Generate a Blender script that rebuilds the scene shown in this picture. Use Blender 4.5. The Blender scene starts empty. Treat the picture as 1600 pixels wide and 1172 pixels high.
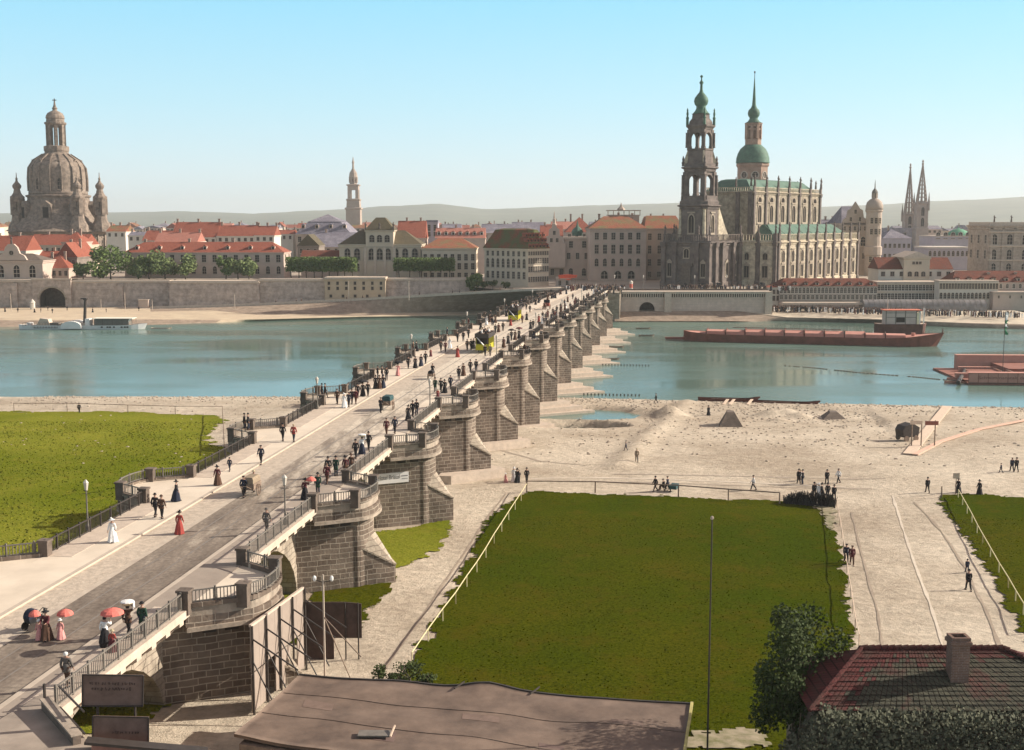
import bpy, math, random
from mathutils import Vector, Matrix, noise
R = math.radians
random.seed(11)
SC = bpy.context.scene
COL = SC.collection

# ------------------------------------------------------------------ camera, sky, sun, exposure
F = 1931.0; CX, CY = 800.0, 586.0; HC = 33.0; PITCH = math.atan(241 / F)
cd = bpy.data.cameras.new('camera'); cam = bpy.data.objects.new('camera', cd); COL.objects.link(cam)
cam.location = (0, 0, HC); cam.rotation_euler = (math.pi / 2 - PITCH, 0, 0)
cd.sensor_width = 36; cd.lens = 36 * F / 1600; cd.clip_end = 30000; cd.clip_start = 0.5
SC.camera = cam
SUN_EL = 26.0; SUN_DIR = Vector((0.978, 0.208, 0)).normalized()      # towards the sun, in plan
sun_az = math.atan2(SUN_DIR.x, SUN_DIR.y)                              # clockwise from +Y
w = bpy.data.worlds.new('World'); SC.world = w; w.use_nodes = True
nt = w.node_tree; nt.nodes.clear()
o_ = nt.nodes.new('ShaderNodeOutputWorld'); bg = nt.nodes.new('ShaderNodeBackground')
sky = nt.nodes.new('ShaderNodeTexSky'); sky.sky_type = 'NISHITA'; sky.sun_disc = False
sky.sun_elevation = R(SUN_EL); sky.sun_rotation = sun_az
sky.air_density = 1.0; sky.dust_density = 0.6; sky.ozone_density = 1.0; sky.altitude = 100
tc = nt.nodes.new('ShaderNodeTexCoord'); sp = nt.nodes.new('ShaderNodeSeparateXYZ')
rp = nt.nodes.new('ShaderNodeValToRGB'); mx = nt.nodes.new('ShaderNodeMix'); mx.data_type = 'RGBA'; mx.blend_type = 'MULTIPLY'
mx.inputs['Factor'].default_value = 1.0
nt.links.new(tc.outputs['Generated'], sp.inputs[0]); nt.links.new(sp.outputs['Z'], rp.inputs[0])
cr = rp.color_ramp
SKYR = [(0.0, (.98, 1.10, 1.52)), (0.03, (1.02, 1.12, 1.40)), (0.09, (.96, 1.16, 1.28)), (0.17, (.80, 1.18, 1.26)), (0.28, (1.8, 1.2, .88)), (1.0, (2.4, 1.25, .72))]
while len(cr.elements) < len(SKYR): cr.elements.new(0.5)
for e, (p, c) in zip(cr.elements, SKYR): e.position = p; e.color = (*c, 1)
nt.links.new(sky.outputs[0], mx.inputs['A']); nt.links.new(rp.outputs[0], mx.inputs['B'])
# the even, pale band of air near the horizon, blended into the sky by elevation
r2 = nt.nodes.new('ShaderNodeValToRGB'); nt.links.new(sp.outputs['Z'], r2.inputs[0]); c2 = r2.color_ramp
LOW = [(0.0, (.70, .80, .84)), (0.035, (.66, .83, .90)), (0.09, (.50, .80, .93)), (0.17, (.33, .74, .96)), (0.35, (.30, .60, .85))]
while len(c2.elements) < len(LOW): c2.elements.new(0.5)
for e, (p, c) in zip(c2.elements, LOW): e.position = p; e.color = (*c, 1)
sc2 = nt.nodes.new('ShaderNodeVectorMath'); sc2.operation = 'SCALE'; sc2.inputs['Scale'].default_value = 6.3; nt.links.new(r2.outputs[0], sc2.inputs[0])
mr = nt.nodes.new('ShaderNodeMapRange'); mr.inputs['From Min'].default_value = .20; mr.inputs['From Max'].default_value = .42; mr.inputs['To Min'].default_value = .8; mr.inputs['To Max'].default_value = 0; nt.links.new(sp.outputs['Z'], mr.inputs[0])
m3 = nt.nodes.new('ShaderNodeMix'); m3.data_type = 'RGBA'; nt.links.new(mr.outputs[0], m3.inputs['Factor']); nt.links.new(mx.outputs['Result'], m3.inputs['A']); nt.links.new(sc2.outputs[0], m3.inputs['B'])
nt.links.new(m3.outputs['Result'], bg.inputs[0]); bg.inputs[1].default_value = 0.105
nt.links.new(bg.outputs[0], o_.inputs[0])
sl = bpy.data.lights.new('sun', 'SUN'); sl.energy = 5.0; sl.angle = R(0.5); sl.color = (1.0, .93, .80)
so = bpy.data.objects.new('sun', sl); COL.objects.link(so)
sdir = Vector((SUN_DIR.x * math.cos(R(SUN_EL)), SUN_DIR.y * math.cos(R(SUN_EL)), math.sin(R(SUN_EL))))
so.rotation_euler = sdir.to_track_quat('Z', 'Y').to_euler(); so.location = (200, 40, 120)
SC.view_settings.view_transform = 'Standard'; SC.view_settings.look = 'None'
SC.view_settings.exposure = 0.70; SC.view_settings.gamma = 1.0
SC.render.engine = 'CYCLES'
SC.cycles.max_bounces = 6; SC.cycles.diffuse_bounces = 3; SC.cycles.glossy_bounces = 3; SC.cycles.transmission_bounces = 3
SC.cycles.volume_bounces = 0; SC.cycles.use_denoising = True; SC.cycles.caustics_reflective = False

# ------------------------------------------------------------------ plan measurements read off the photograph
CP, SP = math.cos(PITCH), math.sin(PITCH)
def zat(py, Y): return HC + Y * math.tan(math.atan((CY - py) / F) - PITCH)
def xat(px, z, Y): return (px - CX) / F * (Y * CP - (z - HC) * SP)
def at(px, py, Y):
    z = zat(py, Y); return Vector((xat(px, z, Y), Y, z))
def onz(px, py, z):
    t = math.tan(PITCH - math.atan((CY - py) / F)); Y = (HC - z) / max(t, 1e-4)
    return Vector((xat(px, z, Y), Y, z))

# ------------------------------------------------------------------ materials
MATS = {}
def mat(name, col, rough=.85, var=.15, scale=1.0, col2=None, bump=0.0, bscale=None, metal=0.0, mixs=.5, spec=.3, detail=5, emis=None):
    if name in MATS: return MATS[name]
    m = bpy.data.materials.new(name); m.use_nodes = True; n = m.node_tree.nodes; l = m.node_tree.links
    b = n['Principled BSDF']; b.inputs['Roughness'].default_value = rough; b.inputs['Metallic'].default_value = metal
    b.inputs['Specular IOR Level'].default_value = spec
    t = n.new('ShaderNodeTexCoord'); nz = n.new('ShaderNodeTexNoise'); nz.inputs['Scale'].default_value = scale; nz.inputs['Detail'].default_value = detail
    nz.inputs['Roughness'].default_value = .65
    l.new(t.outputs['Object'], nz.inputs['Vector'])
    r = n.new('ShaderNodeValToRGB'); c2 = col2 or tuple(c * (1 - var) for c in col); c1 = col if col2 else tuple(min(1, c * (1 + var)) for c in col)
    r.color_ramp.elements[0].position = mixs - .18; r.color_ramp.elements[1].position = mixs + .18
    r.color_ramp.elements[0].color = (*c2, 1); r.color_ramp.elements[1].color = (*c1, 1)
    l.new(nz.outputs['Fac'], r.inputs[0]); l.new(r.outputs[0], b.inputs['Base Color'])
    if bump:
        n2 = n.new('ShaderNodeTexNoise'); n2.inputs['Scale'].default_value = bscale or scale * 4; n2.inputs['Detail'].default_value = 4
        l.new(t.outputs['Object'], n2.inputs['Vector'])
        bp = n.new('ShaderNodeBump'); bp.inputs['Strength'].default_value = 1.0; bp.inputs['Distance'].default_value = bump
        l.new(n2.outputs['Fac'], bp.inputs['Height']); l.new(bp.outputs[0], b.inputs['Normal'])
    MATS[name] = m; return m
def masonry(name, c1, c2, mortar, bw=1.1, bh=.42, ms=.035, rough=.9, dirt=None, dirt_z=None, bump=.04, vary=.5):
    """coursed stone: blocks run along x+y, courses along z"""
    if name in MATS: return MATS[name]
    m = bpy.data.materials.new(name); m.use_nodes = True; n = m.node_tree.nodes; l = m.node_tree.links
    b = n['Principled BSDF']; b.inputs['Roughness'].default_value = rough; b.inputs['Specular IOR Level'].default_value = .2
    t = n.new('ShaderNodeTexCoord'); s = n.new('ShaderNodeSeparateXYZ'); l.new(t.outputs['Object'], s.inputs[0])
    a = n.new('ShaderNodeMath'); a.operation = 'ADD'; l.new(s.outputs[0], a.inputs[0]); l.new(s.outputs[1], a.inputs[1])
    nz0 = n.new('ShaderNodeTexNoise'); nz0.inputs['Scale'].default_value = .6; l.new(t.outputs['Object'], nz0.inputs['Vector'])
    a2 = n.new('ShaderNodeMath'); a2.operation = 'MULTIPLY_ADD'; l.new(nz0.outputs['Fac'], a2.inputs[0]); a2.inputs[1].default_value = bh * .5; l.new(s.outputs[2], a2.inputs[2])
    c = n.new('ShaderNodeCombineXYZ'); l.new(a.outputs[0], c.inputs[0]); l.new(a2.outputs[0], c.inputs[1])
    br = n.new('ShaderNodeTexBrick'); br.inputs['Scale'].default_value = 1; br.inputs['Brick Width'].default_value = bw; br.inputs['Row Height'].default_value = bh
    br.inputs['Mortar Size'].default_value = ms; br.inputs['Mortar Smooth'].default_value = .3; br.inputs['Bias'].default_value = 0
    br.offset_frequency = 2; br.squash = 1.5; br.squash_frequency = 3; br.offset = .37
    br.inputs['Color1'].default_value = (*c1, 1); br.inputs['Color2'].default_value = (*c2, 1); br.inputs['Mortar'].default_value = (*mortar, 1)
    l.new(c.outputs[0], br.inputs['Vector'])
    nz = n.new('ShaderNodeTexNoise'); nz.inputs['Scale'].default_value = .45; nz.inputs['Detail'].default_value = 7; nz.inputs['Roughness'].default_value = .7
    l.new(t.outputs['Object'], nz.inputs['Vector'])
    r = n.new('ShaderNodeMapRange'); r.inputs['From Min'].default_value = .3; r.inputs['From Max'].default_value = .7
    r.inputs['To Min'].default_value = 1 - vary; r.inputs['To Max'].default_value = 1 + vary * .6; l.new(nz.outputs['Fac'], r.inputs[0])
    mm = n.new('ShaderNodeMix'); mm.data_type = 'RGBA'; mm.blend_type = 'MULTIPLY'; mm.inputs['Factor'].default_value = 1
    l.new(br.outputs['Color'], mm.inputs['A']); l.new(r.outputs[0], mm.inputs['B']); l.new(mm.outputs['Result'], b.inputs['Base Color'])
    bp = n.new('ShaderNodeBump'); bp.inputs['Distance'].default_value = bump; bp.inputs['Strength'].default_value = .8
    nf = n.new('ShaderNodeTexNoise'); nf.inputs['Scale'].default_value = 5; nf.inputs['Detail'].default_value = 4; l.new(t.outputs['Object'], nf.inputs['Vector'])
    ad = n.new('ShaderNodeMath'); ad.operation = 'SUBTRACT'; l.new(nf.outputs['Fac'], ad.inputs[0]); l.new(br.outputs['Fac'], ad.inputs[1])
    l.new(ad.outputs[0], bp.inputs['Height']); l.new(bp.outputs[0], b.inputs['Normal'])
    MATS[name] = m; return m
def tiles(name, c1, c2, patch=None, row=.32, pscale=.25, pmix=.55, rough=.9, along='xy'):
    """roof tiling: rows by height, colours varied tile by tile, optional moss patches"""
    if name in MATS: return MATS[name]
    m = bpy.data.materials.new(name); m.use_nodes = True; n = m.node_tree.nodes; l = m.node_tree.links
    b = n['Principled BSDF']; b.inputs['Roughness'].default_value = rough; b.inputs['Specular IOR Level'].default_value = .2
    t = n.new('ShaderNodeTexCoord'); s = n.new('ShaderNodeSeparateXYZ'); l.new(t.outputs['Object'], s.inputs[0])
    a = n.new('ShaderNodeMath'); a.operation = 'ADD'; l.new(s.outputs[0], a.inputs[0]); l.new(s.outputs[1], a.inputs[1])
    c = n.new('ShaderNodeCombineXYZ'); l.new(a.outputs[0], c.inputs[0]); l.new(s.outputs[2], c.inputs[1])
    br = n.new('ShaderNodeTexBrick'); br.inputs['Scale'].default_value = 1; br.inputs['Brick Width'].default_value = row * 1.3; br.inputs['Row Height'].default_value = row
    br.inputs['Mortar Size'].default_value = row * .08; br.inputs['Color1'].default_value = (*c1, 1); br.inputs['Color2'].default_value = (*c2, 1)
    br.inputs['Mortar'].default_value = (*[x * .45 for x in c2], 1); l.new(c.outputs[0], br.inputs['Vector'])
    nz = n.new('ShaderNodeTexNoise'); nz.inputs['Scale'].default_value = pscale; nz.inputs['Detail'].default_value = 8; nz.inputs['Roughness'].default_value = .7
    l.new(t.outputs['Object'], nz.inputs['Vector'])
    r = n.new('ShaderNodeMapRange'); r.inputs['From Min'].default_value = pmix - .08; r.inputs['From Max'].default_value = pmix + .08; l.new(nz.outputs['Fac'], r.inputs[0])
    mm = n.new('ShaderNodeMix'); mm.data_type = 'RGBA'; l.new(r.outputs[0], mm.inputs['Factor'])
    l.new(br.outputs['Color'], mm.inputs['A']); mm.inputs['B'].default_value = (*(patch or [x * .7 for x in c1]), 1)
    l.new(mm.outputs['Result'], b.inputs['Base Color'])
    bp = n.new('ShaderNodeBump'); bp.inputs['Distance'].default_value = row * .12; bp.inputs['Strength'].default_value = .7
    l.new(br.outputs['Fac'], bp.inputs['Height']); bp.invert = True; l.new(bp.outputs[0], b.inputs['Normal'])
    MATS[name] = m; return m

# ------------------------------------------------------------------ mesh collector
class MB:
    def __init__(s): s.v = []; s.f = []; s.m = []; s.k = 0; s.T = None
    def add(s, vs, fs, k=None):
        o = len(s.v); s.v += [tuple(s.T @ Vector(v)) if s.T else tuple(v) for v in vs]
        for f in fs: s.f.append(tuple(i + o for i in f)); s.m.append(s.k if k is None else k)
        return s
    def box(s, x0, x1, y0, y1, z0, z1, k=None):
        return s.add([(x0, y0, z0), (x1, y0, z0), (x1, y1, z0), (x0, y1, z0), (x0, y0, z1), (x1, y0, z1), (x1, y1, z1), (x0, y1, z1)],
                     [(3, 2, 1, 0), (4, 5, 6, 7), (0, 1, 5, 4), (1, 2, 6, 5), (2, 3, 7, 6), (3, 0, 4, 7)], k)
    def cbox(s, cx, cy, z0, z1, wx, wy, rz=0, k=None):
        c, n = math.cos(rz), math.sin(rz); vs = []
        for z in (z0, z1):
            for a, b in ((-1, -1), (1, -1), (1, 1), (-1, 1)):
                x, y = a * wx / 2, b * wy / 2; vs.append((cx + x * c - y * n, cy + x * n + y * c, z))
        return s.add(vs, [(3, 2, 1, 0), (4, 5, 6, 7), (0, 1, 5, 4), (1, 2, 6, 5), (2, 3, 7, 6), (3, 0, 4, 7)], k)
    def prism(s, poly, z0, z1, k=None, top=None, kt=None):
        n = len(poly); tp = top or poly
        z0f = z0 if callable(z0) else (lambda x, y: z0); z1f = z1 if callable(z1) else (lambda x, y: z1)
        vs = [(x, y, z0f(x, y)) for x, y in poly] + [(x, y, z1f(x, y)) for x, y in tp]
        s.add(vs, [tuple(range(n - 1, -1, -1))] + [(i, (i + 1) % n, n + (i + 1) % n, n + i) for i in range(n)], k)
        o = len(s.v) - n; s.f.append(tuple(o + i for i in range(n))); s.m.append(kt if kt is not None else (s.k if k is None else k))
        return s
    def extr(s, prof, axis, a0, a1, k=None):
        """closed profile in the plane across axis ('x': (y,z); 'y': (x,z)), swept from a0 to a1"""
        n = len(prof); P_ = (lambda p, a: (a, p[0], p[1])) if axis == 'x' else (lambda p, a: (p[0], a, p[1]))
        vs = [P_(p, a0) for p in prof] + [P_(p, a1) for p in prof]
        return s.add(vs, [tuple(range(n - 1, -1, -1)), tuple(range(n, 2 * n))] + [(i, (i + 1) % n, n + (i + 1) % n, n + i) for i in range(n)], k)
    def lathe(s, prof, n=12, cx=0, cy=0, rot=0, k=None, sx=1, sy=1, cap=True):
        vs = []; fs = []
        for r, z in prof:
            for i in range(n):
                a = rot + 2 * math.pi * i / n; vs.append((cx + sx * r * math.cos(a), cy + sy * r * math.sin(a), z))
        for j in range(len(prof) - 1):
            for i in range(n):
                fs.append((j * n + i, j * n + (i + 1) % n, (j + 1) * n + (i + 1) % n, (j + 1) * n + i))
        if cap:
            fs.append(tuple(range(n - 1, -1, -1))); fs.append(tuple((len(prof) - 1) * n + i for i in range(n)))
        return s.add(vs, fs, k)
    def tube(s, p, q, r, r2=None, n=6, k=None):
        p = Vector(p); q = Vector(q); d = (q - p); L = d.length
        if L < 1e-6: return s
        d /= L; a = d.orthogonal().normalized(); b = d.cross(a); r2 = r if r2 is None else r2
        vs = [p + (a * math.cos(t) + b * math.sin(t)) * r for t in [2 * math.pi * i / n for i in range(n)]] + \
             [q + (a * math.cos(t) + b * math.sin(t)) * r2 for t in [2 * math.pi * i / n for i in range(n)]]
        return s.add(vs, [tuple(range(n - 1, -1, -1)), tuple(range(n, 2 * n))] + [(i, (i + 1) % n, n + (i + 1) % n, n + i) for i in range(n)], k)
    def bar(s, p, q, w, h=None, k=None):
        """rectangular bar from p to q; w across (horizontal), h vertical-ish"""
        p = Vector(p); q = Vector(q); d = (q - p).normalized(); h = h or w
        up = Vector((0, 0, 1)) if abs(d.z) < .95 else Vector((0, 1, 0)); a = d.cross(up).normalized(); b = a.cross(d)
        vs = [c + a * (i * w / 2) + b * (j * h / 2) for c in (p, q) for i, j in ((-1, -1), (1, -1), (1, 1), (-1, 1))]
        return s.add(vs, [(3, 2, 1, 0), (4, 5, 6, 7), (0, 1, 5, 4), (1, 2, 6, 5), (2, 3, 7, 6), (3, 0, 4, 7)], k)
    def hip(s, x0, x1, y0, y1, z, h, ix, iy=None, k=None, over=0.0):
        """hipped roof; the ridge (or flat top) is inset ix, iy from the eaves; closed underneath"""
        x0 -= over; x1 += over; y0 -= over; y1 += over
        iy = (y1 - y0) / 2 if iy is None else iy
        a = [(x0, y0, z), (x1, y0, z), (x1, y1, z), (x0, y1, z)]
        if iy >= (y1 - y0) / 2 - .01 and ix < (x1 - x0) / 2 - .01:
            ym = (y0 + y1) / 2
            return s.add(a + [(x0 + ix, ym, z + h), (x1 - ix, ym, z + h)], [(3, 2, 1, 0), (0, 1, 5, 4), (1, 2, 5), (2, 3, 4, 5), (3, 0, 4)], k)
        if ix >= (x1 - x0) / 2 - .01 and iy < (y1 - y0) / 2 - .01:
            xm = (x0 + x1) / 2
            return s.add(a + [(xm, y0 + iy, z + h), (xm, y1 - iy, z + h)], [(3, 2, 1, 0), (0, 1, 4), (1, 2, 5, 4), (2, 3, 5), (3, 0, 4, 5)], k)
        if ix >= (x1 - x0) / 2 - .01:
            return s.add(a + [((x0 + x1) / 2, (y0 + y1) / 2, z + h)], [(3, 2, 1, 0), (0, 1, 4), (1, 2, 4), (2, 3, 4), (3, 0, 4)], k)
        t = [(x0 + ix, y0 + iy, z + h), (x1 - ix, y0 + iy, z + h), (x1 - ix, y1 - iy, z + h), (x0 + ix, y1 - iy, z + h)]
        return s.add(a + t, [(3, 2, 1, 0), (4, 5, 6, 7), (0, 1, 5, 4), (1, 2, 6, 5), (2, 3, 7, 6), (3, 0, 4, 7)], k)
    def mesh(s, name, mats, smooth=False):
        me = bpy.data.meshes.new(name); me.from_pydata(s.v, [], s.f)
        for m in (mats if isinstance(mats, (list, tuple)) else [mats]): me.materials.append(m)
        me.polygons.foreach_set('material_index', s.m)
        if smooth: me.polygons.foreach_set('use_smooth', [True] * len(s.f))
        me.update(); return me
    def build(s, name, mats, parent=None, loc=None, smooth=False, rz=0):
        return link(name, s.mesh(name, mats, smooth), parent, loc, rz)
def link(name, me, parent=None, loc=None, rz=0, scale=None):
    o = bpy.data.objects.new(name, me); COL.objects.link(o)
    if parent: o.parent = parent
    if loc is not None: o.location = loc
    if rz: o.rotation_euler = (0, 0, rz)
    if scale: o.scale = scale
    return o
def tag(o, label=None, cat=None, group=None, kind=None):
    if label: o['label'] = label
    if cat: o['category'] = cat
    if group: o['group'] = group
    if kind: o['kind'] = kind
    return o
def thing(name, label, cat, loc=(0, 0, 0), rz=0, group=None):
    o = bpy.data.objects.new(name, None); COL.objects.link(o); o.location = loc; o.rotation_euler = (0, 0, rz); o.empty_display_size = .5
    return tag(o, label, cat, group)
KIDS = {}
def copy_tree(o, label=None, loc=None, rz=None, group=None, kids=None, parent=None):
    c = o.copy(); COL.objects.link(c)
    if parent: c.parent = parent
    if label: c['label'] = label
    if loc is not None: c.location = loc
    if rz is not None: c.rotation_euler = (0, 0, rz)
    if group: c['group'] = group
    for ch in o.children: copy_tree(ch, parent=c)
    return c
def struct(o): o['kind'] = 'structure'; return o
NTH = ['zeroth', 'first'] + 'second third fourth fifth sixth seventh eighth ninth tenth eleventh twelfth thirteenth fourteenth fifteenth sixteenth seventeenth eighteenth nineteenth twentieth'.split() + ['twenty ' + q for q in 'first second third fourth fifth sixth seventh eighth ninth'.split()]
ORD = ['nearest', 'second', 'third', 'fourth', 'fifth', 'sixth', 'seventh', 'eighth', 'ninth', 'tenth', 'eleventh', 'twelfth', 'thirteenth', 'fourteenth', 'fifteenth', 'sixteenth',
       'seventeenth', 'eighteenth', 'nineteenth', 'twentieth']
# ------------------------------------------------------------------ shared materials
def grass_mat(name, a, b, c, sc=.06):
    m = bpy.data.materials.new(name); m.use_nodes = True; n = m.node_tree.nodes; l = m.node_tree.links
    bs = n['Principled BSDF']; bs.inputs['Roughness'].default_value = 1; bs.inputs['Specular IOR Level'].default_value = .0
    t = n.new('ShaderNodeTexCoord')
    n1 = n.new('ShaderNodeTexNoise'); n1.inputs['Scale'].default_value = sc; n1.inputs['Detail'].default_value = 3; l.new(t.outputs['Object'], n1.inputs['Vector'])
    n2 = n.new('ShaderNodeTexNoise'); n2.inputs['Scale'].default_value = 4.5; n2.inputs['Detail'].default_value = 9; n2.inputs['Roughness'].default_value = .85; l.new(t.outputs['Object'], n2.inputs['Vector'])
    r1 = n.new('ShaderNodeValToRGB'); r1.color_ramp.elements[0].position = .35; r1.color_ramp.elements[1].position = .65
    r1.color_ramp.elements[0].color = (*a, 1); r1.color_ramp.elements[1].color = (*b, 1); l.new(n1.outputs['Fac'], r1.inputs[0])
    r2 = n.new('ShaderNodeMapRange'); r2.inputs['From Min'].default_value = .45; r2.inputs['From Max'].default_value = .60; l.new(n2.outputs['Fac'], r2.inputs[0])
    mm = n.new('ShaderNodeMix'); mm.data_type = 'RGBA'; l.new(r2.outputs[0], mm.inputs['Factor']); l.new(r1.outputs[0], mm.inputs['A']); mm.inputs['B'].default_value = (*c, 1)
    l.new(mm.outputs['Result'], bs.inputs['Base Color'])
    n3 = n.new('ShaderNodeTexNoise'); n3.inputs['Scale'].default_value = .33; n3.inputs['Detail'].default_value = 7; n3.inputs['Roughness'].default_value = .75; l.new(t.outputs['Object'], n3.inputs['Vector'])
    r3 = n.new('ShaderNodeMapRange'); r3.inputs['From Min'].default_value = .50; r3.inputs['From Max'].default_value = .72; r3.inputs['To Max'].default_value = .75; l.new(n3.outputs['Fac'], r3.inputs[0])
    m3 = n.new('ShaderNodeMix'); m3.data_type = 'RGBA'; l.new(r3.outputs[0], m3.inputs['Factor']); l.new(mm.outputs['Result'], m3.inputs['A']); m3.inputs['B'].default_value = (*[x * .62 + y for x, y in zip(b, (.035, .012, .004))], 1); l.new(m3.outputs['Result'], bs.inputs['Base Color'])
    bp = n.new('ShaderNodeBump'); bp.inputs['Distance'].default_value = .12; l.new(n2.outputs['Fac'], bp.inputs['Height']); l.new(bp.outputs[0], bs.inputs['Normal'])
    MATS[name] = m; return m
M_GR_R = grass_mat('grass_field_right', (.056, .080, .003), (.088, .090, .005), (.024, .034, .001), .07)
M_GR_L = grass_mat('grass_field_left', (.14, .16, .010), (.30, .285, .04), (.085, .115, .008), .035)
def sand_mat():
    m = bpy.data.materials.new('sand_gravel'); m.use_nodes = True; n = m.node_tree.nodes; l = m.node_tree.links
    bs = n['Principled BSDF']; bs.inputs['Roughness'].default_value = .95; bs.inputs['Specular IOR Level'].default_value = .1
    t = n.new('ShaderNodeTexCoord')
    def noi(s, d=6, ro=.65):
        x = n.new('ShaderNodeTexNoise'); x.inputs['Scale'].default_value = s; x.inputs['Detail'].default_value = d; x.inputs['Roughness'].default_value = ro
        l.new(t.outputs['Object'], x.inputs['Vector']); return x
    a = noi(.05, 5); b = noi(1.2, 8, .75); c = noi(.35, 6, .7)
    r = n.new('ShaderNodeValToRGB'); e = r.color_ramp.elements; e[0].position = .36; e[1].position = .62
    e[0].color = (.40, .325, .245, 1); e[1].color = (.58, .495, .39, 1); l.new(a.outputs['Fac'], r.inputs[0])
    rb = n.new('ShaderNodeMapRange'); rb.inputs['From Min'].default_value = .3; rb.inputs['From Max'].default_value = .7; rb.inputs['To Min'].default_value = .66; rb.inputs['To Max'].default_value = 1.22
    l.new(b.outputs['Fac'], rb.inputs[0])
    mm = n.new('ShaderNodeMix'); mm.data_type = 'RGBA'; mm.blend_type = 'MULTIPLY'; mm.inputs['Factor'].default_value = 1; l.new(r.outputs[0], mm.inputs['A']); l.new(rb.outputs[0], mm.inputs['B'])
    rc = n.new('ShaderNodeMapRange'); rc.inputs['From Min'].default_value = .60; rc.inputs['From Max'].default_value = .72; rc.inputs['To Max'].default_value = .45; l.new(c.outputs['Fac'], rc.inputs[0])
    m2 = n.new('ShaderNodeMix'); m2.data_type = 'RGBA'; l.new(rc.outputs[0], m2.inputs['Factor']); l.new(mm.outputs['Result'], m2.inputs['A']); m2.inputs['B'].default_value = (.17, .13, .095, 1)
    l.new(m2.outputs['Result'], bs.inputs['Base Color'])
    bp = n.new('ShaderNodeBump'); bp.inputs['Distance'].default_value = .28; l.new(b.outputs['Fac'], bp.inputs['Height']); l.new(bp.outputs[0], bs.inputs['Normal'])
    MATS['sand_gravel'] = m; return m
M_SAND = sand_mat()
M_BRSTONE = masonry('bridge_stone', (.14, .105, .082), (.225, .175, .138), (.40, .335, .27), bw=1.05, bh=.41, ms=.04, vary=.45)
M_EARTH = mat('bare_earth', (.34, .28, .20), col2=(.12, .12, .04), scale=1.3, detail=9, mixs=.47)
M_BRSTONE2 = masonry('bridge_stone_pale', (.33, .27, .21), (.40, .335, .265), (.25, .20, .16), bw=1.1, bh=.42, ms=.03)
M_CAP = mat('dressed_stone_pale', (.50, .41, .33), var=.14, scale=1.5, bump=.02)
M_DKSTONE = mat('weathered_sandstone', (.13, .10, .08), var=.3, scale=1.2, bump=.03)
M_IRON = mat('black_iron', (.045, .035, .03), rough=.6, var=.2, scale=3)
M_IRON2 = mat('grey_iron', (.16, .14, .12), rough=.6, var=.2, scale=3)
def road_mat():  # darker at the near end, paler along the bridge
    m = bpy.data.materials.new('road_dark_to_pale'); m.use_nodes = True; n = m.node_tree.nodes; l = m.node_tree.links; b = n['Principled BSDF']; b.inputs['Roughness'].default_value = .85; b.inputs['Specular IOR Level'].default_value = .2
    t = n.new('ShaderNodeTexCoord'); mp = n.new('ShaderNodeMapping'); mp.inputs['Rotation'].default_value = (0, 0, .146); mp.inputs['Scale'].default_value = (.55, .12, 1); l.new(t.outputs['Object'], mp.inputs[0])
    a = n.new('ShaderNodeTexNoise'); a.inputs['Scale'].default_value = 1; a.inputs['Detail'].default_value = 8; a.inputs['Roughness'].default_value = .7; l.new(mp.outputs[0], a.inputs['Vector'])
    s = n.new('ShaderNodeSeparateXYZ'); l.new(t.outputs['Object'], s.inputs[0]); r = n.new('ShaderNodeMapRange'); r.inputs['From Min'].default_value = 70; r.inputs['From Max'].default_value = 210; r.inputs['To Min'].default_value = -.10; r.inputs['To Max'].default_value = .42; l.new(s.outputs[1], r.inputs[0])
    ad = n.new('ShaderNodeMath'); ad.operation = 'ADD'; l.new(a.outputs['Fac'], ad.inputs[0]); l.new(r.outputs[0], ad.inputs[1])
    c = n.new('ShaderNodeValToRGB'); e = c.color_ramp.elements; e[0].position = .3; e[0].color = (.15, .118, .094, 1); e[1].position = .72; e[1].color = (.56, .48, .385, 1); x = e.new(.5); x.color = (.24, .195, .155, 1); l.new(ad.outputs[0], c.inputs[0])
    f = n.new('ShaderNodeTexNoise'); f.inputs['Scale'].default_value = 4; f.inputs['Detail'].default_value = 5; l.new(t.outputs['Object'], f.inputs['Vector'])
    mr = n.new('ShaderNodeMapRange'); mr.inputs['From Min'].default_value = .3; mr.inputs['From Max'].default_value = .7; mr.inputs['To Min'].default_value = .75; mr.inputs['To Max'].default_value = 1.25; l.new(f.outputs['Fac'], mr.inputs[0])
    mm = n.new('ShaderNodeMix'); mm.data_type = 'RGBA'; mm.blend_type = 'MULTIPLY'; mm.inputs['Factor'].default_value = 1; l.new(c.outputs[0], mm.inputs['A']); l.new(mr.outputs[0], mm.inputs['B']); l.new(mm.outputs['Result'], b.inputs['Base Color'])
    return m
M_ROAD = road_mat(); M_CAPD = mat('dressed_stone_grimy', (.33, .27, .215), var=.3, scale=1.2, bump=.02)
M_PAVE = mat('pavement_slabs', (.68, .58, .465), col2=(.55, .465, .37), scale=.35, detail=7)
M_KERBC = mat('cobbled_gutter', (.46, .38, .30), var=.22, scale=2.2, bump=.03, bscale=5)
M_KERBC2 = mat('pale_setts', (.52, .44, .35), col2=(.38, .31, .25), scale=1.2, detail=7)
M_KERB = mat('kerbstone', (.46, .385, .31), var=.1, scale=1)
M_GLASS = mat('window_dark', (.03, .024, .021), rough=.85, var=.5, scale=.6, spec=.04)
M_TRIM = mat('window_trim', (.40, .34, .28), var=.1, scale=2)
M_TRIMD = mat('window_trim_dark', (.20, .165, .135), var=.1, scale=2)
M_WOOD = mat('weathered_wood', (.22, .16, .12), var=.3, scale=3)
M_WOODP = mat('pale_new_wood', (.60, .46, .35), var=.15, scale=3)
M_COPPER = mat('copper_patina', (.075, .17, .115), col2=(.04, .085, .06), scale=.6, rough=.7, detail=8)
M_COPPERL = mat('copper_patina_light', (.085, .165, .12), col2=(.05, .105, .08), scale=.6, rough=.7)
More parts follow.
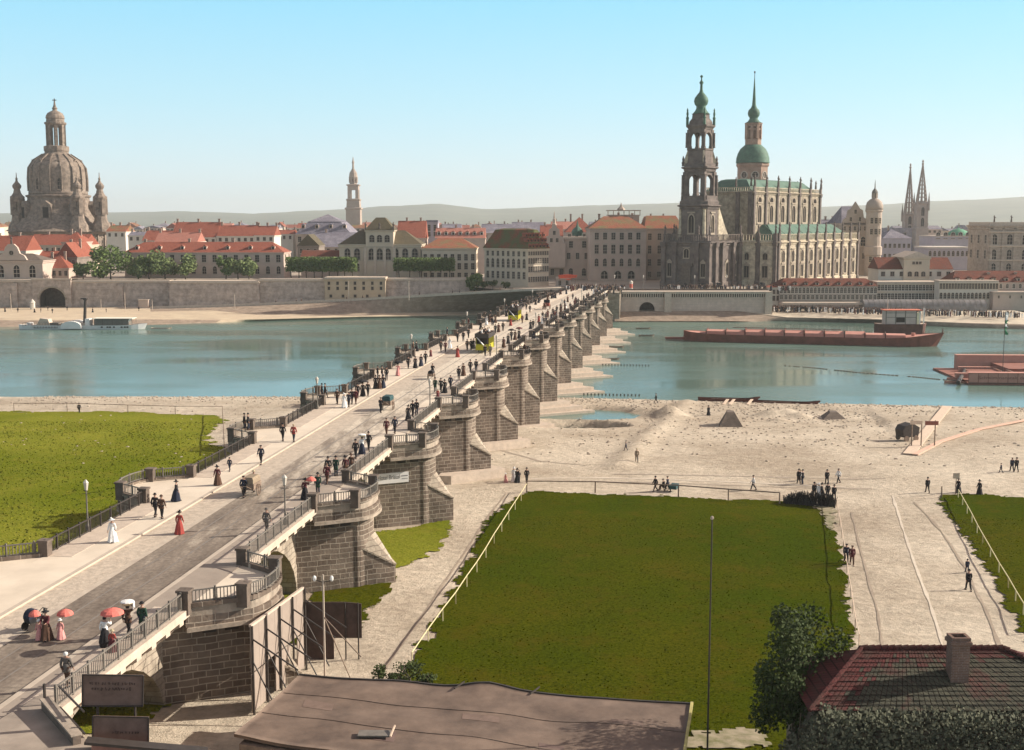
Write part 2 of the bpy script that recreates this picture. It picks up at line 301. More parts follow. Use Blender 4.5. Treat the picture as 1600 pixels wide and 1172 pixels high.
T_RED = tiles('red_tiles', (.34, .11, .07), (.25, .075, .05), patch=(.27, .085, .055), row=.4, pscale=.3)
T_REDP = tiles('pink_red_tiles', (.46, .20, .15), (.40, .16, .12), patch=(.36, .16, .12), row=.4, pscale=.3)
T_DRED = tiles('dark_red_tiles', (.20, .06, .035), (.15, .045, .03), patch=(.12, .05, .035), row=.4, pscale=.4)
T_MOSS = tiles('mossy_red_tiles', (.27, .085, .045), (.20, .06, .035), patch=(.095, .10, .04), row=.4, pscale=.22, pmix=.47)
T_MOSS2 = tiles('lightly_mossy_red_tiles', (.32, .12, .065), (.26, .09, .055), patch=(.16, .15, .07), row=.4, pscale=.2, pmix=.55)
T_OLIVE = tiles('olive_brown_tiles', (.14, .115, .07), (.11, .09, .055), patch=(.09, .075, .05), row=.4)
T_SLATE = tiles('blue_slate', (.22, .20, .24), (.18, .165, .20), patch=(.26, .24, .27), row=.4)
W_CREAM = mat('cream_plaster', (.52, .43, .33), var=.08, scale=.3)
W_GREY = mat('grey_brown_plaster', (.38, .305, .25), var=.1, scale=.3)
W_PINK = mat('rose_grey_plaster', (.46, .36, .30), var=.1, scale=.3)
W_WHITE = mat('pale_plaster', (.60, .54, .46), var=.07, scale=.3)
W_DARK = mat('dark_plaster', (.20, .165, .14), var=.15, scale=.3)
W_SAND = masonry('sandstone_blocks', (.44, .365, .295), (.37, .30, .245), (.33, .275, .22), bw=1.6, bh=.6, ms=.04, vary=.35)
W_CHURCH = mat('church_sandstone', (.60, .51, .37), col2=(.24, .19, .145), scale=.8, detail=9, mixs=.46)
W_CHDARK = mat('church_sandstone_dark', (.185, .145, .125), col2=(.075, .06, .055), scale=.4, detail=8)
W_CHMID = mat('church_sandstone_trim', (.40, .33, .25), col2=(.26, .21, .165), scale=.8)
W_FRAUEN = mat('frauen_sandstone', (.30, .235, .185), col2=(.105, .08, .065), scale=.55, detail=12)
W_NAVE = mat('nave_sandstone', (.43, .36, .26), col2=(.17, .135, .105), scale=.7, detail=9)
def water_mat():
    m = bpy.data.materials.new('river_water'); m.use_nodes = True; n = m.node_tree.nodes; l = m.node_tree.links
    b = n['Principled BSDF']; b.inputs['Base Color'].default_value = (.11, .175, .145, 1); b.inputs['Roughness'].default_value = .06; b.inputs['IOR'].default_value = 1.33
    t = n.new('ShaderNodeTexCoord'); mp = n.new('ShaderNodeMapping'); mp.inputs['Scale'].default_value = (.35, 1.0, 1); l.new(t.outputs['Object'], mp.inputs[0])
    a = n.new('ShaderNodeTexNoise'); a.inputs['Scale'].default_value = 1.5; a.inputs['Detail'].default_value = 7; l.new(mp.outputs[0], a.inputs['Vector'])
    c = n.new('ShaderNodeTexNoise'); c.inputs['Scale'].default_value = .035; c.inputs['Detail'].default_value = 3; l.new(mp.outputs[0], c.inputs['Vector'])
    r = n.new('ShaderNodeMapRange'); r.inputs['From Min'].default_value = .45; r.inputs['From Max'].default_value = .62; r.inputs['To Min'].default_value = .012; r.inputs['To Max'].default_value = .075
    l.new(c.outputs['Fac'], r.inputs[0])
    mu = n.new('ShaderNodeMath'); mu.operation = 'MULTIPLY'; l.new(a.outputs['Fac'], mu.inputs[0]); l.new(r.outputs[0], mu.inputs[1])
    bp = n.new('ShaderNodeBump'); bp.inputs['Distance'].default_value = 1.0; l.new(mu.outputs[0], bp.inputs['Height']); l.new(bp.outputs[0], b.inputs['Normal'])
    r3 = n.new('ShaderNodeMapRange'); r3.inputs['From Min'].default_value = .4; r3.inputs['From Max'].default_value = .65; r3.inputs['To Min'].default_value = .08; r3.inputs['To Max'].default_value = .30
    l.new(c.outputs['Fac'], r3.inputs[0]); l.new(r3.outputs[0], b.inputs['Roughness'])
    MATS['river_water'] = m; return m
M_WATER = water_mat()
# ------------------------------------------------------------------ terrain, river, hills
def lerp(x, xs, ys):
    if x <= xs[0]: return ys[0]
    for i in range(1, len(xs)):
        if x <= xs[i]: return ys[i - 1] + (ys[i] - ys[i - 1]) * (x - xs[i - 1]) / (xs[i] - xs[i - 1])
    return ys[-1]
BA = math.atan(.147); BU = (math.sin(BA), math.cos(BA)); BV = (math.cos(BA), -math.sin(BA))
def to_world(t, s): return (t * BV[0] + s * BU[0], t * BV[1] + s * BU[1])
def to_bridge(x, y): return (x * BV[0] + y * BV[1], x * BU[0] + y * BU[1])       # t, s
DS = [0, 50, 80, 115, 140, 180, 215, 250, 300, 350, 400, 440]; DZ = [10.6, 10.8, 11, 11.5, 11.95, 12.45, 12.5, 12.3, 11.7, 11.0, 10.2, 9.4]
def deck(s): return (lerp(s - 8, DS, DZ) + lerp(s, DS, DZ) + lerp(s + 8, DS, DZ)) / 3
def shore_near(x): return 231.5 if x < 0 else 231.5 - .155 * x if x > 25 else 231.5 - .155 * x
POOLS = [(10.5, 206.5, 9.5, 6.5, 1.7), (9.0, 190.5, 6.0, 4.2, 4.2)]
def terr(x, y):
    d = shore_near(x) - y                               # metres inland of the waterline
    z = lerp(d, [-40, -6, 0, 8, 30, 60, 95, 130, 150, 190], [-3.5, -1.2, 0.0, .75, 1.5, 2.5, 3.3, 3.9, 5.0, 5.6])
    z += .12 * noise.noise(Vector((x * .15, y * .15, 3))) + (.25 * noise.noise(Vector((x * .05, y * .05, 9))) if d > 3 else 0)
    t, s = to_bridge(x, y)
    if -30 < t < 30 and 170 < s < 232: z -= .5 * max(0, 1 - abs(s - 202) / 26)
    for px_, py_, rx, ry, dp in POOLS:
        q = ((x - px_) / rx) ** 2 + ((y - py_) / ry) ** 2 + .5 * noise.noise(Vector((x * .22, y * .3, 1)))
        if q < 2.2: z -= dp * max(0, 1 - q / 2.2) ** .7 * 1.35
    # the raised gravel causeway that crosses from the river to the field
    g = abs((x - 23.5) - (y - 190) * .26)
    if y > 148 and d > 2 and g < 2.5 and y < 222: z += .5 * (1 - g / 2.5)
    for hx, hy, hr, hh in HEAPS:
        q = math.hypot((x - hx) / hr, (y - hy) / (hr * .75))
        if q < 1: z += hh * (1 - q) ** 1.1 * (1 + .5 * noise.noise(Vector((x * .8, y * .8, 5))))
    return z
HEAPS = []
for px_, py_, r_, h_ in [(1030, 652, 5.2, 1.4), (1052, 655, 4.2, 1.0), (1200, 650, 3.6, 1.0), (1228, 648, 4.0, 1.2), (1250, 652, 3.0, .9), (1216, 660, 2.6, .8)]:
    v_ = onz(px_, py_, .8); HEAPS.append((v_.x, v_.y, r_, h_))
def ground_at(px, py):
    z = 2.5
    for _ in range(12): v = onz(px, py, z); z = .5 * z + .5 * terr(v.x, v.y)
    return onz(px, py, z)
def sheet(name, x0, x1, y0, y1, step, zf, m, kind='structure', smooth=True):
    nx = int((x1 - x0) / step) + 1; ny = int((y1 - y0) / step) + 1; b = MB()
    vs = [(x0 + i * step, y0 + j * step, zf(x0 + i * step, y0 + j * step)) for j in range(ny) for i in range(nx)]
    fs = [(j * nx + i, j * nx + i + 1, (j + 1) * nx + i + 1, (j + 1) * nx + i) for j in range(ny - 1) for i in range(nx - 1)]
    b.add(vs, fs); o = b.build(name, m, smooth=smooth); o['kind'] = kind; return o
sheet('ground', -150, 160, 20, 262, .85, terr, M_SAND)
wb = MB(); wb.add([(-1500, 150, 0), (1500, 150, 0), (1500, 470, 0), (-1500, 470, 0)], [(0, 1, 2, 3)]); struct(wb.build('river_water', M_WATER))
rb_ = MB(); rb_.add([(-9000, -200, -4), (9000, -200, -4), (9000, 9000, -4), (-9000, 9000, -4)], [(0, 1, 2, 3)]); struct(rb_.build('land', mat('bed', (.12, .11, .09))))

def patch(name, poly, m, step=.8, dz=.05, rough=.9, tuft=None, rag=.9):
    """a ground cover sheet clipped to a polygon with a ragged edge, draped on the terrain"""
    xs = [p[0] for p in poly]; ys = [p[1] for p in poly]; b = MB(); idx = {}
    def inside(x, y):
        x += rag * noise.noise(Vector((x * .5, y * .5, 2))) + .45 * noise.noise(Vector((x * 2.7, y * 2.7, 3))); y += rag * noise.noise(Vector((x * .5, y * .5, 7))) + .45 * noise.noise(Vector((x * 2.7, y * 2.7, 8)))
        c = False; n = len(poly); j = n - 1
        for i in range(n):
            xi, yi = poly[i]; xj, yj = poly[j]
            if (yi > y) != (yj > y) and x < (xj - xi) * (y - yi) / (yj - yi) + xi: c = not c
            j = i
        return c
    nx = int((max(xs) - min(xs) + 4) / step); ny = int((max(ys) - min(ys) + 4) / step); x0 = min(xs) - 2; y0 = min(ys) - 2
    vs = []; fs = []
    def vi(i, j):
        if (i, j) not in idx:
            x = x0 + i * step + .3 * step * noise.noise(Vector((i * 1.7, j * 1.3, 5))); y = y0 + j * step + .3 * step * noise.noise(Vector((i * 1.3, j * 1.7, 15))); idx[(i, j)] = len(vs)
            vs.append((x, y, terr(x, y) + dz + .09 * abs(noise.noise(Vector((x * .9, y * .9, 4))))))
        return idx[(i, j)]
    cells = []
    for j in range(ny):
        for i in range(nx):
            if inside(x0 + (i + .5) * step, y0 + (j + .5) * step):
                fs.append((vi(i, j), vi(i + 1, j), vi(i + 1, j + 1), vi(i, j + 1))); cells.append((x0 + i * step, y0 + j * step))
    b.add(vs, fs); o = b.build(name, m, smooth=True); struct(o)
    if tuft: tuft += [(x, y) for x, y in cells]
    return o, cells
def G2(px, py): v = ground_at(px, py); return (v.x, v.y)
def tufts(name, cells, m, per, h0, h1, ymax, label):
    b = MB(); rnd = random.Random(5)
    for x, y in cells:
        if y > ymax: continue
        dens = noise.noise(Vector((x * .12, y * .12, 8))) + .5
        for _ in range(per):
            if rnd.random() > dens + .35: continue
            px_ = x + rnd.random() * .45; py_ = y + rnd.random() * .45; z = terr(px_, py_) + .05; h = rnd.uniform(h0, h1); a = rnd.random() * 6.28; w_ = h * .8
            dx, dy = math.cos(a) * w_, math.sin(a) * w_
            b.add([(px_ - dx, py_ - dy, z), (px_ + dx, py_ + dy, z), (px_ + dx * .6 + dy * .4, py_ + dy * .6, z + h), (px_ - dx * .7, py_ - dy * .5 + dx * .3, z + h * .8)], [(0, 1, 2, 3)])
    o = b.build(name, m); tag(o, label, 'grass', kind='stuff'); return o
field = [G2(*p) for p in [(822, 769), (900, 770), (1010, 775), (1130, 781), (1220, 784), (1296, 789), (1312, 860), (1326, 950), (1342, 1030), (1352, 1172)]] + [(24, 50), (-4, 50)] + [G2(610, 1100), G2(648, 1030), G2(712, 905), G2(768, 805)]
o1, cf = patch('grass_field', field, M_GR_R, step=.36, rag=.8)
rf_ = [G2(*p) for p in [(1468, 775), (1520, 772), (1600, 778), (1650, 790), (1700, 1100), (1600, 990), (1552, 905), (1505, 835), (1475, 800)]]
o2, crf = patch('grass_verge', rf_, M_GR_R, step=.36, rag=.7)
lf_ = [(-150, 206), (-100, 207)] + [G2(*p) for p in [(60, 644), (200, 644), (345, 650), (350, 658), (322, 680), (335, 698), (372, 704)]] + [to_world(-30, 127), to_world(-30, 60), to_world(-45, 60), (-150, 60)]
o3, clf = patch('grass_meadow', lf_, M_GR_L, step=.45, rag=1.6)
pg1 = [G2(*p) for p in [(470, 1010), (500, 905), (620, 902), (600, 935), (565, 965), (555, 990)]] + [to_world(-29, 78)]
patch('bare_patch', [G2(*p) for p in [(1068, 1172), (1066, 1150), (1120, 1142), (1190, 1146), (1200, 1172)]], M_EARTH, step=.25, rag=.8, dz=.12); patch('bare_patch', [G2(*p) for p in [(1272, 792), (1300, 792), (1306, 830), (1296, 826), (1290, 805)]], M_EARTH, step=.3, rag=.8, dz=.12)
o4, cg1 = patch('grass_patch', pg1, M_GR_R, step=.25, rag=.9)
pg2 = [G2(*p) for p in [(580, 835), (700, 812), (706, 822), (690, 855), (640, 885), (615, 890)]] + [to_world(-29, 100)]
o5, cg2 = patch('grass_patch', pg2, M_GR_L, step=.25, rag=.9)
tufts('grass_tufts', cf + crf, M_GR_R, 1, .03, .08, 120, 'short dark olive grass over the fenced field beyond the tarred roof')
tufts('grass_tufts', [c for c in clf], M_GR_L, 1, .05, .16, 190, 'bright green meadow grass left of the bridge')
# hills on the horizon
hp = [(-900, 338), (-200, 333), (0, 333), (165, 332), (300, 330), (400, 334), (470, 330), (545, 327), (600, 322), (680, 320), (760, 327), (840, 324), (920, 321), (1000, 319), (1060, 317), (1150, 320), (1280, 323), (1380, 319), (1450, 314), (1520, 312), (1600, 307), (1800, 305), (2500, 320)]
hb = MB(); vs = []; n_ = 260; prof = [(-2600, 0.0), (-2000, .15), (-1400, .42), (-900, .66), (-450, .86), (0, 1.0), (500, .8), (1200, .3)]
for i in range(n_):
    px_ = -900 + 3400 * i / (n_ - 1); py_ = lerp(px_, [p[0] for p in hp], [p[1] for p in hp]); Y = 6200
    ztop = zat(py_, Y) - 9
    for dy, fr in prof:
        yy = Y + dy; x = (px_ - 800) / F * yy; nn = noise.noise(Vector((x * .0016, yy * .0016, 2)))
        vs.append((x, yy, 9 + (ztop - 0) * fr * (1 + (.22 * nn if fr < .99 else 0)) + (3.0 * noise.noise(Vector((x * .011, yy * .011, 6))) if fr > 0 else -6)))
m_ = len(prof)
hb.add(vs, [(i * m_ + j, (i + 1) * m_ + j, (i + 1) * m_ + j + 1, i * m_ + j + 1) for i in range(n_ - 1) for j in range(m_ - 1)])
struct(hb.build('hills', mat('hill_woods', (.16, .17, .12), col2=(.09, .105, .08), scale=.006, detail=9), smooth=True))
# ------------------------------------------------------------------ the stone bridge (local x = across, y = along, z = up)
TL, TR, TKL, TKR = -42.0, -28.4, -38.1, -31.2
PS = [69.5, 93.6, 117.6, 140.5, 163, 187] + [187 + 24.6 * i for i in range(1, 8)]
PH = 4.5; SK = (PH - .02) / 6.75
bridge = thing('stone_bridge', 'long stone arch bridge with rounded pier balconies crossing the river from the lower left', 'bridge', (0, 0, 0), -BA)
def bw(t, s, z): x, y = to_world(t, s); return Vector((x, y, z))
def pier_ground(t, s): x, y = to_world(t, s); return terr(x, y) if s < 235 else -3
def bal_plan(side, c, k=1.0, out=0.0):
    """balcony outline, from the rail line outwards; side +1 right, -1 left"""
    e = TR if side > 0 else TL
    pts = [(0, -PH - .1), (2.8, -2.75)] + [(2.8 + (.85 + out) * math.sin(a), -2.6 * math.cos(a)) for a in [R(x) for x in range(12, 180, 12)]] + [(2.8, 2.75), (0, PH + .1)]
    return [(e + side * (a * k), c + b * k) for a, b in pts]
def ring(mb, pts, w, z0, z1, k=None):
    """a thin wall of width w that follows an open line of plan points"""
    for (x0, y0), (x1, y1) in zip(pts, pts[1:]):
        d = math.hypot(x1 - x0, y1 - y0) or 1; nx, ny = -(y1 - y0) / d * w / 2, (x1 - x0) / d * w / 2
        ex, ey = (x1 - x0) / d * w * .18, (y1 - y0) / d * w * .18
        za = (z0(x0, y0), z0(x1, y1), z1(x0, y0), z1(x1, y1)) if callable(z0) else (z0, z0, z1, z1)
        x0e, y0e, x1e, y1e = x0 - ex, y0 - ey, x1 + ex, y1 + ey
        mb.add([(x0e + nx, y0e + ny, za[0]), (x1e + nx, y1e + ny, za[1]), (x1e - nx, y1e - ny, za[1]), (x0e - nx, y0e - ny, za[0]),
                (x0e + nx, y0e + ny, za[2]), (x1e + nx, y1e + ny, za[3]), (x1e - nx, y1e - ny, za[3]), (x0e - nx, y0e - ny, za[2])],
               [(3, 2, 1, 0), (4, 5, 6, 7), (0, 1, 5, 4), (1, 2, 6, 5), (2, 3, 7, 6), (3, 0, 4, 7)], k)
def rail(mb, pts, zf, h=1.0, gap=.18, bar=.035, post=1.7, k=None, lowz=.08):
    """iron railing along plan points: rails, uprights, thicker standards"""
    acc = 0; nextb = 0; nextp = 0
    for (x0, y0), (x1, y1) in zip(pts, pts[1:]):
        L = math.hypot(x1 - x0, y1 - y0); z0, z1 = zf(x0, y0), zf(x1, y1)
        mb.bar((x0, y0, z0 + h), (x1, y1, z1 + h), .09, .07, k); mb.bar((x0, y0, z0 + lowz), (x1, y1, z1 + lowz), .06, .05, k)
        while nextb < acc + L:
            f = (nextb - acc) / L; x, y, z = x0 + (x1 - x0) * f, y0 + (y1 - y0) * f, z0 + (z1 - z0) * f
            mb.box(x - bar / 2, x + bar / 2, y - bar / 2, y + bar / 2, z + lowz, z + h - .02, k); nextb += gap
        while nextp < acc + L:
            f = (nextp - acc) / L; x, y, z = x0 + (x1 - x0) * f, y0 + (y1 - y0) * f, z0 + (z1 - z0) * f
            mb.box(x - .05, x + .05, y - .05, y + .05, z - .05, z + h + .14, k); nextp += post
        acc += L
for i, c in enumerate(PS):
    zd = deck(c); far = c > 190; det = c < 175
    mid = (TL + TR) / 2
    body = MB()
    zb = min(pier_ground(TR + 4, c - 4), pier_ground(TR + 4, c + 4), pier_ground(TL - 4, c)) - .8
    # shaft with rounded nose towers
    def shaft(side):
        e = TR if side > 0 else TL
        return [(e - side * 1.5, c - PH), (e + side * 2.45, c - 2.0)] + [(e + side * (2.45 + .95 * math.sin(a)), c - 2.0 * math.cos(a)) for a in [R(x) for x in range(14, 176, 14)]] + [(e + side * 2.45, c + 2.0), (e - side * 1.5, c + PH)]
    rp_ = shaft(1); lp_ = shaft(-1)
    poly = rp_ + lp_[::-1]
    body.prism(poly, zb, zd - 1.0)
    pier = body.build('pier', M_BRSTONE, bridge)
    # cutwaters with sloped pyramidal caps
    for side in (1, -1):
        e = TR if side > 0 else TL; b = MB(); xa_, xb_ = e + side * .8, e + side * 5.25; ya = PH + .04 - 2.3 * SK; zr_, zt_ = 8.25, 5.8
        ym = PH + .04 - 4.1 * SK; xm_ = e + side * 2.6
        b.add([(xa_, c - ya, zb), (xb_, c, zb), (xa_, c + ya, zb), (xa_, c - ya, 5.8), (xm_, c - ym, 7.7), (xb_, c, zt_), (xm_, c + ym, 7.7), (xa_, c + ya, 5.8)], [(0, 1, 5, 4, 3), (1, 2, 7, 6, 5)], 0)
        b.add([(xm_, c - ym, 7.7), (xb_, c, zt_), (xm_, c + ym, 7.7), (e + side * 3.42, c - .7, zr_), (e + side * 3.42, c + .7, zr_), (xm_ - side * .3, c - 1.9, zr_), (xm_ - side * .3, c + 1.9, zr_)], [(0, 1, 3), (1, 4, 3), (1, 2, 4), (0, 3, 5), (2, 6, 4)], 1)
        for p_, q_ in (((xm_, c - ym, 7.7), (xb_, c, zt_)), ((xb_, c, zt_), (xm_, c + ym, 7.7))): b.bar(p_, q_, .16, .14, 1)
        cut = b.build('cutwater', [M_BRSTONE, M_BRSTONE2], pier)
        if side > 0 and c > 120:            # stepped apron at the foot
            f = MB(); n_s = 3 if c > 180 else 1
            for q in range(n_s):
                g = (n_s - q) * (1.25 if c > 180 else .9); zt = (zb + 1.4 if c < 180 else -.3 + q * .75) + (0 if c > 180 else 0)
                zt = zt if c > 180 else pier_ground(TR + 5, c) + .35
                f.prism([(e, c - PH - g * .7), (e + 1.5, c - PH - g * .7), (e + 5.4 + g * 1.7, c + .2), (e + 1.5, c + PH + g * .7), (e, c + PH + g * .7)], -3 if c > 180 else zb, zt + .7)
            f.build('footing', M_CAP, pier)
    # balconies
    for side in (1, -1):
        pts = bal_plan(side, c)
        b = MB()
        b.prism(pts if side > 0 else pts[::-1], zd - .42, zd + .12, k=0, kt=2)                                  # floor
        p2 = bal_plan(side, c, 1.0, .22)
        b.prism(p2 if side > 0 else p2[::-1], zd - 1.05, zd - .42, k=1)
        b.prism([(x + side * .12, c + (y - c) * 1.03) for x, y in p2][::1 if side > 0 else -1], zd - 1.3, zd - 1.05, k=0)
        ring(b, [(x, c + (y - c) * .985) for x, y in pts], .34, zd + .12, zd + .38, k=1)
        # brackets under the flat flanks
        for q in (-1, 1):
            for t_ in (.35, 1.45): yy = c + q * (PH - (1.95 + t_) * .632); b.cbox(pts[0][0] + side * (t_ + .4), yy, zd - 1.75, zd - 1.3, .8, .25, -math.atan(.632) * q * side, k=3)
        balc = b.build('balcony', [M_CAPD, M_BRSTONE, M_PAVE, M_IRON], bridge)
        if True:
            rr = MB(); rail(rr, [(x, c + (y - c) * .985) for x, y in pts], lambda x, y: zd + .38, h=.72, gap=.2 if det else .5, bar=.045 if det else .07)
            rr.build('railing', M_IRON2 if det else M_IRON, balc)
        for (px_, py_) in (pts[0], pts[1], pts[-2], pts[-1]):
            p = MB(); p.box(px_ - .32, px_ + .32, py_ - .32, py_ + .32, zd - .2, zd + 1.1); p.box(px_ - .39, px_ + .39, py_ - .39, py_ + .39, zd + 1.1, zd + 1.24)
            p.build('stone_post', M_DKSTONE, bridge)
# arches between the piers
ends = [50.5 - PH] + PS + [408 + PH]
for i in range(len(ends) - 1):
    a, b_ = ends[i] + PH, ends[i + 1] - PH; mid = (a + b_) / 2; hw = (b_ - a) / 2
    def top(s): return deck(s) - .38
    zs = 4.2 if a < 180 else 3.2; rise = top(mid) - 1.15 - zs
    n = 14; prof = []
    arc = [(mid - hw * math.cos(math.pi * q / n), zs + rise * math.sin(math.pi * q / n)) for q in range(n + 1)]
    lo = min(pier_ground(TR, a), pier_ground(TR, b_)) - 1
    m = MB()
    for x0, x1 in ((TL + 1.5, TR - 1.5),):
        for q in range(n):
            (s0, z0), (s1, z1) = arc[q], arc[q + 1]
            m.add([(x0, s0, z0), (x0, s1, z1), (x0, s1, top(s1)), (x0, s0, top(s0)), (x1, s0, z0), (x1, s1, z1), (x1, s1, top(s1)), (x1, s0, top(s0))],
                  [(0, 3, 2, 1), (4, 5, 6, 7), (0, 1, 5, 4)], 0)
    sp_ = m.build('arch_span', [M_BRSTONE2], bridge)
    for side, e in ((1, TR - 1.5), (-1, TL + 1.5)):             # voussoir ring proud of the face
        v = MB()
        for q in range(n):
            (s0, z0), (s1, z1) = arc[q], arc[q + 1]
            f0 = 1 + .75 / hw
            o0 = (mid + (s0 - mid) * f0, zs + (z0 - zs) * (1 + .7 / rise)); o1 = (mid + (s1 - mid) * f0, zs + (z1 - zs) * (1 + .7 / rise))
            e2 = e + side * .06
            vs = [(e2, s0 + .03, z0), (e2, s1 - .03, z1), (e2, o1[0] - .03, o1[1]), (e2, o0[0] + .03, o0[1])]
            v.add(vs + [(e - side * .2, y, z) for _, y, z in vs], [(0, 1, 2, 3) if side > 0 else (3, 2, 1, 0), (0, 4, 5, 1), (1, 5, 6, 2), (2, 6, 7, 3), (3, 7, 4, 0)], 0)
        v.build('arch_ring', M_BRSTONE2, sp_)
    for side, e in ((1, TR), (-1, TL)):
        c_ = MB()
        ss = [a - .0 + (b_ - a) * q / 8 for q in range(9)]
        for s0, s1 in zip(ss, ss[1:]):
            x0, x1 = sorted((e + side * .22, e - side * 1.9))
            z0, z1 = deck(s0), deck(s1)
            c_.add([(x0, s0, z0 - .32), (x1, s0, z0 - .32), (x1, s1, z1 - .32), (x0, s1, z1 - .32), (x0, s0, z0 + .14), (x1, s0, z0 + .14), (x1, s1, z1 + .14), (x0, s1, z1 + .14)],
                   [(3, 2, 1, 0), (4, 5, 6, 7), (0, 1, 5, 4), (1, 2, 6, 5), (2, 3, 7, 6), (3, 0, 4, 7)])
        c_.build('cornice', M_CAP, sp_)
    nc = int((b_ - a) / 1.75)
    if a < 330:
        for side, e in ((1, TR), (-1, TL)) if a < 100 else ((1, TR),):
            for q in range(nc):
                k_ = MB()
                s = a + (q + .5) * (b_ - a) / nc; z = deck(s)
                prof = [(e - side * 1.55, z - .33), (e + side * .12, z - .33), (e + side * .12, z - .62), (e - side * .25, z - .8), (e - side * 1.0, z - 1.5), (e - side * 1.55, z - 1.65)]
                k_.extr(prof, 'y', s - .28, s + .28)
                k_.build('corbel', M_CAP, sp_)
    for side, e in ((1, TR), (-1, TL)):
        rr = MB(); ss = [a + (b_ - a) * q / 6 for q in range(7)]
        e0 = e - side * .05
        rail(rr, [(e0, s) for s in ss], lambda x, y: deck(y) + .14, h=.95, gap=.19 if a < 160 else .5, bar=.032 if a < 160 else .06, post=1.55)
        rr.build('railing', M_IRON2 if side > 0 and a < 160 else M_IRON, sp_)
# abutments
ab = MB(); ab.box(TL - .2, TR + .15, 25, 50.4, 2, deck(40) - .42); ab.build('abutment', M_BRSTONE2, bridge); ab = MB(); ab.box(TL - 2, TR + 4.3, 408, 424, -3, deck(415) - .42); ab.build('abutment', M_BRSTONE2, bridge)

# road surfaces lying on the bridge
def strip(name, t0, t1, s0, s1, dz, m, th=.0, step=6, dz2=None):
    b = MB(); n = max(1, int((s1 - s0) / step)); vs = []
    for q in range(n + 1):
        s = s0 + (s1 - s0) * q / n
        for t in (t0, t1): x, y = to_world(t, s); vs.append((x, y, deck(s) + dz))
    b.add(vs, [(2 * q, 2 * q + 1, 2 * q + 3, 2 * q + 2) for q in range(n)])
    if th:
        b2 = [(x, y, z - th) for x, y, z in vs]
        b.add(vs + b2, [(2 * q, 2 * q + 2, 2 * n + 2 + 2 * q + 2, 2 * n + 2 + 2 * q) for q in range(n)] + [(2 * q + 1, 2 * n + 2 + 2 * q + 1, 2 * n + 2 + 2 * q + 3, 2 * q + 3) for q in range(n)])
    o = b.build(name, m); return struct(o)
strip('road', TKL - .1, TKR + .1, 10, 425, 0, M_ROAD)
strip('gutter', TKL + .02, -36.0, 10, 425, .004, M_KERBC)
strip('kerb_line', -36.0, -35.55, 10, 425, .008, M_KERBC2)
strip('tram_rail', -34.55, -34.43, 10, 425, .006, mat('steel_rail', (.20, .165, .135), rough=.5, var=.1)); strip('tram_rail', -33.0, -32.88, 10, 425, .006, MATS['steel_rail'])
strip('pavement', TL - .0, TKL, 20, 425, .12, M_PAVE, th=.3)
strip('kerb', TKL - .3, TKL + .02, 20, 425, .124, M_KERB, th=.13)
strip('pavement', TKR, TR - .0, 110, 425, .12, M_PAVE, th=.3); strip('pavement', TKR, TR - .0, 20, 110, .12, mat('worn_slabs', (.36, .295, .24), col2=(.27, .22, .18), scale=.5, detail=7), th=.3)
strip('kerb', TKR - .02, TKR + .3, 20, 425, .124, M_KERB, th=.13)
# forecourt at the near bridge head
b = MB()
L0 = [to_world(TL - .02, 73.8), to_world(TL - .02, 20), (-80, 20), (-80, 66), (-43.5, 71.5), (-33.6, 73.4)]
b.prism(L0[::-1], 3.5, 11.03, k=0); fc = b.build('forecourt', [M_PAVE]); struct(fc)
# ------------------------------------------------------------------ building kit
def pstack(b, poly, rings, k=None, ks=None):
    """one closed skin through offset copies of a plan polygon: rings = [(outward offset, z), ...]"""
    cx = sum(p[0] for p in poly) / len(poly); cy = sum(p[1] for p in poly) / len(poly); n = len(poly)
    xs = [p[0] for p in poly]; ys = [p[1] for p in poly]; hx = (max(xs) - min(xs)) / 2; hy = (max(ys) - min(ys)) / 2; mx_ = (max(xs) + min(xs)) / 2; my_ = (max(ys) + min(ys)) / 2
    vs = []
    for off, z in rings:
        for x, y in poly: vs.append((mx_ + (x - mx_) * (1 + off / hx), my_ + (y - my_) * (1 + off / hy), z))
    fs = [tuple(range(n - 1, -1, -1))] + [(j * n + i, j * n + (i + 1) % n, (j + 1) * n + (i + 1) % n, (j + 1) * n + i) for j in range(len(rings) - 1) for i in range(n)] + [tuple((len(rings) - 1) * n + i for i in range(n))]
    b.add(vs, fs, k)
def rect(x0, x1, y0, y1): return [(x0, y0), (x1, y0), (x1, y1), (x0, y1)]
WM = {}
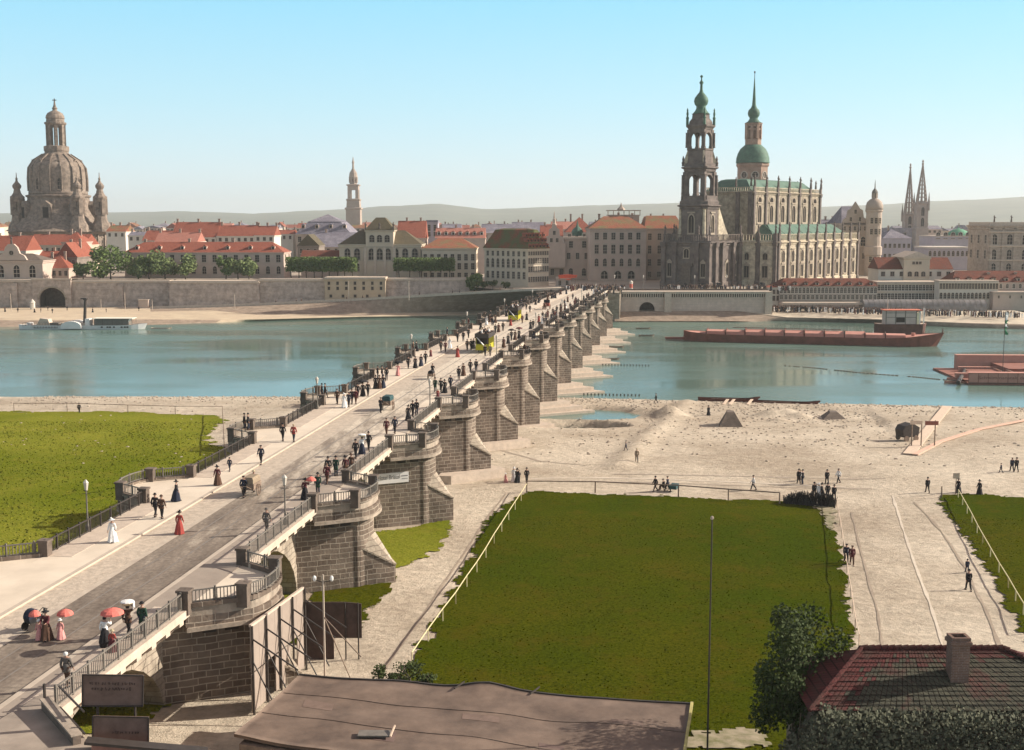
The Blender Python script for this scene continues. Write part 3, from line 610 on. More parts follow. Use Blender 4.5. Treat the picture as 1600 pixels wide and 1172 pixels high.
def win_mesh(style='rect', trim=None, glass=None, bars=(1, 2), tw=.12, hood=0):
    key = (style, trim.name if trim else '', glass.name if glass else '', bars, tw, hood)
    if key in WM: return WM[key]
    b = MB(); trim = trim or M_TRIM; glass = glass or M_GLASS
    if style == 'rect': out = [(-.5, -.5), (.5, -.5), (.5, .5), (-.5, .5)]
    elif style == 'arch': out = [(-.5, -.5), (.5, -.5), (.5, .2)] + [(.5 * math.cos(a), .2 + .3 * math.sin(a)) for a in [R(x) for x in (30, 60, 90, 120, 150)]] + [(-.5, .2)]
    else: out = [(.5 * math.cos(R(a)), .5 * math.sin(R(a))) for a in range(0, 360, 36)]
    n = len(out); big = [(x * (1 + 2 * tw), z * (1 + 1.2 * tw)) for x, z in out]
    v = [(x, -.10, z) for x, z in big] + [(x, -.10, z) for x, z in out] + [(x, .05, z) for x, z in big] + [(x, -.02, z) for x, z in out]
    f = []
    for i in range(n):
        j = (i + 1) % n; f += [(i, j, n + j, n + i), (2 * n + i, 2 * n + j, j, i), (n + i, n + j, 3 * n + j, 3 * n + i)]
    b.add(v, f, 0); b.add([(x, -.02, z) for x, z in out], [tuple(range(n))], 1)
    for i in range(bars[0]):
        x = -.5 + (i + 1) / (bars[0] + 1); b.box(x - .03, x + .03, -.06, -.02, -.5, .45 if style == 'rect' else .4, 0)
    for i in range(bars[1]):
        z = -.5 + (i + 1) / (bars[1] + 1); b.box(-.5, .5, -.055, -.02, z - .018, z + .018, 0)
    b.box(-.68, .68, -.2, .02, -.62, -.54, 0)
    if hood == 1: b.extr([(-.75, .60), (.75, .60), (0, .86)], 'y', -.25, .02, 0)
    if hood == 2: b.box(-.72, .72, -.24, .02, .60, .68, 0)
    me = b.mesh('window', [trim, glass]); WM[key] = me; return me
def windows(parent, me, pts, w, h, rz=0, name='window'):
    """pts: local wall points (x, y, z of the centre); the window faces local -y turned by rz"""
    for p in pts: link(name, me, parent, p, rz, (w, 1.0 if w < 2 else 1.4, h))
def dormer_mesh(key, w, h, d, wall, roof, glass=None):
    if key in WM: return WM[key]
    b = MB(); b.box(-w / 2, w / 2, 0, d, 0, h, 0); b.extr([(-w / 2 - .12, h), (w / 2 + .12, h), (0, h + w * .42)], 'y', -.15, d + w * .3, 1)
    b.add([(-w * .3, -.02, h * .15), (w * .3, -.02, h * .15), (w * .3, -.02, h * .85), (-w * .3, -.02, h * .85)], [(0, 1, 2, 3)], 2)
    WM[key] = b.mesh('dormer', [wall, roof, glass or M_GLASS]); return WM[key]
def chim_mesh(key='ch', w=.85, h=1.5, m=None):
    if key in WM: return WM[key]
    b = MB(); pstack(b, rect(-w / 2, w / 2, -w * .35, w * .35), [(0, -2.5), (0, h - .35), (.12, h - .3), (.12, h - .05), (0, h)])
    WM[key] = b.mesh('chimney', [m or mat('chimney_brick', (.34, .25, .20), var=.3, scale=2)]); return WM[key]
def house(name, label, px0, px1, pe, pr, pb, Y, dep, wall, roofm, roof='hip', ins=None, rows=(), srows=(), lrows=(), cat='building', group=None, cornice=.35, rz=0, dorm=None, chim=(), trim=None, insy=None,
          base=0.0, zb=None, over=.35, X0=None, X1=None, ridge_chim=None):
    """front wall spans px0..px1 at distance Y; pe, pr, pb: eaves, ridge and foot as read off the photograph"""
    ze, zr = zat(pe, Y), zat(pr, Y + dep / 2); z0 = zat(pb, Y) if zb is None else zb
    x0 = xat(px0, ze, Y) if X0 is None else X0; x1 = xat(px1, ze, Y) if X1 is None else X1; W = x1 - x0; xc = (x0 + x1) / 2
    t = thing(name, label, cat, (xc, Y, z0), rz, group); H = ze - z0; rh = max(.6, zr - ze)
    b = MB(); c = cornice
    pstack(b, rect(-W / 2, W / 2, 0, dep), [(.12, 0), (.12, .9), (0, 1.0), (0, H - c * 2.2), (c * .5, H - c * 1.8), (c * .5, H - c), (c, H - c * .6), (c, H)])
    b.build('wall', wall, t)
    r = MB(); o = over
    if roof == 'hip': r.hip(-W / 2, W / 2, 0, dep, H + .02, rh, ins if ins is not None else dep / 2, insy, over=o)
    elif roof == 'gable': r.extr([(-o, H + .02), (dep + o, H + .02), (dep / 2, H + rh)], 'x', -W / 2 - .15, W / 2 + .15)
    elif roof == 'gabley': r.extr([(-W / 2 - o, H + .02), (W / 2 + o, H + .02), (0, H + rh)], 'y', -.15, dep + .15)
    elif roof == 'mansard':
        i1 = dep * .16; h1 = rh * .62; i2 = dep * .45
        pstack(r, rect(-W / 2, W / 2, 0, dep), [(o, H + .02), (-i1, H + h1), (-i1 + .25, H + h1 + .05)])
        r.hip(-W / 2 + i1 - .25, W / 2 - i1 + .25, i1 - .25, dep - i1 + .25, H + h1 + .06, rh - h1, (ins if ins is not None else dep * .35))
    elif roof == 'flat': pstack(r, rect(-W / 2, W / 2, 0, dep), [(.1, H + .02), (.1, H + rh), (-.3, H + rh)])
    r.build('roof', roofm, t)
    for row in rows:
        py_, n, w, h = row[:4]; st = row[4] if len(row) > 4 else 'rect'; f0, f1 = row[5] if len(row) > 5 else (.5 / n, 1 - .5 / n); hood = row[6] if len(row) > 6 else 0
        z = zat(py_, Y) - z0
        windows(t, win_mesh(st, trim, hood=hood), [(-W / 2 + W * (f0 + (f1 - f0) * (i / (n - 1) if n > 1 else .5)), -.01, z) for i in range(n)], w, h)
    for row in srows:
        py_, n, w, h = row[:4]; z = zat(py_, Y) - z0; st = row[4] if len(row) > 4 else 'rect'
        windows(t, win_mesh(st, trim), [(W / 2 + .01, dep * (i + .5) / n, z) for i in range(n)], w, h, math.pi / 2)
    for row in lrows:
        py_, n, w, h = row[:4]; z = zat(py_, Y) - z0
        windows(t, win_mesh('rect', trim), [(-W / 2 - .01, dep * (i + .5) / n, z) for i in range(n)], w, h, -math.pi / 2)
    if dorm:
        n, dw, dh, fr, dm = dorm[:5]
        me = dormer_mesh((name, dw, dh, dm.name), dw, dh, dh * 1.4, dm, dorm[5] if len(dorm) > 5 else roofm)
        slope = rh / (dep / 2) if roof != 'mansard' else (rh * .62) / (dep * .16)
        for i in range(n):
            x = -W / 2 + W * (i + .5) / n; yy = (fr * rh) / slope - (0.1 if roof == 'mansard' else 0); link('dormer', me, t, (x, yy - .3, H + fr * rh - .15))
    for cx_ in chim:
        link('chimney', chim_mesh(), t, (-W / 2 + W * cx_[0], dep * cx_[1], H + rh * cx_[2]))
    t['_W'] = W; t['_H'] = H; t['_rh'] = rh
    return t, W, H, rh
def statue_mesh(key='statue', m=None):
    if key in WM: return WM[key]
    b = MB(); b.lathe([(.42, 0), (.42, .5), (.30, .55), (.40, .7), (.34, 1.3), (.24, 1.75), (.36, 2.15), (.34, 2.35), (.13, 2.5), (.18, 2.68), (.16, 2.85), (.05, 2.95)], 8, sy=.8)
    b.tube((.3, 0, 2.3), (.62, -.1, 1.75), .1, .07, 5); b.tube((-.3, 0, 2.3), (-.5, -.25, 2.75), .1, .06, 5)
    WM[key] = b.mesh('statue', [m or W_CHDARK]); return WM[key]
def balustrade(b, p, q, h=1.1, gap=.7, k=None, w=.3):
    p = Vector(p); q = Vector(q); L = (q - p).length; n = max(2, int(L / gap)); d = (q - p) / L
    b.bar(p + Vector((0, 0, .12)), q + Vector((0, 0, .12)), w, .24, k); b.bar(p + Vector((0, 0, h - .1)), q + Vector((0, 0, h - .1)), w, .2, k)
    for i in range(n):
        c = p + d * L * (i + .5) / n; b.box(c.x - .11, c.x + .11, c.y - .11, c.y + .11, c.z + .2, c.z + h - .15, k)
# ------------------------------------------------------------------ far bank
ZC = 9.2
cg = MB(); cg.add([(-9000, 447, ZC), (-16, 447, ZC), (12, 412, ZC), (75, 417, ZC), (97, 440, ZC), (9000, 440, ZC), (9000, 9000, ZC), (-9000, 9000, ZC)], [tuple(range(8))])
struct(cg.build('city_ground', mat('paving_earth', (.36, .30, .24), var=.15, scale=.1)))
# --- left quay: beach, bank and ramp
def strip3(name, lines, m, wob=0.0, sub=14):
    """a terrain strip through several long polylines (each a list of points), densified"""
    b = MB(); cols = []
    for ln in lines:
        pts = []
        for p, q in zip(ln, ln[1:]):
            for i in range(sub): pts.append(Vector(p).lerp(Vector(q), i / sub))
        pts.append(Vector(ln[-1])); cols.append(pts)
    n = len(cols[0]); vs = []
    for j, c in enumerate(cols):
        for p in c:
            k = wob if 0 < j < len(cols) - 1 or wob < 0 else 0
            vs.append((p.x + abs(wob) * 1.5 * noise.noise(p * .07), p.y + abs(wob) * 3 * noise.noise(p * .05 + Vector((5, 0, 0))), p.z + k * .3 * noise.noise(p * .2)))
    b.add(vs, [(j * n + i, j * n + i + 1, (j + 1) * n + i + 1, (j + 1) * n + i) for j in range(len(cols) - 1) for i in range(n - 1)])
    return struct(b.build(name, m, smooth=True))
M_QSAND = mat('quay_sand', (.58, .47, .33), col2=(.46, .36, .26), scale=.25, detail=6)
M_QSTONE = masonry('quay_bank_stone', (.38, .29, .22), (.32, .24, .18), (.28, .22, .17), bw=1.2, bh=.5, ms=.05, vary=.35)
M_QWALL = masonry('terrace_wall_stone', (.50, .40, .34), (.42, .335, .28), (.47, .385, .33), bw=2.2, bh=.8, ms=.04, vary=.45)
q0 = [onz(-160, 516, -.6), onz(0, 516, -.6), onz(120, 514, -.6), onz(235, 512, -.6), onz(330, 508, -.6), onz(400, 504, -.6), onz(560, 500, -.6), onz(700, 498, -.6), onz(800, 497, -.6), onz(880, 496, -.6)]
q1 = [onz(-160, 500.5, 1.3), onz(0, 500.5, 1.3), onz(120, 500, 1.3), onz(235, 499, 1.2), onz(345, 500, .7), onz(410, 499, .6), onz(560, 495, .6), onz(700, 493, .6), onz(800, 491, .8), onz(880, 488, .8)]
q2 = [onz(-160, 497, 1.9), onz(0, 497, 1.9), onz(120, 495, 1.9), onz(235, 487, 2.0), onz(330, 485, 2.4), onz(400, 492, 1.4), onz(560, 490, 1.2), onz(700, 487, 1.3), onz(800, 484, 1.5), onz(880, 482, 1.5)]
q3 = [onz(-160, 478, 2), onz(0, 478, 2.0), onz(120, 478, 2), onz(235, 482.5, 2.2), onz(330, 480, 2.9), onz(400, 477.5, 3.5), onz(560, 469.5, 5.4), onz(700, 461.5, 7.4), onz(815, 455, 9.4), onz(880, 453, 9.9)]
strip3('quay_bank', [q0[:5], q1[:5]], M_QSTONE, 0); strip3('quay_sand', [q0[4:], q1[4:]], M_QSAND, 0); strip3('quay_sand', [q1, q2], M_QSAND, 0); strip3('quay_sand', [q2[:4], q3[:4]], M_QSAND, 0); strip3('quay_bank', [q2[3:], q3[3:]], M_QSTONE, 0)
q4 = [(v.x, v.y + 4.2, v.z + .02) for v in q3]; q5 = [(v.x, max(v.y + 9, 452), v.z + .02) for v in q3]
strip3('quay_road', [q3, q4, q5], mat('quay_road_dust', (.62, .52, .40), var=.1, scale=.3))
pw = MB()
pl_ = [Vector(p) for p in q3[3:]]
for p, q in zip(pl_, pl_[1:]): pw.bar(p + Vector((0, .1, .35)), q + Vector((0, .1, .35)), .45, .8)
tag(pw.build('parapet_wall', M_CAP), 'low pale parapet along the ramp road climbing to the bridge', 'wall')
# --- the long terrace wall with its arch
def wall_seg(name, label, px0, px1, ptop, pbot, Y, dep, m, cap=True, butt=0, X1=None):
    zt = zat(ptop, Y); zb = zat(pbot, Y) - 1.5; x0 = xat(px0, zt, Y); x1 = xat(px1, zt, Y)
    t = thing(name, label, 'wall', ((x0 + x1) / 2, Y, zb)); W = x1 - x0; H = zt - zb; b = MB()
    pstack(b, rect(-W / 2, W / 2, 0, dep), [(.35, 0), (.25, H * .35), (.0, H - .9)]); b.build('masonry', m, t)
    c = MB(); pstack(c, rect(-W / 2, W / 2, 0, dep), [(.02, H - .9), (.3, H - .75), (.3, H - .45), (.05, H - .4), (.05, H)]); c.build('coping', M_CAP, t)
    for i in range(butt):
        k = MB(); x = -W / 2 + W * (i + .5) / butt; pstack(k, rect(x - .9, x + .9, -1.0, 0), [(.2, 0), (0, H - 2.0), (-.25, H - 1.2)]); k.build('buttress', m, t)
    return t, W, H
T_Y = 447
wall_seg('terrace_wall', 'long weathered terrace wall left of the dark arch behind the steamer', -120, 52, 437, 478, T_Y, 6, M_QWALL, butt=3)
# arch section
zt = zat(437, T_Y); zb = zat(479, T_Y) - .5; xa, xb = xat(52, zt, T_Y), xat(112, zt, T_Y); t = thing('arched_gateway', 'wide dark arched gateway through the terrace wall under the red roofs', 'gateway', ((xa + xb) / 2, T_Y - 1.2, zb))
W = xb - xa; H = zt - zb; aw = W * .34; zsp = H * .30; b = MB(); n = 16
arc = [(aw * math.cos(math.pi * i / n) - 0, zsp + (H * .72 - zsp) * math.sin(math.pi * i / n)) for i in range(n + 1)][::-1]
fr_ = [(-W / 2, 0), (-aw, 0)] + arc + [(aw, 0), (W / 2, 0), (W / 2, H), (-W / 2, H)]
b.extr(fr_, 'y', 0, 1.0); b.build('masonry', M_QWALL, t)
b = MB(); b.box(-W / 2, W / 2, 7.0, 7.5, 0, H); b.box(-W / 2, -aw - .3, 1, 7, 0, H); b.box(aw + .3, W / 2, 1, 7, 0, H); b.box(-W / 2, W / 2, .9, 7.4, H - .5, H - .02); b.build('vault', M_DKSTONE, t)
b = MB()
for i in range(n):
    (x0, z0), (x1, z1) = arc[i], arc[i + 1]; f_ = 1.14
    b.add([(x0, -.15, z0), (x1, -.15, z1), (x1 * f_, -.15, zsp + (z1 - zsp) * f_), (x0 * f_, -.15, zsp + (z0 - zsp) * f_)], [(0, 1, 2, 3)])
b.build('arch_ring', M_BRSTONE2, t)
b = MB(); b.box(-W / 2 - .3, W / 2 + .3, -.35, .6, H, H + .5); b.build('coping', M_CAP, t)
wall_seg('terrace_wall', 'stained terrace wall right of the dark arch below the round green trees', 112, 265, 438, 478, T_Y, 6, M_QWALL, butt=1)
wall_seg('terrace_wall', 'dark projecting terrace wall in front of the long red roofed building', 265, 404, 439, 478, T_Y - 5, 10, M_QWALL, butt=0)
wall_seg('terrace_wall', 'grey terrace wall below the long clipped hedge of trees', 404, 508, 436, 474, T_Y - 4, 9, M_QWALL)
t, W, H, rh = house('casemate_house', 'tan stone casemate with three rows of small windows set in the terrace wall', 507, 602, 436, 434, 474, T_Y - 7, 10, mat('tan_stone', (.42, .33, .235), var=.1, scale=.3), M_CAP, roof='flat',
                    rows=[(442.5, 7, .75, 1.0), (450.5, 7, .75, 1.0), (462.5, 5, .8, .9)], trim=M_TRIMD, zb=2.0)
wall_seg('terrace_wall', 'high smooth terrace wall under the flat topped trees nearest the bridge', 602, 733, 435, 466, T_Y - 4, 9, M_QWALL, butt=0)
tg = MB(); z_ = zat(437, T_Y) - .35; tg.add([(xat(-120, z_, T_Y), T_Y + 2, z_), (xat(733, z_, T_Y), T_Y + 2, z_), (xat(733, z_, T_Y), 520, z_), (xat(-120, z_, T_Y), 520, z_)], [(0, 1, 2, 3)]); struct(tg.build('terrace_ground', MATS['paving_earth']))
TZ = z_
# --- houses and palaces behind, left to right (photo columns)
house('pavilion', 'ornate domed terrace pavilion with two arched windows at the far left', -40, 66, 407, 396, 438, 452, 12, W_PINK, M_DKSTONE, roof='hip', rows=[(424, 4, 2.2, 4.5, 'arch', (.15, .85))], trim=M_CAP, cornice=.5, zb=TZ)
pg = thing('garden_gable', 'small curved stone gable with a statue standing over the terrace pavilion', 'gable', (xat(18, 12, 450), 451.0, zat(407, 450) + .1))
b = MB(); b.extr([(-5.5, 0), (5.5, 0), (4.6, 1.6), (3.0, 2.4), (2.2, 4.6), (1.0, 5.8), (-1.0, 5.8), (-2.2, 4.6), (-3.0, 2.4), (-4.6, 1.6)], 'y', 0, 1.2); b.build('gable_wall', W_PINK, pg)
link('statue', statue_mesh(), pg, (0, .6, 5.8)); link('window', win_mesh('round'), pg, (0, -.02, 2.6), 0, (1.6, 1, 1.6))
hs = [
 ('town_house', 'red roofed town house at the far left edge behind the pavilion', -30, 40, 392, 368, 440, 470, 16, W_WHITE, T_RED, 'gable'),
 ('town_house', 'long dark red roof running below the great domed church', 42, 132, 383, 366, 440, 520, 18, W_CREAM, T_RED, 'gable'),
 ('town_house', 'red roof set crosswise beside the domed church, its gable to the right', 96, 128, 378, 362, 440, 500, 12, W_PINK, T_RED, 'hip'),
 ('town_house', 'low orange red roof between the pavilion and the pale gable', 36, 92, 405, 392, 440, 480, 14, W_GREY, T_RED, 'gable'),
 ('town_house', 'squat house with hipped orange roof above the dark gateway', 62, 107, 419, 398, 440, 462, 12, W_PINK, T_RED, 'hip'),
 ('town_house', 'narrow house with steep gable and pale lit end wall beside the dark tree', 88, 120, 402, 378, 440, 470, 22, W_DARK, T_RED, 'gabley'),
]
for nm, lb, a, b_, pe, pr, pb, Y, dp, wl, rf, ro in hs:
    house(nm, lb, a, b_, pe, pr, pb, Y, dp, wl, rf, ro, rows=[(pe + 8, max(3, int((b_ - a) / 9)), 1.0, 1.7)], chim=[(.25, .5, .9), (.7, .5, .95)], zb=ZC, group='red roofed houses at the foot of the domed church')
house('garden_palace', 'long two storey palace with red hipped roof and small dormers behind the round trees', 194, 443, 394.5, 378, 432, 468, 15, W_PINK, T_RED, 'hip', ins=6,
      rows=[(404, 15, 1.5, 2.6), (422, 15, 1.4, 2.8, 'arch')], srows=[(404, 2, 1.3, 2.6)], dorm=(7, 1.3, 1.3, .28, W_PINK), chim=[(.1, .5, .9), (.38, .5, .95), (.66, .5, .95)], zb=TZ)
for nm, lb, a, b_, pe, pr, Y, dp, rf in [
 ('row_house', 'highest red roof of the row above the garden palace, stone party walls between its bays', 268, 338, 371, 347, 545, 18, T_RED),
 ('row_house', 'orange red roof with pale party walls, second in the row above the garden palace', 339, 398, 369, 352, 545, 16, T_RED),
 ('row_house', 'red roof at the right end of the row above the garden palace', 398, 428, 368, 353, 545, 16, T_RED),
 ('row_house', 'low pink red roof directly behind the left half of the garden palace', 242, 308, 378, 363, 515, 14, T_REDP),
 ('row_house', 'small dark red roof left of the highest roof in the row', 222, 268, 376, 360, 560, 18, T_RED),
 ('row_house', 'narrow red roofed house beyond the right end of the garden palace', 430, 458, 366, 359, 640, 14, T_RED),
 ('row_house', 'brown roofed cottage just right of the domed church', 166, 196, 362, 352, 640, 16, T_MOSS2),
 ('row_house', 'white walled house with flat grey roof left of the red row', 200, 240, 368, 362, 600, 12, T_SLATE)]:
    house(nm, lb, a, b_, pe, pr, 440, Y, dp, W_WHITE, rf, 'gable', rows=[(pe + 5, max(2, int((b_ - a) / 9)), 1.1, 1.6)], chim=[(.03, .5, 1), (.5, .5, 1), (.97, .5, 1)], zb=ZC, group='roofs behind the garden palace')
# purple slate theatre roof and court buildings
house('slate_hall', 'broad building with faded violet slate mansard roof behind the hedge', 462, 548, 366, 335, 440, 620, 34, W_GREY, T_SLATE, 'mansard', rows=[(374, 7, 1.6, 2.6)], dorm=(4, 1.8, 1.8, .3, W_GREY), zb=ZC, cornice=.5)
house('slate_hall', 'lower violet slate roofed wing in front of the broad slate building', 482, 556, 386, 363, 440, 560, 22, W_GREY, T_SLATE, 'gable', rows=[(392, 6, 1.2, 2.0)], zb=ZC, chim=[(.3, .5, 1)])
house('town_house', 'brown gabled house between the garden palace and the violet roofs', 465, 498, 384, 366, 440, 520, 16, W_DARK, T_OLIVE, 'gabley', rows=[(392, 3, 1.1, 1.8)], zb=ZC)
house('town_house', 'low dark red roof behind the long clipped hedge', 470, 533, 401, 391, 440, 480, 10, W_PINK, T_DRED, 'gable', zb=ZC, rows=[(408, 6, 1.0, 1.8)])
# the academy library with tall attic roof
t, W, H, rh = house('library', 'baroque library with tall olive roof over a pedimented centre and arched windows', 530, 657, 382, 360, 433, 466, 20, W_CREAM, T_OLIVE, 'hip', ins=7,
      rows=[(397, 8, 2.1, 4.2, 'arch', (.1, .93)), (418, 8, 1.5, 2.6, 'rect', (.1, .93))], srows=[(397, 3, 1.7, 3.6, 'arch')], zb=TZ, cornice=.6)
b = MB(); w2 = W * .17; h2 = zat(360, 466) - zat(382, 466); pstack(b, rect(-w2, w2, -.8, 12), [(0, 0), (0, H + h2 - .6), (.4, H + h2 - .4), (.4, H + h2)]); b.build('centre_block', W_CREAM, t)
b = MB(); b.hip(-w2, w2, -.8, 12, H + h2 + .02, zat(340, 472) - zat(360, 466), 4.0, 4.5, over=.5); b.build('upper_roof', T_OLIVE, t)
windows(t, win_mesh('arch'), [(-w2 * .55, -.82, H + h2 * .42), (0, -.82, H + h2 * .42), (w2 * .55, -.82, H + h2 * .42)], 1.8, 2.6)
windows(t, win_mesh('arch', hood=2), [(x, -.82, zat(397, 466) - TZ) for x in (-w2 * .6, 0, w2 * .6)], 2.1, 4.2)
for x in (-w2 - .3, -w2 * .35, w2 * .35, w2 + .3):
    b = MB(); pstack(b, rect(x - .5, x + .5, -1.25, -.8), [(.1, 0), (0, .5), (0, H - 1), (.15, H - .8)]); b.build('pilaster', M_CAP, t)
for x in (-w2, 0, w2): link('statue', statue_mesh(), t, (x, -.6, H + h2))
house('town_house', 'tall brick red roofed house between the library and the violet tower', 620, 664, 372, 345, 440, 560, 20, W_PINK, T_RED, 'gable', zb=ZC, chim=[(.3, .5, 1), (.8, .5, 1)])
house('stair_tower_house', 'narrow violet grey block with slit windows beside the tall brick red roof', 666, 684, 347, 344, 440, 600, 10, mat('violet_wall', (.38, .34, .37), var=.1, scale=.3), T_SLATE, 'flat', rows=[(356, 2, 1.2, 2.8), (366, 2, 1.2, 2.0)], zb=ZC)
house('row_house', 'row of small dormered pink roofs behind the slate strip house', 680, 758, 372, 356, 440, 560, 16, W_PINK, T_REDP, 'gable', dorm=(7, 1.6, 1.5, .3, W_WHITE), chim=[(.1, .5, 1), (.4, .5, 1), (.75, .5, 1)], zb=ZC)
house('court_house', 'cream house with mossy red hipped roof just left of the big corner house', 659, 744, 388, 372, 452, 462, 22, W_CREAM, T_MOSS2, 'hip', ins=6,
      rows=[(402, 8, 1.2, 2.2), (416, 8, 1.2, 2.2), (431, 8, 1.2, 2.2)], srows=[(402, 3, 1.1, 2), (416, 3, 1.1, 2), (431, 3, 1.1, 2)], zb=ZC, cornice=.4)
MOVE = None
# big corner house: front in shade, long lit flank to the right
def corner_house(name, label, pxl, pxc, pxr, pe, pr, pb, Y, theta, wl, wr, wall, roofm, frows, srows, mans=True, dorms=0):
    """corner nearest the viewer at pxc; the flank runs back at theta from straight-ahead until it reaches pxr; the front runs left to pxl"""
    ze = zat(pe, Y); z0 = ZC; xc_ = xat(pxc, ze, Y); sn, cs = math.sin(theta), math.cos(theta)
    kr = (pxr - CX) / F; kl = (pxl - CX) / F; L = (kr * Y - xc_) / (sn - kr * cs); Wd = (xc_ - kl * Y) / (cs + kl * sn)
    rz = -theta; t = thing(name, label, 'building', (xc_, Y, z0), rz); H = ze - z0; b = MB()
    pstack(b, rect(-Wd, 0, 0, L), [(.12, 0), (.12, 1), (0, 1.1), (0, H - 1), (.2, H - .8), (.2, H - .5), (.45, H - .3), (.45, H)]); b.build('wall', wall, t)
    zr = zat(pr, Y + L / 2); rh = zr - ze; r = MB(); i1 = Wd * .17; h1 = rh * .55
    pstack(r, rect(-Wd, 0, 0, L), [(.5, H + .02), (.4, H + .1), (-i1 * .75, H + rh * .93), (-i1 * 1.3, H + rh)]); r.build('roof', roofm, t)
    for py_, n, w_, h_, *st in frows: windows(t, win_mesh(st[0] if st else 'rect'), [(-Wd + Wd * (i + .7) / (n + .4), -.01, zat(py_, Y) - z0) for i in range(n)], w_, h_)
    for py_, n, w_, h_ in srows: windows(t, win_mesh('rect'), [(.01, L * (i + .5) / n, zat(py_, Y) - z0) for i in range(n)], w_, h_, math.pi / 2)
    if dorms:
        me = dormer_mesh((name, 'd'), 1.3, .9, 1.6, T_RED, T_RED)
        for fr in (.06, .34, .60):
            for i in range(dorms): link('dormer', me, t, (-i1 * .75 * fr / .93 + .35, L * (i + .5) / dorms, H + rh * fr), math.pi / 2)
    return t, Wd, L, H, rh
corner_house('corner_house', 'large corner house with huge mossy red mansard roof and bright flank at the bridge end', 757, 825, 857, 389, 357, 451, 440, R(45), 0, 0, W_CREAM, T_MOSS,
             [(397, 8, 1.15, 1.7), (412, 8, 1.35, 3.2, 'arch'), (431, 8, 1.25, 2.4)], [(396, 9, .8, 1.3), (408, 9, .85, 1.9), (421, 9, .85, 1.9), (437, 9, .8, 1.7)], dorms=6)
house('gable_house', 'narrow grey house in the gap right of the big corner house', 856, 884, 392, 380, 452, 512, 20, W_GREY, T_RED, 'gable', rows=[(402, 2, 1.6, 2.4), (425, 2, 1.4, 2.4), (412, 2, 1.4, 2.2)], zb=ZC)
# stepped gate gable with slender spire
xg = xat(866, 25, 508); t = thing('gate_gable', 'stepped stone gable crowned by a slender openwork spire over the gateway', 'gable', (xg, 508, ZC)); b = MB(); zg = zat(380, 508) - ZC; ztp = zat(352, 508) - ZC
b.extr([(-4.6, zg - 10), (4.6, zg - 10), (4.6, zg), (3.6, zg), (3.4, zg + 2.6), (2.3, zg + 3.1), (2.1, zg + 5.6), (1.1, zg + 6.2), (.8, ztp), (-.8, ztp), (-1.1, zg + 6.2), (-2.1, zg + 5.6), (-2.3, zg + 3.1), (-3.4, zg + 2.6), (-3.6, zg), (-4.6, zg)], 'y', 0, 1.4)
b.build('gable_wall', W_PINK, t); b = MB(); b.lathe([(.9, ztp), (1.0, ztp + .6), (.6, ztp + .8), (.7, ztp + 2.4), (.3, ztp + 2.8), (.35, ztp + 3.2), (.05, zat(330, 508) - ZC)], 6, 0, .7); b.build('spire', W_PINK, t)
windows(t, win_mesh('rect'), [(-1.2, -.02, zg + 1.2), (1.2, -.02, zg + 1.2), (0, -.02, zg + 4.2)], 1, 1.5)
house('palace_wing', 'low stone palace wing with a small green cupola between the gateway and the grand palace', 882, 923, 373, 371, 448, 510, 18, W_PINK, M_CAP, 'flat', rows=[(382, 2, 1.5, 2.6), (400, 3, 1.3, 2.4, 'rect'), (425, 2, 1.6, 3, 'arch')], zb=ZC, cornice=.45)
cu = thing('cupola', 'little green copper cupola on the palace wing roof', 'cupola', (xat(902, 25, 518), 518, zat(371, 510) + .6)); b = MB(); b.lathe([(2.2, 0), (2.2, 1.2), (2.5, 1.3), (2.3, 2.0), (1.6, 3.0), (.7, 3.7), (.4, 4.6), (.05, 6.5)], 8); b.build('copper_roof', M_COPPERL, cu)
house('grand_palace', 'four storey grey palace with red hipped roof and round arched gateways left of the church', 922, 1010, 357, 338, 447, 492, 26, W_PINK, T_MOSS2, 'hip', ins=7, zb=ZC, cornice=.5, over=.7,
      rows=[(369, 6, 1.5, 2.6, 'rect', (.12, .86)), (389.5, 6, 1.5, 3.4, 'rect', (.12, .86), 2), (410, 6, 1.4, 3.0, 'arch', (.12, .86)), (433, 3, 2.6, 5.0, 'arch', (.26, .74))], chim=[(.2, .5, .9), (.55, .5, 1), (.8, .5, .95)])
house('palace_wing', 'set back grey palace wing with red roof between the grand palace and the church tower', 1008, 1068, 357, 337, 447, 505, 24, W_GREY, T_MOSS2, 'hip', ins=2, zb=ZC, cornice=.45,
      rows=[(370, 4, 1.4, 2.6), (390, 4, 1.4, 3.2), (410, 4, 1.3, 2.6), (430, 4, 1.4, 2.8)])
rt = thing('roof_belvedere', 'small openwork roof terrace with a pointed turret above the grand palace roof', 'roof terrace', (xat(975, 36, 530), 530, zat(337, 530))); b = MB(); b.box(-7, 7, 0, 6, 0, .4); b.box(-7.2, 7.2, -.2, 6.2, 2.0, 2.35)
for x in (-6.8, -4.5, -2.2, 0, 2.2, 4.5, 6.8): b.box(x - .15, x + .15, -.1, .2, .4, 2.0)
b.lathe([(1.8, 2.3), (1.6, 2.9), (.5, 4.0), (.05, 5.6)], 6, -1, 3); b.build('terrace_frame', W_GREY, rt); b = MB(); b.box(-6.5, 6.5, .2, 5.8, -6, .0); b.build('base', W_GREY, rt)
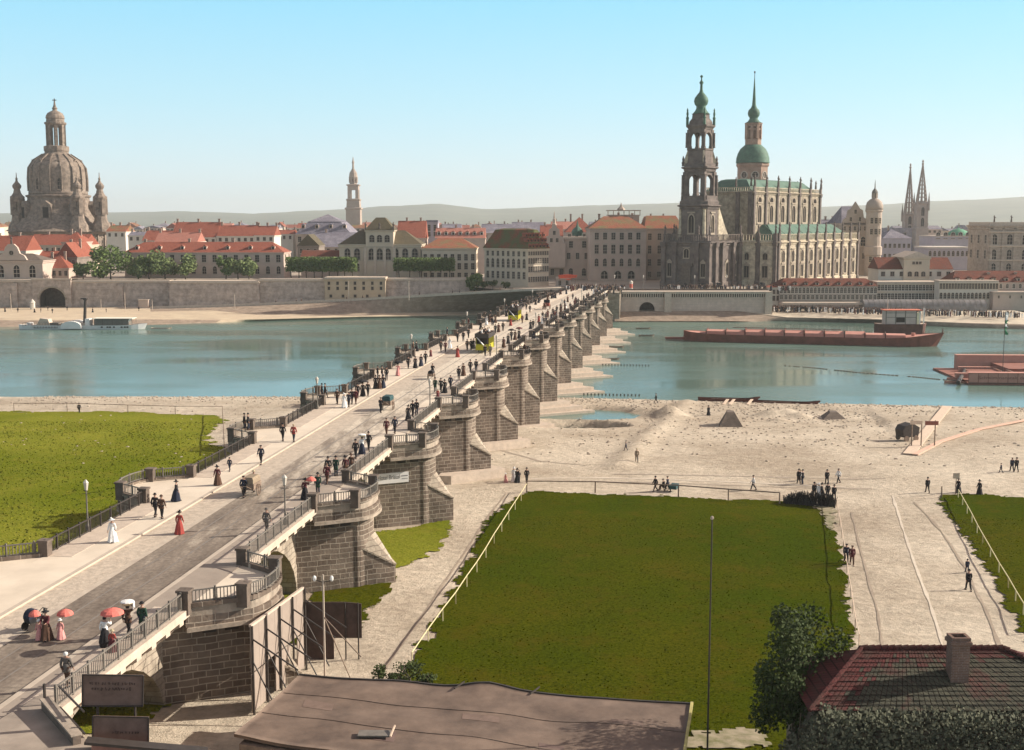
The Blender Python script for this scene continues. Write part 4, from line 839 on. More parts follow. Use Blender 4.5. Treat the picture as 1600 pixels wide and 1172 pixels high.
# roofs filling in behind the centre
FILL = []
for (a, b_, pe, pr, Y, rf, lb) in [
 (752, 812, 364, 350, 700, T_SLATE, 'pale violet roof far behind the big corner house'), (800, 850, 362, 347, 760, T_SLATE, 'blue grey block of roofs on the skyline above the corner house'),
 (845, 880, 372, 352, 620, T_RED, 'red gable roof just left of the stepped gate gable'), (884, 930, 363, 339, 600, T_RED, 'broad red hipped roof behind the palace wing'),
 (862, 900, 358, 346, 680, T_REDP, 'two small pink gables on the skyline behind the slender spire'), (688, 720, 360, 350, 800, T_SLATE, 'distant violet rooftop right of the violet tower'),
 (1010, 1060, 345, 338, 700, T_MOSS2, 'low mossy roof glimpsed left of the church tower')]:
    house('far_house', lb, a, b_, pe, pr, 440, Y, 22, W_PINK, rf, 'hip' if 'hipped' in lb else 'gable', ins=8, rows=[(pe + 6, 4, 1.3, 2)], chim=[(.2, .5, 1), (.6, .5, 1)], zb=ZC, group='far houses of the old town')
rnd = random.Random(3); ZN = {}
# a belt of distant roofs between the landmarks and the hills: each its own house
n_ = 0
roofm = [(T_RED, 'red'), (T_REDP, 'pink'), (T_SLATE, 'violet grey'), (T_MOSS2, 'brown red')]
for a in range(-30, 1600, 17):
    if 1040 < a < 1290: continue
    Y = rnd.uniform(820, 1500); wd = rnd.uniform(14, 26); pe = rnd.uniform(353, 359); m_, cn = rnd.choice(roofm)
    if a > 1290: pe += 4; m_, cn = (T_SLATE, 'violet grey')
    zones = [(-99, 'behind the domed church', 0), (180, 'behind the garden palace', 0), (450, 'around the slim steeple', 0), (620, 'beyond the mossy corner house', 0), (870, 'behind the grand palace', 0), (1290, 'behind the twin spires', 0)]
    zn = [z for z in zones if a >= z[0]][-1][1]; ZN[zn] = ZN.get(zn, 0) + 1
    house('distant_house', f'tiny {cn} skyline roof {zn}, {NTH[ZN[zn]]} from left', a, a + wd, pe, pe - rnd.uniform(3.5, 8), 440, Y, 20, rnd.choice([W_WHITE, W_PINK, W_CREAM]), m_, rnd.choice(['gable', 'hip', 'gabley']),
          rows=[(pe + 3, 3, 1.6, 2.0)], chim=[(rnd.uniform(.2, .8), .5, 1)], zb=ZC, group='distant houses on the skyline')
# ------------------------------------------------------------------ the court church: corner C0, long lit flank running away to the right
TH = R(38.0); Yc = 455.0; Xc = xat(1215, 22, Yc); church = thing('court_church', 'great baroque church with openwork tower, green copper roofs and rows of statues', 'church', (Xc, Yc, ZC), math.pi / 2 - TH)
def cz(py, Y=Yc): return zat(py, Y) - ZC
LA, WA = 79.0, 44.0
hA = cz(378); hB = cz(366)              # aisle cornice, balustrade top
body = [(0, 0), (LA - 5, 0), (LA, 5), (LA, WA - 5), (LA - 5, WA), (0, WA), (-3.5, WA - 8), (-5, WA - 12), (-5, 12), (-3.5, 8)]
b = MB(); pstack(b, body, [(.35, 0), (.35, 1.6), (0, 1.9), (0, hA - 1.3), (.25, hA - 1.1), (.25, hA - .6), (.8, hA - .3), (.8, hA), (.1, hA + .15), (.1, hA + .3)]); b.build('aisle_wall', W_CHURCH, church)
def bal_ring(poly, z, h, name='balustrade', closed=True, mm=None):
    b = MB(); n = len(poly)
    for i in range(n if closed else n - 1):
        p, q = poly[i], poly[(i + 1) % n]; balustrade(b, (p[0], p[1], z), (q[0], q[1], z), h, .9)
    b.build(name, mm or W_CHURCH, church)
bal_ring(body, hA + .3, hB - hA - .3)
PIL = W_CHURCH
NB = 9
rect_w = win_mesh('rect', W_CHMID, hood=1, bars=(1, 0), tw=.17); arch_w = win_mesh('arch', W_CHMID, hood=2, bars=(1, 0), tw=.17); oval_w = win_mesh('round', W_CHMID, bars=(0, 0), tw=.22)
st = statue_mesh()
zl, zu = cz(425), cz(401)
bay = (LA - 5) / NB
for i in range(NB + 1):
    x = .55 + (LA - 6.1) * i / NB
    b = MB(); pstack(b, rect(x - .62, x + .62, -.6, .05), [(.2, 0), (.2, 1.5), (0, 1.8), (0, hA - 1.8), (.2, hA - 1.2), (.3, hA - .3), (.3, hA), (0, hA + .1), (0, hB + .3), (.1, hB + .5)]); b.build('pilaster', W_CHDARK, church)
    link('statue', st, church, (x, -.4, hB + .5), 0, (1.3, 1.3, 1.35))
    if i < NB:
        xm = x + (LA - 6.1) / NB / 2
        link('window', rect_w, church, (xm, -.02, zl), 0, (2.5, 1.6, 4.4)); link('window', arch_w, church, (xm, -.02, zu), 0, (2.3, 1.6, 4.2))
# front of the aisles in shade (local -x side)
for y in (13.5, 30.5): pass
for (x, y, a) in ((-1.6, 4.0, 0), (-4.4, 10.0, 0), (-4.4, WA - 10, 0), (-1.6, WA - 4, 0)):
    link('window', rect_w, church, (x - .35, y, zl), -math.pi / 2 + (.40 if y < 6 else -.40 if y > WA - 6 else 0), (1.9, 1.3, 4.2)); link('window', arch_w, church, (x - .35, y, zu), -math.pi / 2 + (.40 if y < 6 else -.40 if y > WA - 6 else 0), (1.6, 1.2, 2.4))
for (x, y) in ((-.1, .6), (-2.4, 6.4), (-4.9, 12.4), (-4.9, WA - 12.4), (-2.4, WA - 6.4), (-.1, WA - .6)):
    b = MB(); pstack(b, rect(x - 1.2, x - .1, y - .7, y + .7), [(.2, 0), (.2, 1.5), (0, 1.8), (0, hA - 1.8), (.2, hA - 1.2), (.3, hA), (0, hA + .1), (0, hB + .3)]); b.build('pilaster', W_CHDARK, church)
    link('statue', st, church, (x - .6, y, hB + .3), 0, (1.15, 1.15, 1.15))
# aisle roof
n0, n1 = WA / 2 - 11, WA / 2 + 11; NX0, NX1 = 1.0, 60.5
b = MB(); zr1 = cz(352, 470)
pstack(b, [(1.2, 1.2), (LA - 5.8, 1.2), (LA - 1.2, 5.8), (LA - 1.2, WA - 5.8), (LA - 5.8, WA - 1.2), (1.2, WA - 1.2)], [(0, hA + .4), (-7.5, zr1 + .3), (-8, zr1 + .3)]); b.build('aisle_roof', M_COPPER if False else M_COPPERL, church)
for i in range(8):
    b = MB(); x = 6 + i * 8.1; b.bar((x, 1.6, hA + .75), (x, 8.6, zr1 + .0), .25, .35); b.build('roof_rib', M_COPPER, church)
# nave
hN = cz(300, 466); hN2 = cz(292, 464)
nave = rect(NX0, NX1, n0, n1)
b = MB(); pstack(b, nave, [(0, hA + .5), (0, hN - 1), (.25, hN - .8), (.25, hN - .4), (.7, hN - .2), (.7, hN), (.1, hN + .1), (.1, hN + .2)]); b.build('nave_wall', W_NAVE, church)
bal_ring(nave, hN + .2, hN2 - hN - .2, 'nave_balustrade')
NN = 6
for i in range(NN + 1):
    x = NX0 + .6 + (NX1 - NX0 - 1.2) * i / NN
    b = MB(); pstack(b, rect(x - .6, x + .6, n0 - .55, n0 + .05), [(0, hA + 1.2), (0, hN - 1.4), (.2, hN - 1), (.25, hN), (0, hN + .1), (0, hN2 + .2), (.1, hN2 + .4)]); b.build('pilaster', W_CHDARK, church)
    link('statue', st, church, (x, n0 - .4, hN2 + .4), 0, (1.4, 1.4, 1.45))
    if i < NN:
        xm = x + (NX1 - NX0 - 1.2) / NN / 2
        link('window', arch_w, church, (xm, n0 - .02, cz(334, 470)), 0, (2.9, 1.6, 6.4)); link('window', oval_w, church, (xm, n0 - .02, cz(314, 470)), 0, (2.9, 1.5, 2.8))
for y in (n0 + .8, WA / 2 - 4, WA / 2 + 4, n1 - .8): link('statue', st, church, (NX0 - .1, y, hN2 + .2), 0, (1.2, 1.2, 1.2))
for y in (n0 + .9, n0 + 6):
    b = MB(); pstack(b, rect(NX0 - .8, NX0 + .05, y - .7, y + .7), [(0, hA + .5), (0, hN - 1), (.2, hN)]); b.build('pilaster', W_CHDARK, church)
for i in range(3): link('statue', st, church, (NX1 - .4, n0 + 2 + i * 8, hN2 + .2), 0, (1.2, 1.2, 1.2))
b = MB(); pstack(b, rect(NX0 + 1, NX1 - 1, n0 + 1, n1 - 1), [(0, hN + .3), (-4.5, cz(281, 470)), (-6, cz(280, 470) + .2)]); b.build('nave_roof', M_COPPERL, church)
# tower
tc_ = (-19.4, WA / 2)
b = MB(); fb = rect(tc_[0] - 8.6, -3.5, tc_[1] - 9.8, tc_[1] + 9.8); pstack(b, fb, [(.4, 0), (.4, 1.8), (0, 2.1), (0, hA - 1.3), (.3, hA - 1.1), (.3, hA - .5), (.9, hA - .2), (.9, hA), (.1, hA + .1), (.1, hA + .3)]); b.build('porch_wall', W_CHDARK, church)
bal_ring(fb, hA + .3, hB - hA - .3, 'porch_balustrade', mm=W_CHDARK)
xf = tc_[0] - 8.6
for y in (-9.2, -4.6, 4.6, 9.2):
    b = MB(); yy = tc_[1] + y; pstack(b, rect(xf - 1.1, xf + .05, yy - .8, yy + .8), [(.2, 0), (.2, 1.8), (0, 2.1), (0, hA - 2), (.25, hA - 1.3), (.4, hA)]); b.build('column', W_CHDARK, church)
    link('statue', st, church, (xf + .3, yy, hB), 0, (1.15, 1.15, 1.15))
b = MB(); b.box(xf - .5, xf - .02, tc_[1] - 1.9, tc_[1] + 1.9, 0, 7.5); b.box(xf - .7, xf - .02, tc_[1] - 2.8, tc_[1] + 2.8, 7.5, 8.6); b.build('portal', M_DKSTONE, church)
for y in (-6.9, 6.9): link('window', rect_w, church, (xf - .05, tc_[1] + y, 6.2), -math.pi / 2, (1.7, 1.3, 4.6))
link('window', arch_w, church, (xf - .05, tc_[1], 12.2), -math.pi / 2, (2.0, 1.3, 3.2))
for x in (-25, -20, -12, -7.5):
    b = MB(); pstack(b, rect(x - .8, x + .8, tc_[1] - 9.8 - 1, tc_[1] - 9.75), [(.2, 0), (.2, 1.8), (0, 2.1), (0, hA - 2), (.25, hA - 1.3), (.4, hA)]); b.build('column', W_CHDARK, church)
link('window', rect_w, church, (-16, tc_[1] - 9.82, 6.2), 0, (1.9, 1.3, 4.6)); link('window', rect_w, church, (-9.7, tc_[1] - 9.82, 6.2), 0, (1.3, 1.3, 4.0))
YT = 453.0
def tz(py): return zat(py, YT) - ZC
tcx, tcy = tc_
def ring_sq(h): return rect(tcx - h, tcx + h, tcy - h, tcy + h)
def cham(h, c): return [(tcx - h + c, tcy - h), (tcx + h - c, tcy - h), (tcx + h, tcy - h + c), (tcx + h, tcy + h - c), (tcx + h - c, tcy + h), (tcx - h + c, tcy + h), (tcx - h, tcy + h - c), (tcx - h, tcy - h + c)]
b = MB(); z0, z1 = hA + .3, tz(321)
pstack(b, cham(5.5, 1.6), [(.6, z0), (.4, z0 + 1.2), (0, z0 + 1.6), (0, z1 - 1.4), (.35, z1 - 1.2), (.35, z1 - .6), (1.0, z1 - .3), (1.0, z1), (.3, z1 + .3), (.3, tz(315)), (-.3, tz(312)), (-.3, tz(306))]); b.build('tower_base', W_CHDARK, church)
for rz, dx, dy in ((-math.pi / 2, -5.52, 0), (0, 0, -5.52)):
    link('window', arch_w, church, (tcx + dx, tcy + dy, (z0 + z1) / 2 - .2), rz, (2.2, 1.4, 6.4))
for sx in (-1, 1):
    for sy in (-1, 1):
        b = MB(); x, y = tcx + sx * 4.9, tcy + sy * 4.9; b.lathe([(.75, z0 + 1.5), (.65, z0 + 2), (.55, z1 - 1.6), (.8, z1 - 1.3)], 8, x, y); b.build('column', W_CHURCH, church)
        # volutes joining the tower to the church behind
        link('statue', st, church, (tcx + sx * 4.6, tcy + sy * 4.6, tz(313)), 0, (1.1, 1.1, 1.1))
vb = MB(); pr_ = [(-13.9 + 9.5 * math.sin(t), hA + .6 + (z1 - hA - 1.2) * (1 - math.sin(t)) ** 1.3) for t in [R(x) for x in range(0, 91, 10)]] + [(-13.9, hA + .6)]
vb.extr(pr_, 'y', tcy - 5.2, tcy - 4.2); vb.build('volute', W_CHURCH, church)
vb = MB(); vb.extr(pr_, 'y', tcy + 4.2, tcy + 5.2); vb.build('volute', W_CHURCH, church)
def open_tier(h, z0, z1, pw, name, m, arch=True, cols=True):
    """open storey: corner piers, lintels with round heads, thin centre leaves sky showing through"""
    for sx in (-1, 1):
        for sy in (-1, 1):
            b = MB(); x, y = tcx + sx * (h - pw / 2), tcy + sy * (h - pw / 2)
            pstack(b, rect(x - pw / 2, x + pw / 2, y - pw / 2, y + pw / 2), [(.15, z0), (.1, z0 + .8), (0, z0 + 1), (0, z1 - 1.2), (.2, z1 - 1.0), (.2, z1)]); b.build(name + '_pier', m, church)
            if cols:
                b = MB(); b.lathe([(.5, z0 + .3), (.42, z0 + .8), (.38, z1 - 1.3), (.55, z1 - 1.1)], 8, tcx + sx * (h + .25), tcy + sy * (h + .25)); b.build('column', m, church)
    iw = h - pw
    for ax in (0, 1):
        for s_ in (-1, 1):
            zs = z1 - 1.1 - iw * .9; pr = [(-iw - .1, z1), (-iw - .1, zs)] + [(-iw * math.cos(math.pi * q / 8), zs + iw * .95 * math.sin(math.pi * q / 8)) for q in range(9)] + [(iw + .1, zs), (iw + .1, z1)]
            b = MB()
            if ax: b.extr([(tcx + p[0], p[1]) for p in pr], 'y', tcy + s_ * (h - pw * .5) - .5, tcy + s_ * (h - pw * .5) + .5)
            else: b.extr([(tcy + p[0], p[1]) for p in pr], 'x', tcx + s_ * (h - pw * .5) - .5, tcx + s_ * (h - pw * .5) + .5)
            b.build(name + '_arch', m, church)
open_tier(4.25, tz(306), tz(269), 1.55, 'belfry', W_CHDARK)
b = MB(); pstack(b, cham(4.3, .9), [(.1, tz(269)), (.3, tz(267)), (.3, tz(265)), (1.0, tz(263)), (1.0, tz(261)), (.1, tz(260)), (.1, tz(256)), (-.5, tz(255)), (-.7, tz(246)), (-.7, tz(236)), (-.5, tz(235)), (-.5, tz(232.5))]); b.build('belfry_cornice', W_CHDARK, church)
for sx in (-1, 1):
    for sy in (-1, 1):
        b = MB(); b.lathe([(.55, tz(260)), (.5, tz(256)), (.65, tz(255)), (.35, tz(252)), (.45, tz(249)), (.1, tz(244))], 6, tcx + sx * 4.4, tcy + sy * 4.4); b.build('finial', W_CHDARK, church)
        b = MB(); b.extr([(0, tz(232)), (1.9, tz(256)), (1.3, tz(259)), (0, tz(256))], 'x', -.35, .35); o = b.build('volute', W_CHURCH, church, (tcx + sx * 3.1, tcy + sy * 3.1, 0), rz=(math.atan2(-sx, sy)))
open_tier(3.35, tz(232.5), tz(203), 1.05, 'lantern', W_CHDARK)
b = MB(); pstack(b, cham(3.4, .7), [(.1, tz(203)), (.2, tz(201)), (.75, tz(198)), (.75, tz(196)), (0, tz(195)), (-.2, tz(190)), (-.9, tz(185)), (-1.0, tz(179)), (-.7, tz(178))]); b.build('lantern_cornice', W_CHDARK, church)
for sx in (-1, 1):
    for sy in (-1, 1):
        b = MB(); b.lathe([(.5, tz(196)), (.45, tz(186)), (.6, tz(185)), (.3, tz(182)), (.42, tz(178)), (.25, tz(174)), (.32, tz(172.5)), (.05, tz(169))], 6, tcx + sx * 3.5, tcy + sy * 3.5); b.build('finial', M_COPPER, church)
b = MB(); b.lathe([(3.1, tz(178)), (2.9, tz(177)), (2.1, tz(173)), (1.7, tz(169)), (1.75, tz(167)), (1.65, tz(166.5)), (2.3, tz(163)), (2.6, tz(158)), (2.35, tz(153)), (1.5, tz(148)), (.75, tz(144)), (.5, tz(140)), (.42, tz(132)), (.75, tz(130)), (.7, tz(128)), (.3, tz(126)), (.18, tz(121.5)), (.5, tz(120.5)), (.5, tz(118.5)), (.05, tz(117))], 16, tcx, tcy)
b.build('onion_dome', M_COPPER, church, smooth=True)

# ------------------------------------------------------------------ castle tower behind the church
YH = 600.0; xh = xat(1176, 60, YH)
def hz(py): return zat(py, YH) - ZC
kx = YH / F
def px_m(p, Y): return p * Y / F
ht = thing('castle_tower', 'tall octagonal castle tower with green copper dome and needle spire behind the church', 'tower', (xh, YH, ZC)); b = MB()
b.lathe([(23.5 * kx, 0), (23.5 * kx, hz(262)), (25.5 * kx, hz(259)), (25.5 * kx, hz(256)), (24 * kx, hz(255))], 8, rot=R(22.5)); b.build('shaft', mat('tower_brown_stone', (.30, .20, .15), var=.25, scale=.3), ht)
for a in (-90, -45, -135):
    for z_ in (272, 288): link('window', win_mesh('round', tw=.2), ht, (22.0 * kx * math.cos(R(a)), 22.0 * kx * math.sin(R(a)), hz(z_ + 2)), R(a + 90), (3.0, 1.5, 3.0) if z_ == 272 else (2, 1.5, 2.5))
b = MB(); b.lathe([(26 * kx, hz(255)), (25.5 * kx, hz(254)), (25 * kx, hz(247)), (23 * kx, hz(240)), (19.5 * kx, hz(233)), (14 * kx, hz(228)), (12.5 * kx, hz(226.5))], 16, rot=R(11.25)); b.build('copper_dome', M_COPPER, ht, smooth=True)
b = MB(); b.lathe([(12.5 * kx, hz(228)), (12.5 * kx, hz(219)), (13 * kx, hz(218)), (11.5 * kx, hz(217))], 8, rot=R(22.5)); b.build('lantern_base', MATS['tower_brown_stone'], ht)
for i in range(8):
    a = R(22.5 + 45 * i); b = MB(); x, y = 10.6 * kx * math.cos(a), 10.6 * kx * math.sin(a); b.cbox(x, y, hz(217.2), hz(195), 1.35, 1.35, a); b.build('lantern_pier', MATS['tower_brown_stone'], ht)
    b = MB(); a2 = R(45 * i); x, y = 10.2 * kx * math.cos(a2), 10.2 * kx * math.sin(a2); b.cbox(x, y, hz(204), hz(201), .8, 2.0, a2); b.build('lantern_lintel', MATS['tower_brown_stone'], ht)
b = MB(); b.lathe([(12 * kx, hz(198)), (12.5 * kx, hz(195)), (13.8 * kx, hz(194)), (13.8 * kx, hz(192.5))], 8, rot=R(22.5)); b.build('lantern_cornice', MATS['tower_brown_stone'], ht)
b = MB(); b.lathe([(13.5 * kx, hz(192.5)), (9 * kx, hz(190)), (6.6 * kx, hz(186)), (6.4 * kx, hz(184)), (8.6 * kx, hz(181)), (9.4 * kx, hz(177)), (8.3 * kx, hz(172.5)), (5 * kx, hz(169)), (3.2 * kx, hz(165)), (2.6 * kx, hz(158)), (1.6 * kx, hz(140)), (.5 * kx, hz(120))], 16)
b.build('spire', M_COPPER, ht, smooth=True); b = MB(); b.lathe([(.15, hz(121)), (.15, hz(114.8)), (1.1 * kx, hz(114)), (1.3 * kx, hz(112.6)), (.9 * kx, hz(111.4)), (.1, hz(111))], 8); b.build('ball', M_IRON, ht)

# ------------------------------------------------------------------ domed stone church on the left
YF = 720.0; fx = YF / F; xf_ = xat(90, 60, YF)
def fz(py): return zat(py, YF) - ZC
fr = thing('domed_church', 'huge brown sandstone church with bell shaped dome and lantern at the far left', 'church', (xf_, YF, ZC))
def fl(prof, name, n=16, x=0, y=0, rot=0, m=None, smooth=False):
    b = MB(); b.lathe([(r * fx, fz(p)) for r, p in prof], n, x, y, R(rot)); return b.build(name, m or W_FRAUEN, fr, smooth=smooth)
b = MB(); s_ = 62 * fx; c_ = 26 * fx; oc = [(-s_ + c_, -s_), (s_ - c_, -s_), (s_, -s_ + c_), (s_, s_ - c_), (s_ - c_, s_), (-s_ + c_, s_), (-s_, s_ - c_), (-s_, -s_ + c_)]
hb_ = fz(362); pstack(b, oc, [(1, 0), (.6, 3), (0, 4), (0, hb_ - 2), (.4, hb_ - 1.6), (1.4, hb_ - .6), (1.4, hb_), (0, hb_ + .3), (-2, fz(358))]); b.build('nave_wall', W_FRAUEN, fr)
for rz in (0, 90, -90):
    q = thing('x', None, None); bpy.data.objects.remove(q)
    b = MB(); g = 17 * fx
    b.extr([(-g, hb_ - .2), (g, hb_ - .2), (g * .95, hb_ + .8), (0, fz(352)), (-g * .95, hb_ + .8)], 'y', -s_ - 1.2, -s_ + 10); o = b.build('pediment', W_FRAUEN, fr, rz=R(rz))
for a_ in (-45, 225):      # segmental gables over the diagonal faces
    b = MB(); g = 15 * fx; d_ = s_ * 1.2
    b.extr([(g * math.cos(t), hb_ - .3 + 9 * fx * math.sin(t)) for t in [math.pi * k / 10 for k in range(11)]], 'y', -d_, -d_ + 8); b.build('pediment', W_FRAUEN, fr, rz=R(a_ + 90))
for rz in (0, 90, -90):
    for x in (-24, -8, 8, 24):
        me = win_mesh('arch', W_FRAUEN, hood=2); a = R(rz); px_, py_ = x * fx, -s_ - .02
        link('window', me, fr, (px_ * math.cos(a) - py_ * math.sin(a), px_ * math.sin(a) + py_ * math.cos(a), hb_ - 8.5), a, (2.6, 1.5, 8))
    for x in (-34, -16, 16, 34):
        a = R(rz); px_, py_ = x * fx, -s_ - .3; b = MB(); cx_, cy_ = px_ * math.cos(a) - py_ * math.sin(a), px_ * math.sin(a) + py_ * math.cos(a); b.cbox(cx_, cy_, 3, hb_ - 1.5, 1.8, 1.4, a); b.build('pilaster', W_FRAUEN, fr)
fl([(80, 361), (74, 358), (68, 353), (60, 345), (54, 336), (49.5, 326), (47, 316), (45.5, 312), (45.5, 309), (48, 307.5), (48, 305.5), (44, 304.5)], 'lower_dome', 32, smooth=False)
fl([(43.5, 305), (43.5, 300), (42.2, 299), (42.4, 290), (42.6, 280), (42.2, 270), (41, 262), (38.5, 256), (33.5, 250.5), (26, 245.5), (20.5, 242), (17.5, 239)], 'bell_dome', 32, smooth=True)
for i in range(16):
    a = R(i * 22.5 + 4); b = MB(); pr = [(43.6, 299), (43.9, 280), (42.3, 262), (35, 250.5), (21, 241)]
    for (r0, p0), (r1, p1) in zip(pr, pr[1:]): b.bar((r0 * fx * math.cos(a), r0 * fx * math.sin(a), fz(p0)), (r1 * fx * math.cos(a), r1 * fx * math.sin(a), fz(p1)), .8, .5)
    b.build('dome_rib', W_FRAUEN, fr)
for i in range(8):
    a = R(i * 45 - 22.5); me = dormer_mesh('fd', 3.2, 4.2, 3.0, W_FRAUEN, W_FRAUEN); link('dome_dormer', me, fr, (36.5 * fx * math.cos(a), 36.5 * fx * math.sin(a), fz(259)), a + math.pi / 2, (.7, .7, .6))
    link('window', win_mesh('arch', W_FRAUEN), fr, (42.8 * fx * math.cos(a), 42.8 * fx * math.sin(a), fz(288)), a + math.pi / 2, (2.0, 2, 6))
    a = R(i * 45); me = dormer_mesh('fd2', 5.6, 8.5, 6.0, W_FRAUEN, W_FRAUEN); link('lower_dormer', me, fr, (57 * fx * math.cos(a), 57 * fx * math.sin(a), fz(344)), a + math.pi / 2)
fl([(17.5, 240), (17.5, 237), (18.5, 236), (18.5, 229), (15, 228)], 'lantern_base', 16)
for i in range(8):
    a = i * 45 + 22.5; b = MB(); b.cbox(11.4 * fx * math.cos(R(a)), 11.4 * fx * math.sin(R(a)), fz(228), fz(195), 2.3, 1.7, R(a)); b.build('lantern_pier', W_FRAUEN, fr)
fl([(11, 199), (14, 196), (16.2, 194), (16.2, 191.5), (13.5, 191), (13, 186), (14, 185), (13.2, 181), (11, 177), (7, 174.5), (3.8, 173), (3.2, 171), (4.3, 169.5), (2.4, 167), (1.3, 162), (1.2, 158)], 'lantern_cap', 16, smooth=False)
b = MB(); b.tube((0, 0, fz(162)), (0, 0, fz(154)), .3); b.tube((-1.2, 0, fz(156.5)), (1.2, 0, fz(156.5)), .25); b.build('cross', M_IRON, fr)
for (tx, ty) in ((-63 * fx, -30 * fx), (63 * fx, -30 * fx), (28 * fx, -54 * fx), (-30 * fx, 54 * fx)):
    tw = thing('stair_turret', None, None, (tx + ty * xf_ / YF, ty, 0)); tw.parent = fr
    def tl(prof, name, n=8):
        b = MB(); b.lathe([(r * fx, fz(p)) for r, p in prof], n, rot=R(22.5)); b.build(name, W_FRAUEN, tw)
    tl([(15, 362), (14, 352), (10, 345), (8.8, 338), (8.8, 335)], 'turret_base')
    for k in range(4):
        a = R(45 + 90 * k); b = MB(); b.cbox(7 * fx * math.cos(a), 7 * fx * math.sin(a), fz(336), fz(311), 2.6, 2.0, a); b.build('turret_pier', W_FRAUEN, tw)
    b = MB(); b.cbox(0, 0, fz(336), fz(329), 4.6, 4.6, 0); b.build('turret_core', W_FRAUEN, tw)
    tl([(7.5, 316), (9.5, 312), (10.5, 310), (10.5, 308), (8, 306), (5.5, 302), (5, 299), (4.3, 297), (6.2, 294), (6.6, 291), (4.6, 288), (2.4, 285.5), (1.3, 282), (1.9, 280.5), (.7, 278), (.5, 271)], 'turret_cap', 10)
# ------------------------------------------------------------------ slim steeple in the middle distance
YK = 1300.0; kx = YK / F; kr = thing('slim_steeple', 'slim grey stepped church steeple on the skyline in the middle distance', 'steeple', (xat(552, 80, YK), YK, ZC))
def kz(py): return zat(py, YK) - ZC
M_KR = mat('steeple_stone', (.34, .27, .22), var=.15, scale=.1)
b = MB(); pstack(b, rect(-11 * kx, 11 * kx, -11 * kx, 11 * kx), [(0, 0), (0, kz(328)), (1.5 * kx, kz(327)), (1.5 * kx, kz(325)), (-.8 * kx, kz(324)), (-1.5 * kx, kz(314)), (-.5 * kx, kz(313)), (-.5 * kx, kz(311.5)), (-2.6 * kx, kz(310.5))]); b.build('shaft', M_KR, kr)
for sx in (-1, 1):
    for sy in (-1, 1): b = MB(); x, y = sx * 6 * kx, sy * 6 * kx; b.box(x - 2.3 * kx, x + 2.3 * kx, y - 2.3 * kx, y + 2.3 * kx, kz(311), kz(293)); b.build('belfry_pier', M_KR, kr)
b = MB(); pstack(b, rect(-8.2 * kx, 8.2 * kx, -8.2 * kx, 8.2 * kx), [(0, kz(297)), (0, kz(291)), (1.6 * kx, kz(290)), (1.6 * kx, kz(288.5)), (-2 * kx, kz(288))]); b.build('cornice', M_KR, kr)
b = MB(); b.lathe([(6 * kx, kz(288.5)), (6 * kx, kz(286)), (5.4 * kx, kz(285))], 8, rot=R(22.5)); b.build('drum', M_KR, kr)
for i in range(8): a = R(22.5 + 45 * i); b = MB(); b.cbox(5.2 * kx * math.cos(a), 5.2 * kx * math.sin(a), kz(285.5), kz(277), 2.2, 1.6, a); b.build('lantern_pier', M_KR, kr)
b = MB(); b.lathe([(5.6 * kx, kz(279)), (7 * kx, kz(277)), (6.4 * kx, kz(275)), (5.6 * kx, kz(270)), (3.2 * kx, kz(266)), (1.6 * kx, kz(263)), (1.4 * kx, kz(256)), (2.0 * kx, kz(254)), (.9 * kx, kz(250)), (.3 * kx, kz(245))], 10); b.build('cap', M_KR, kr)
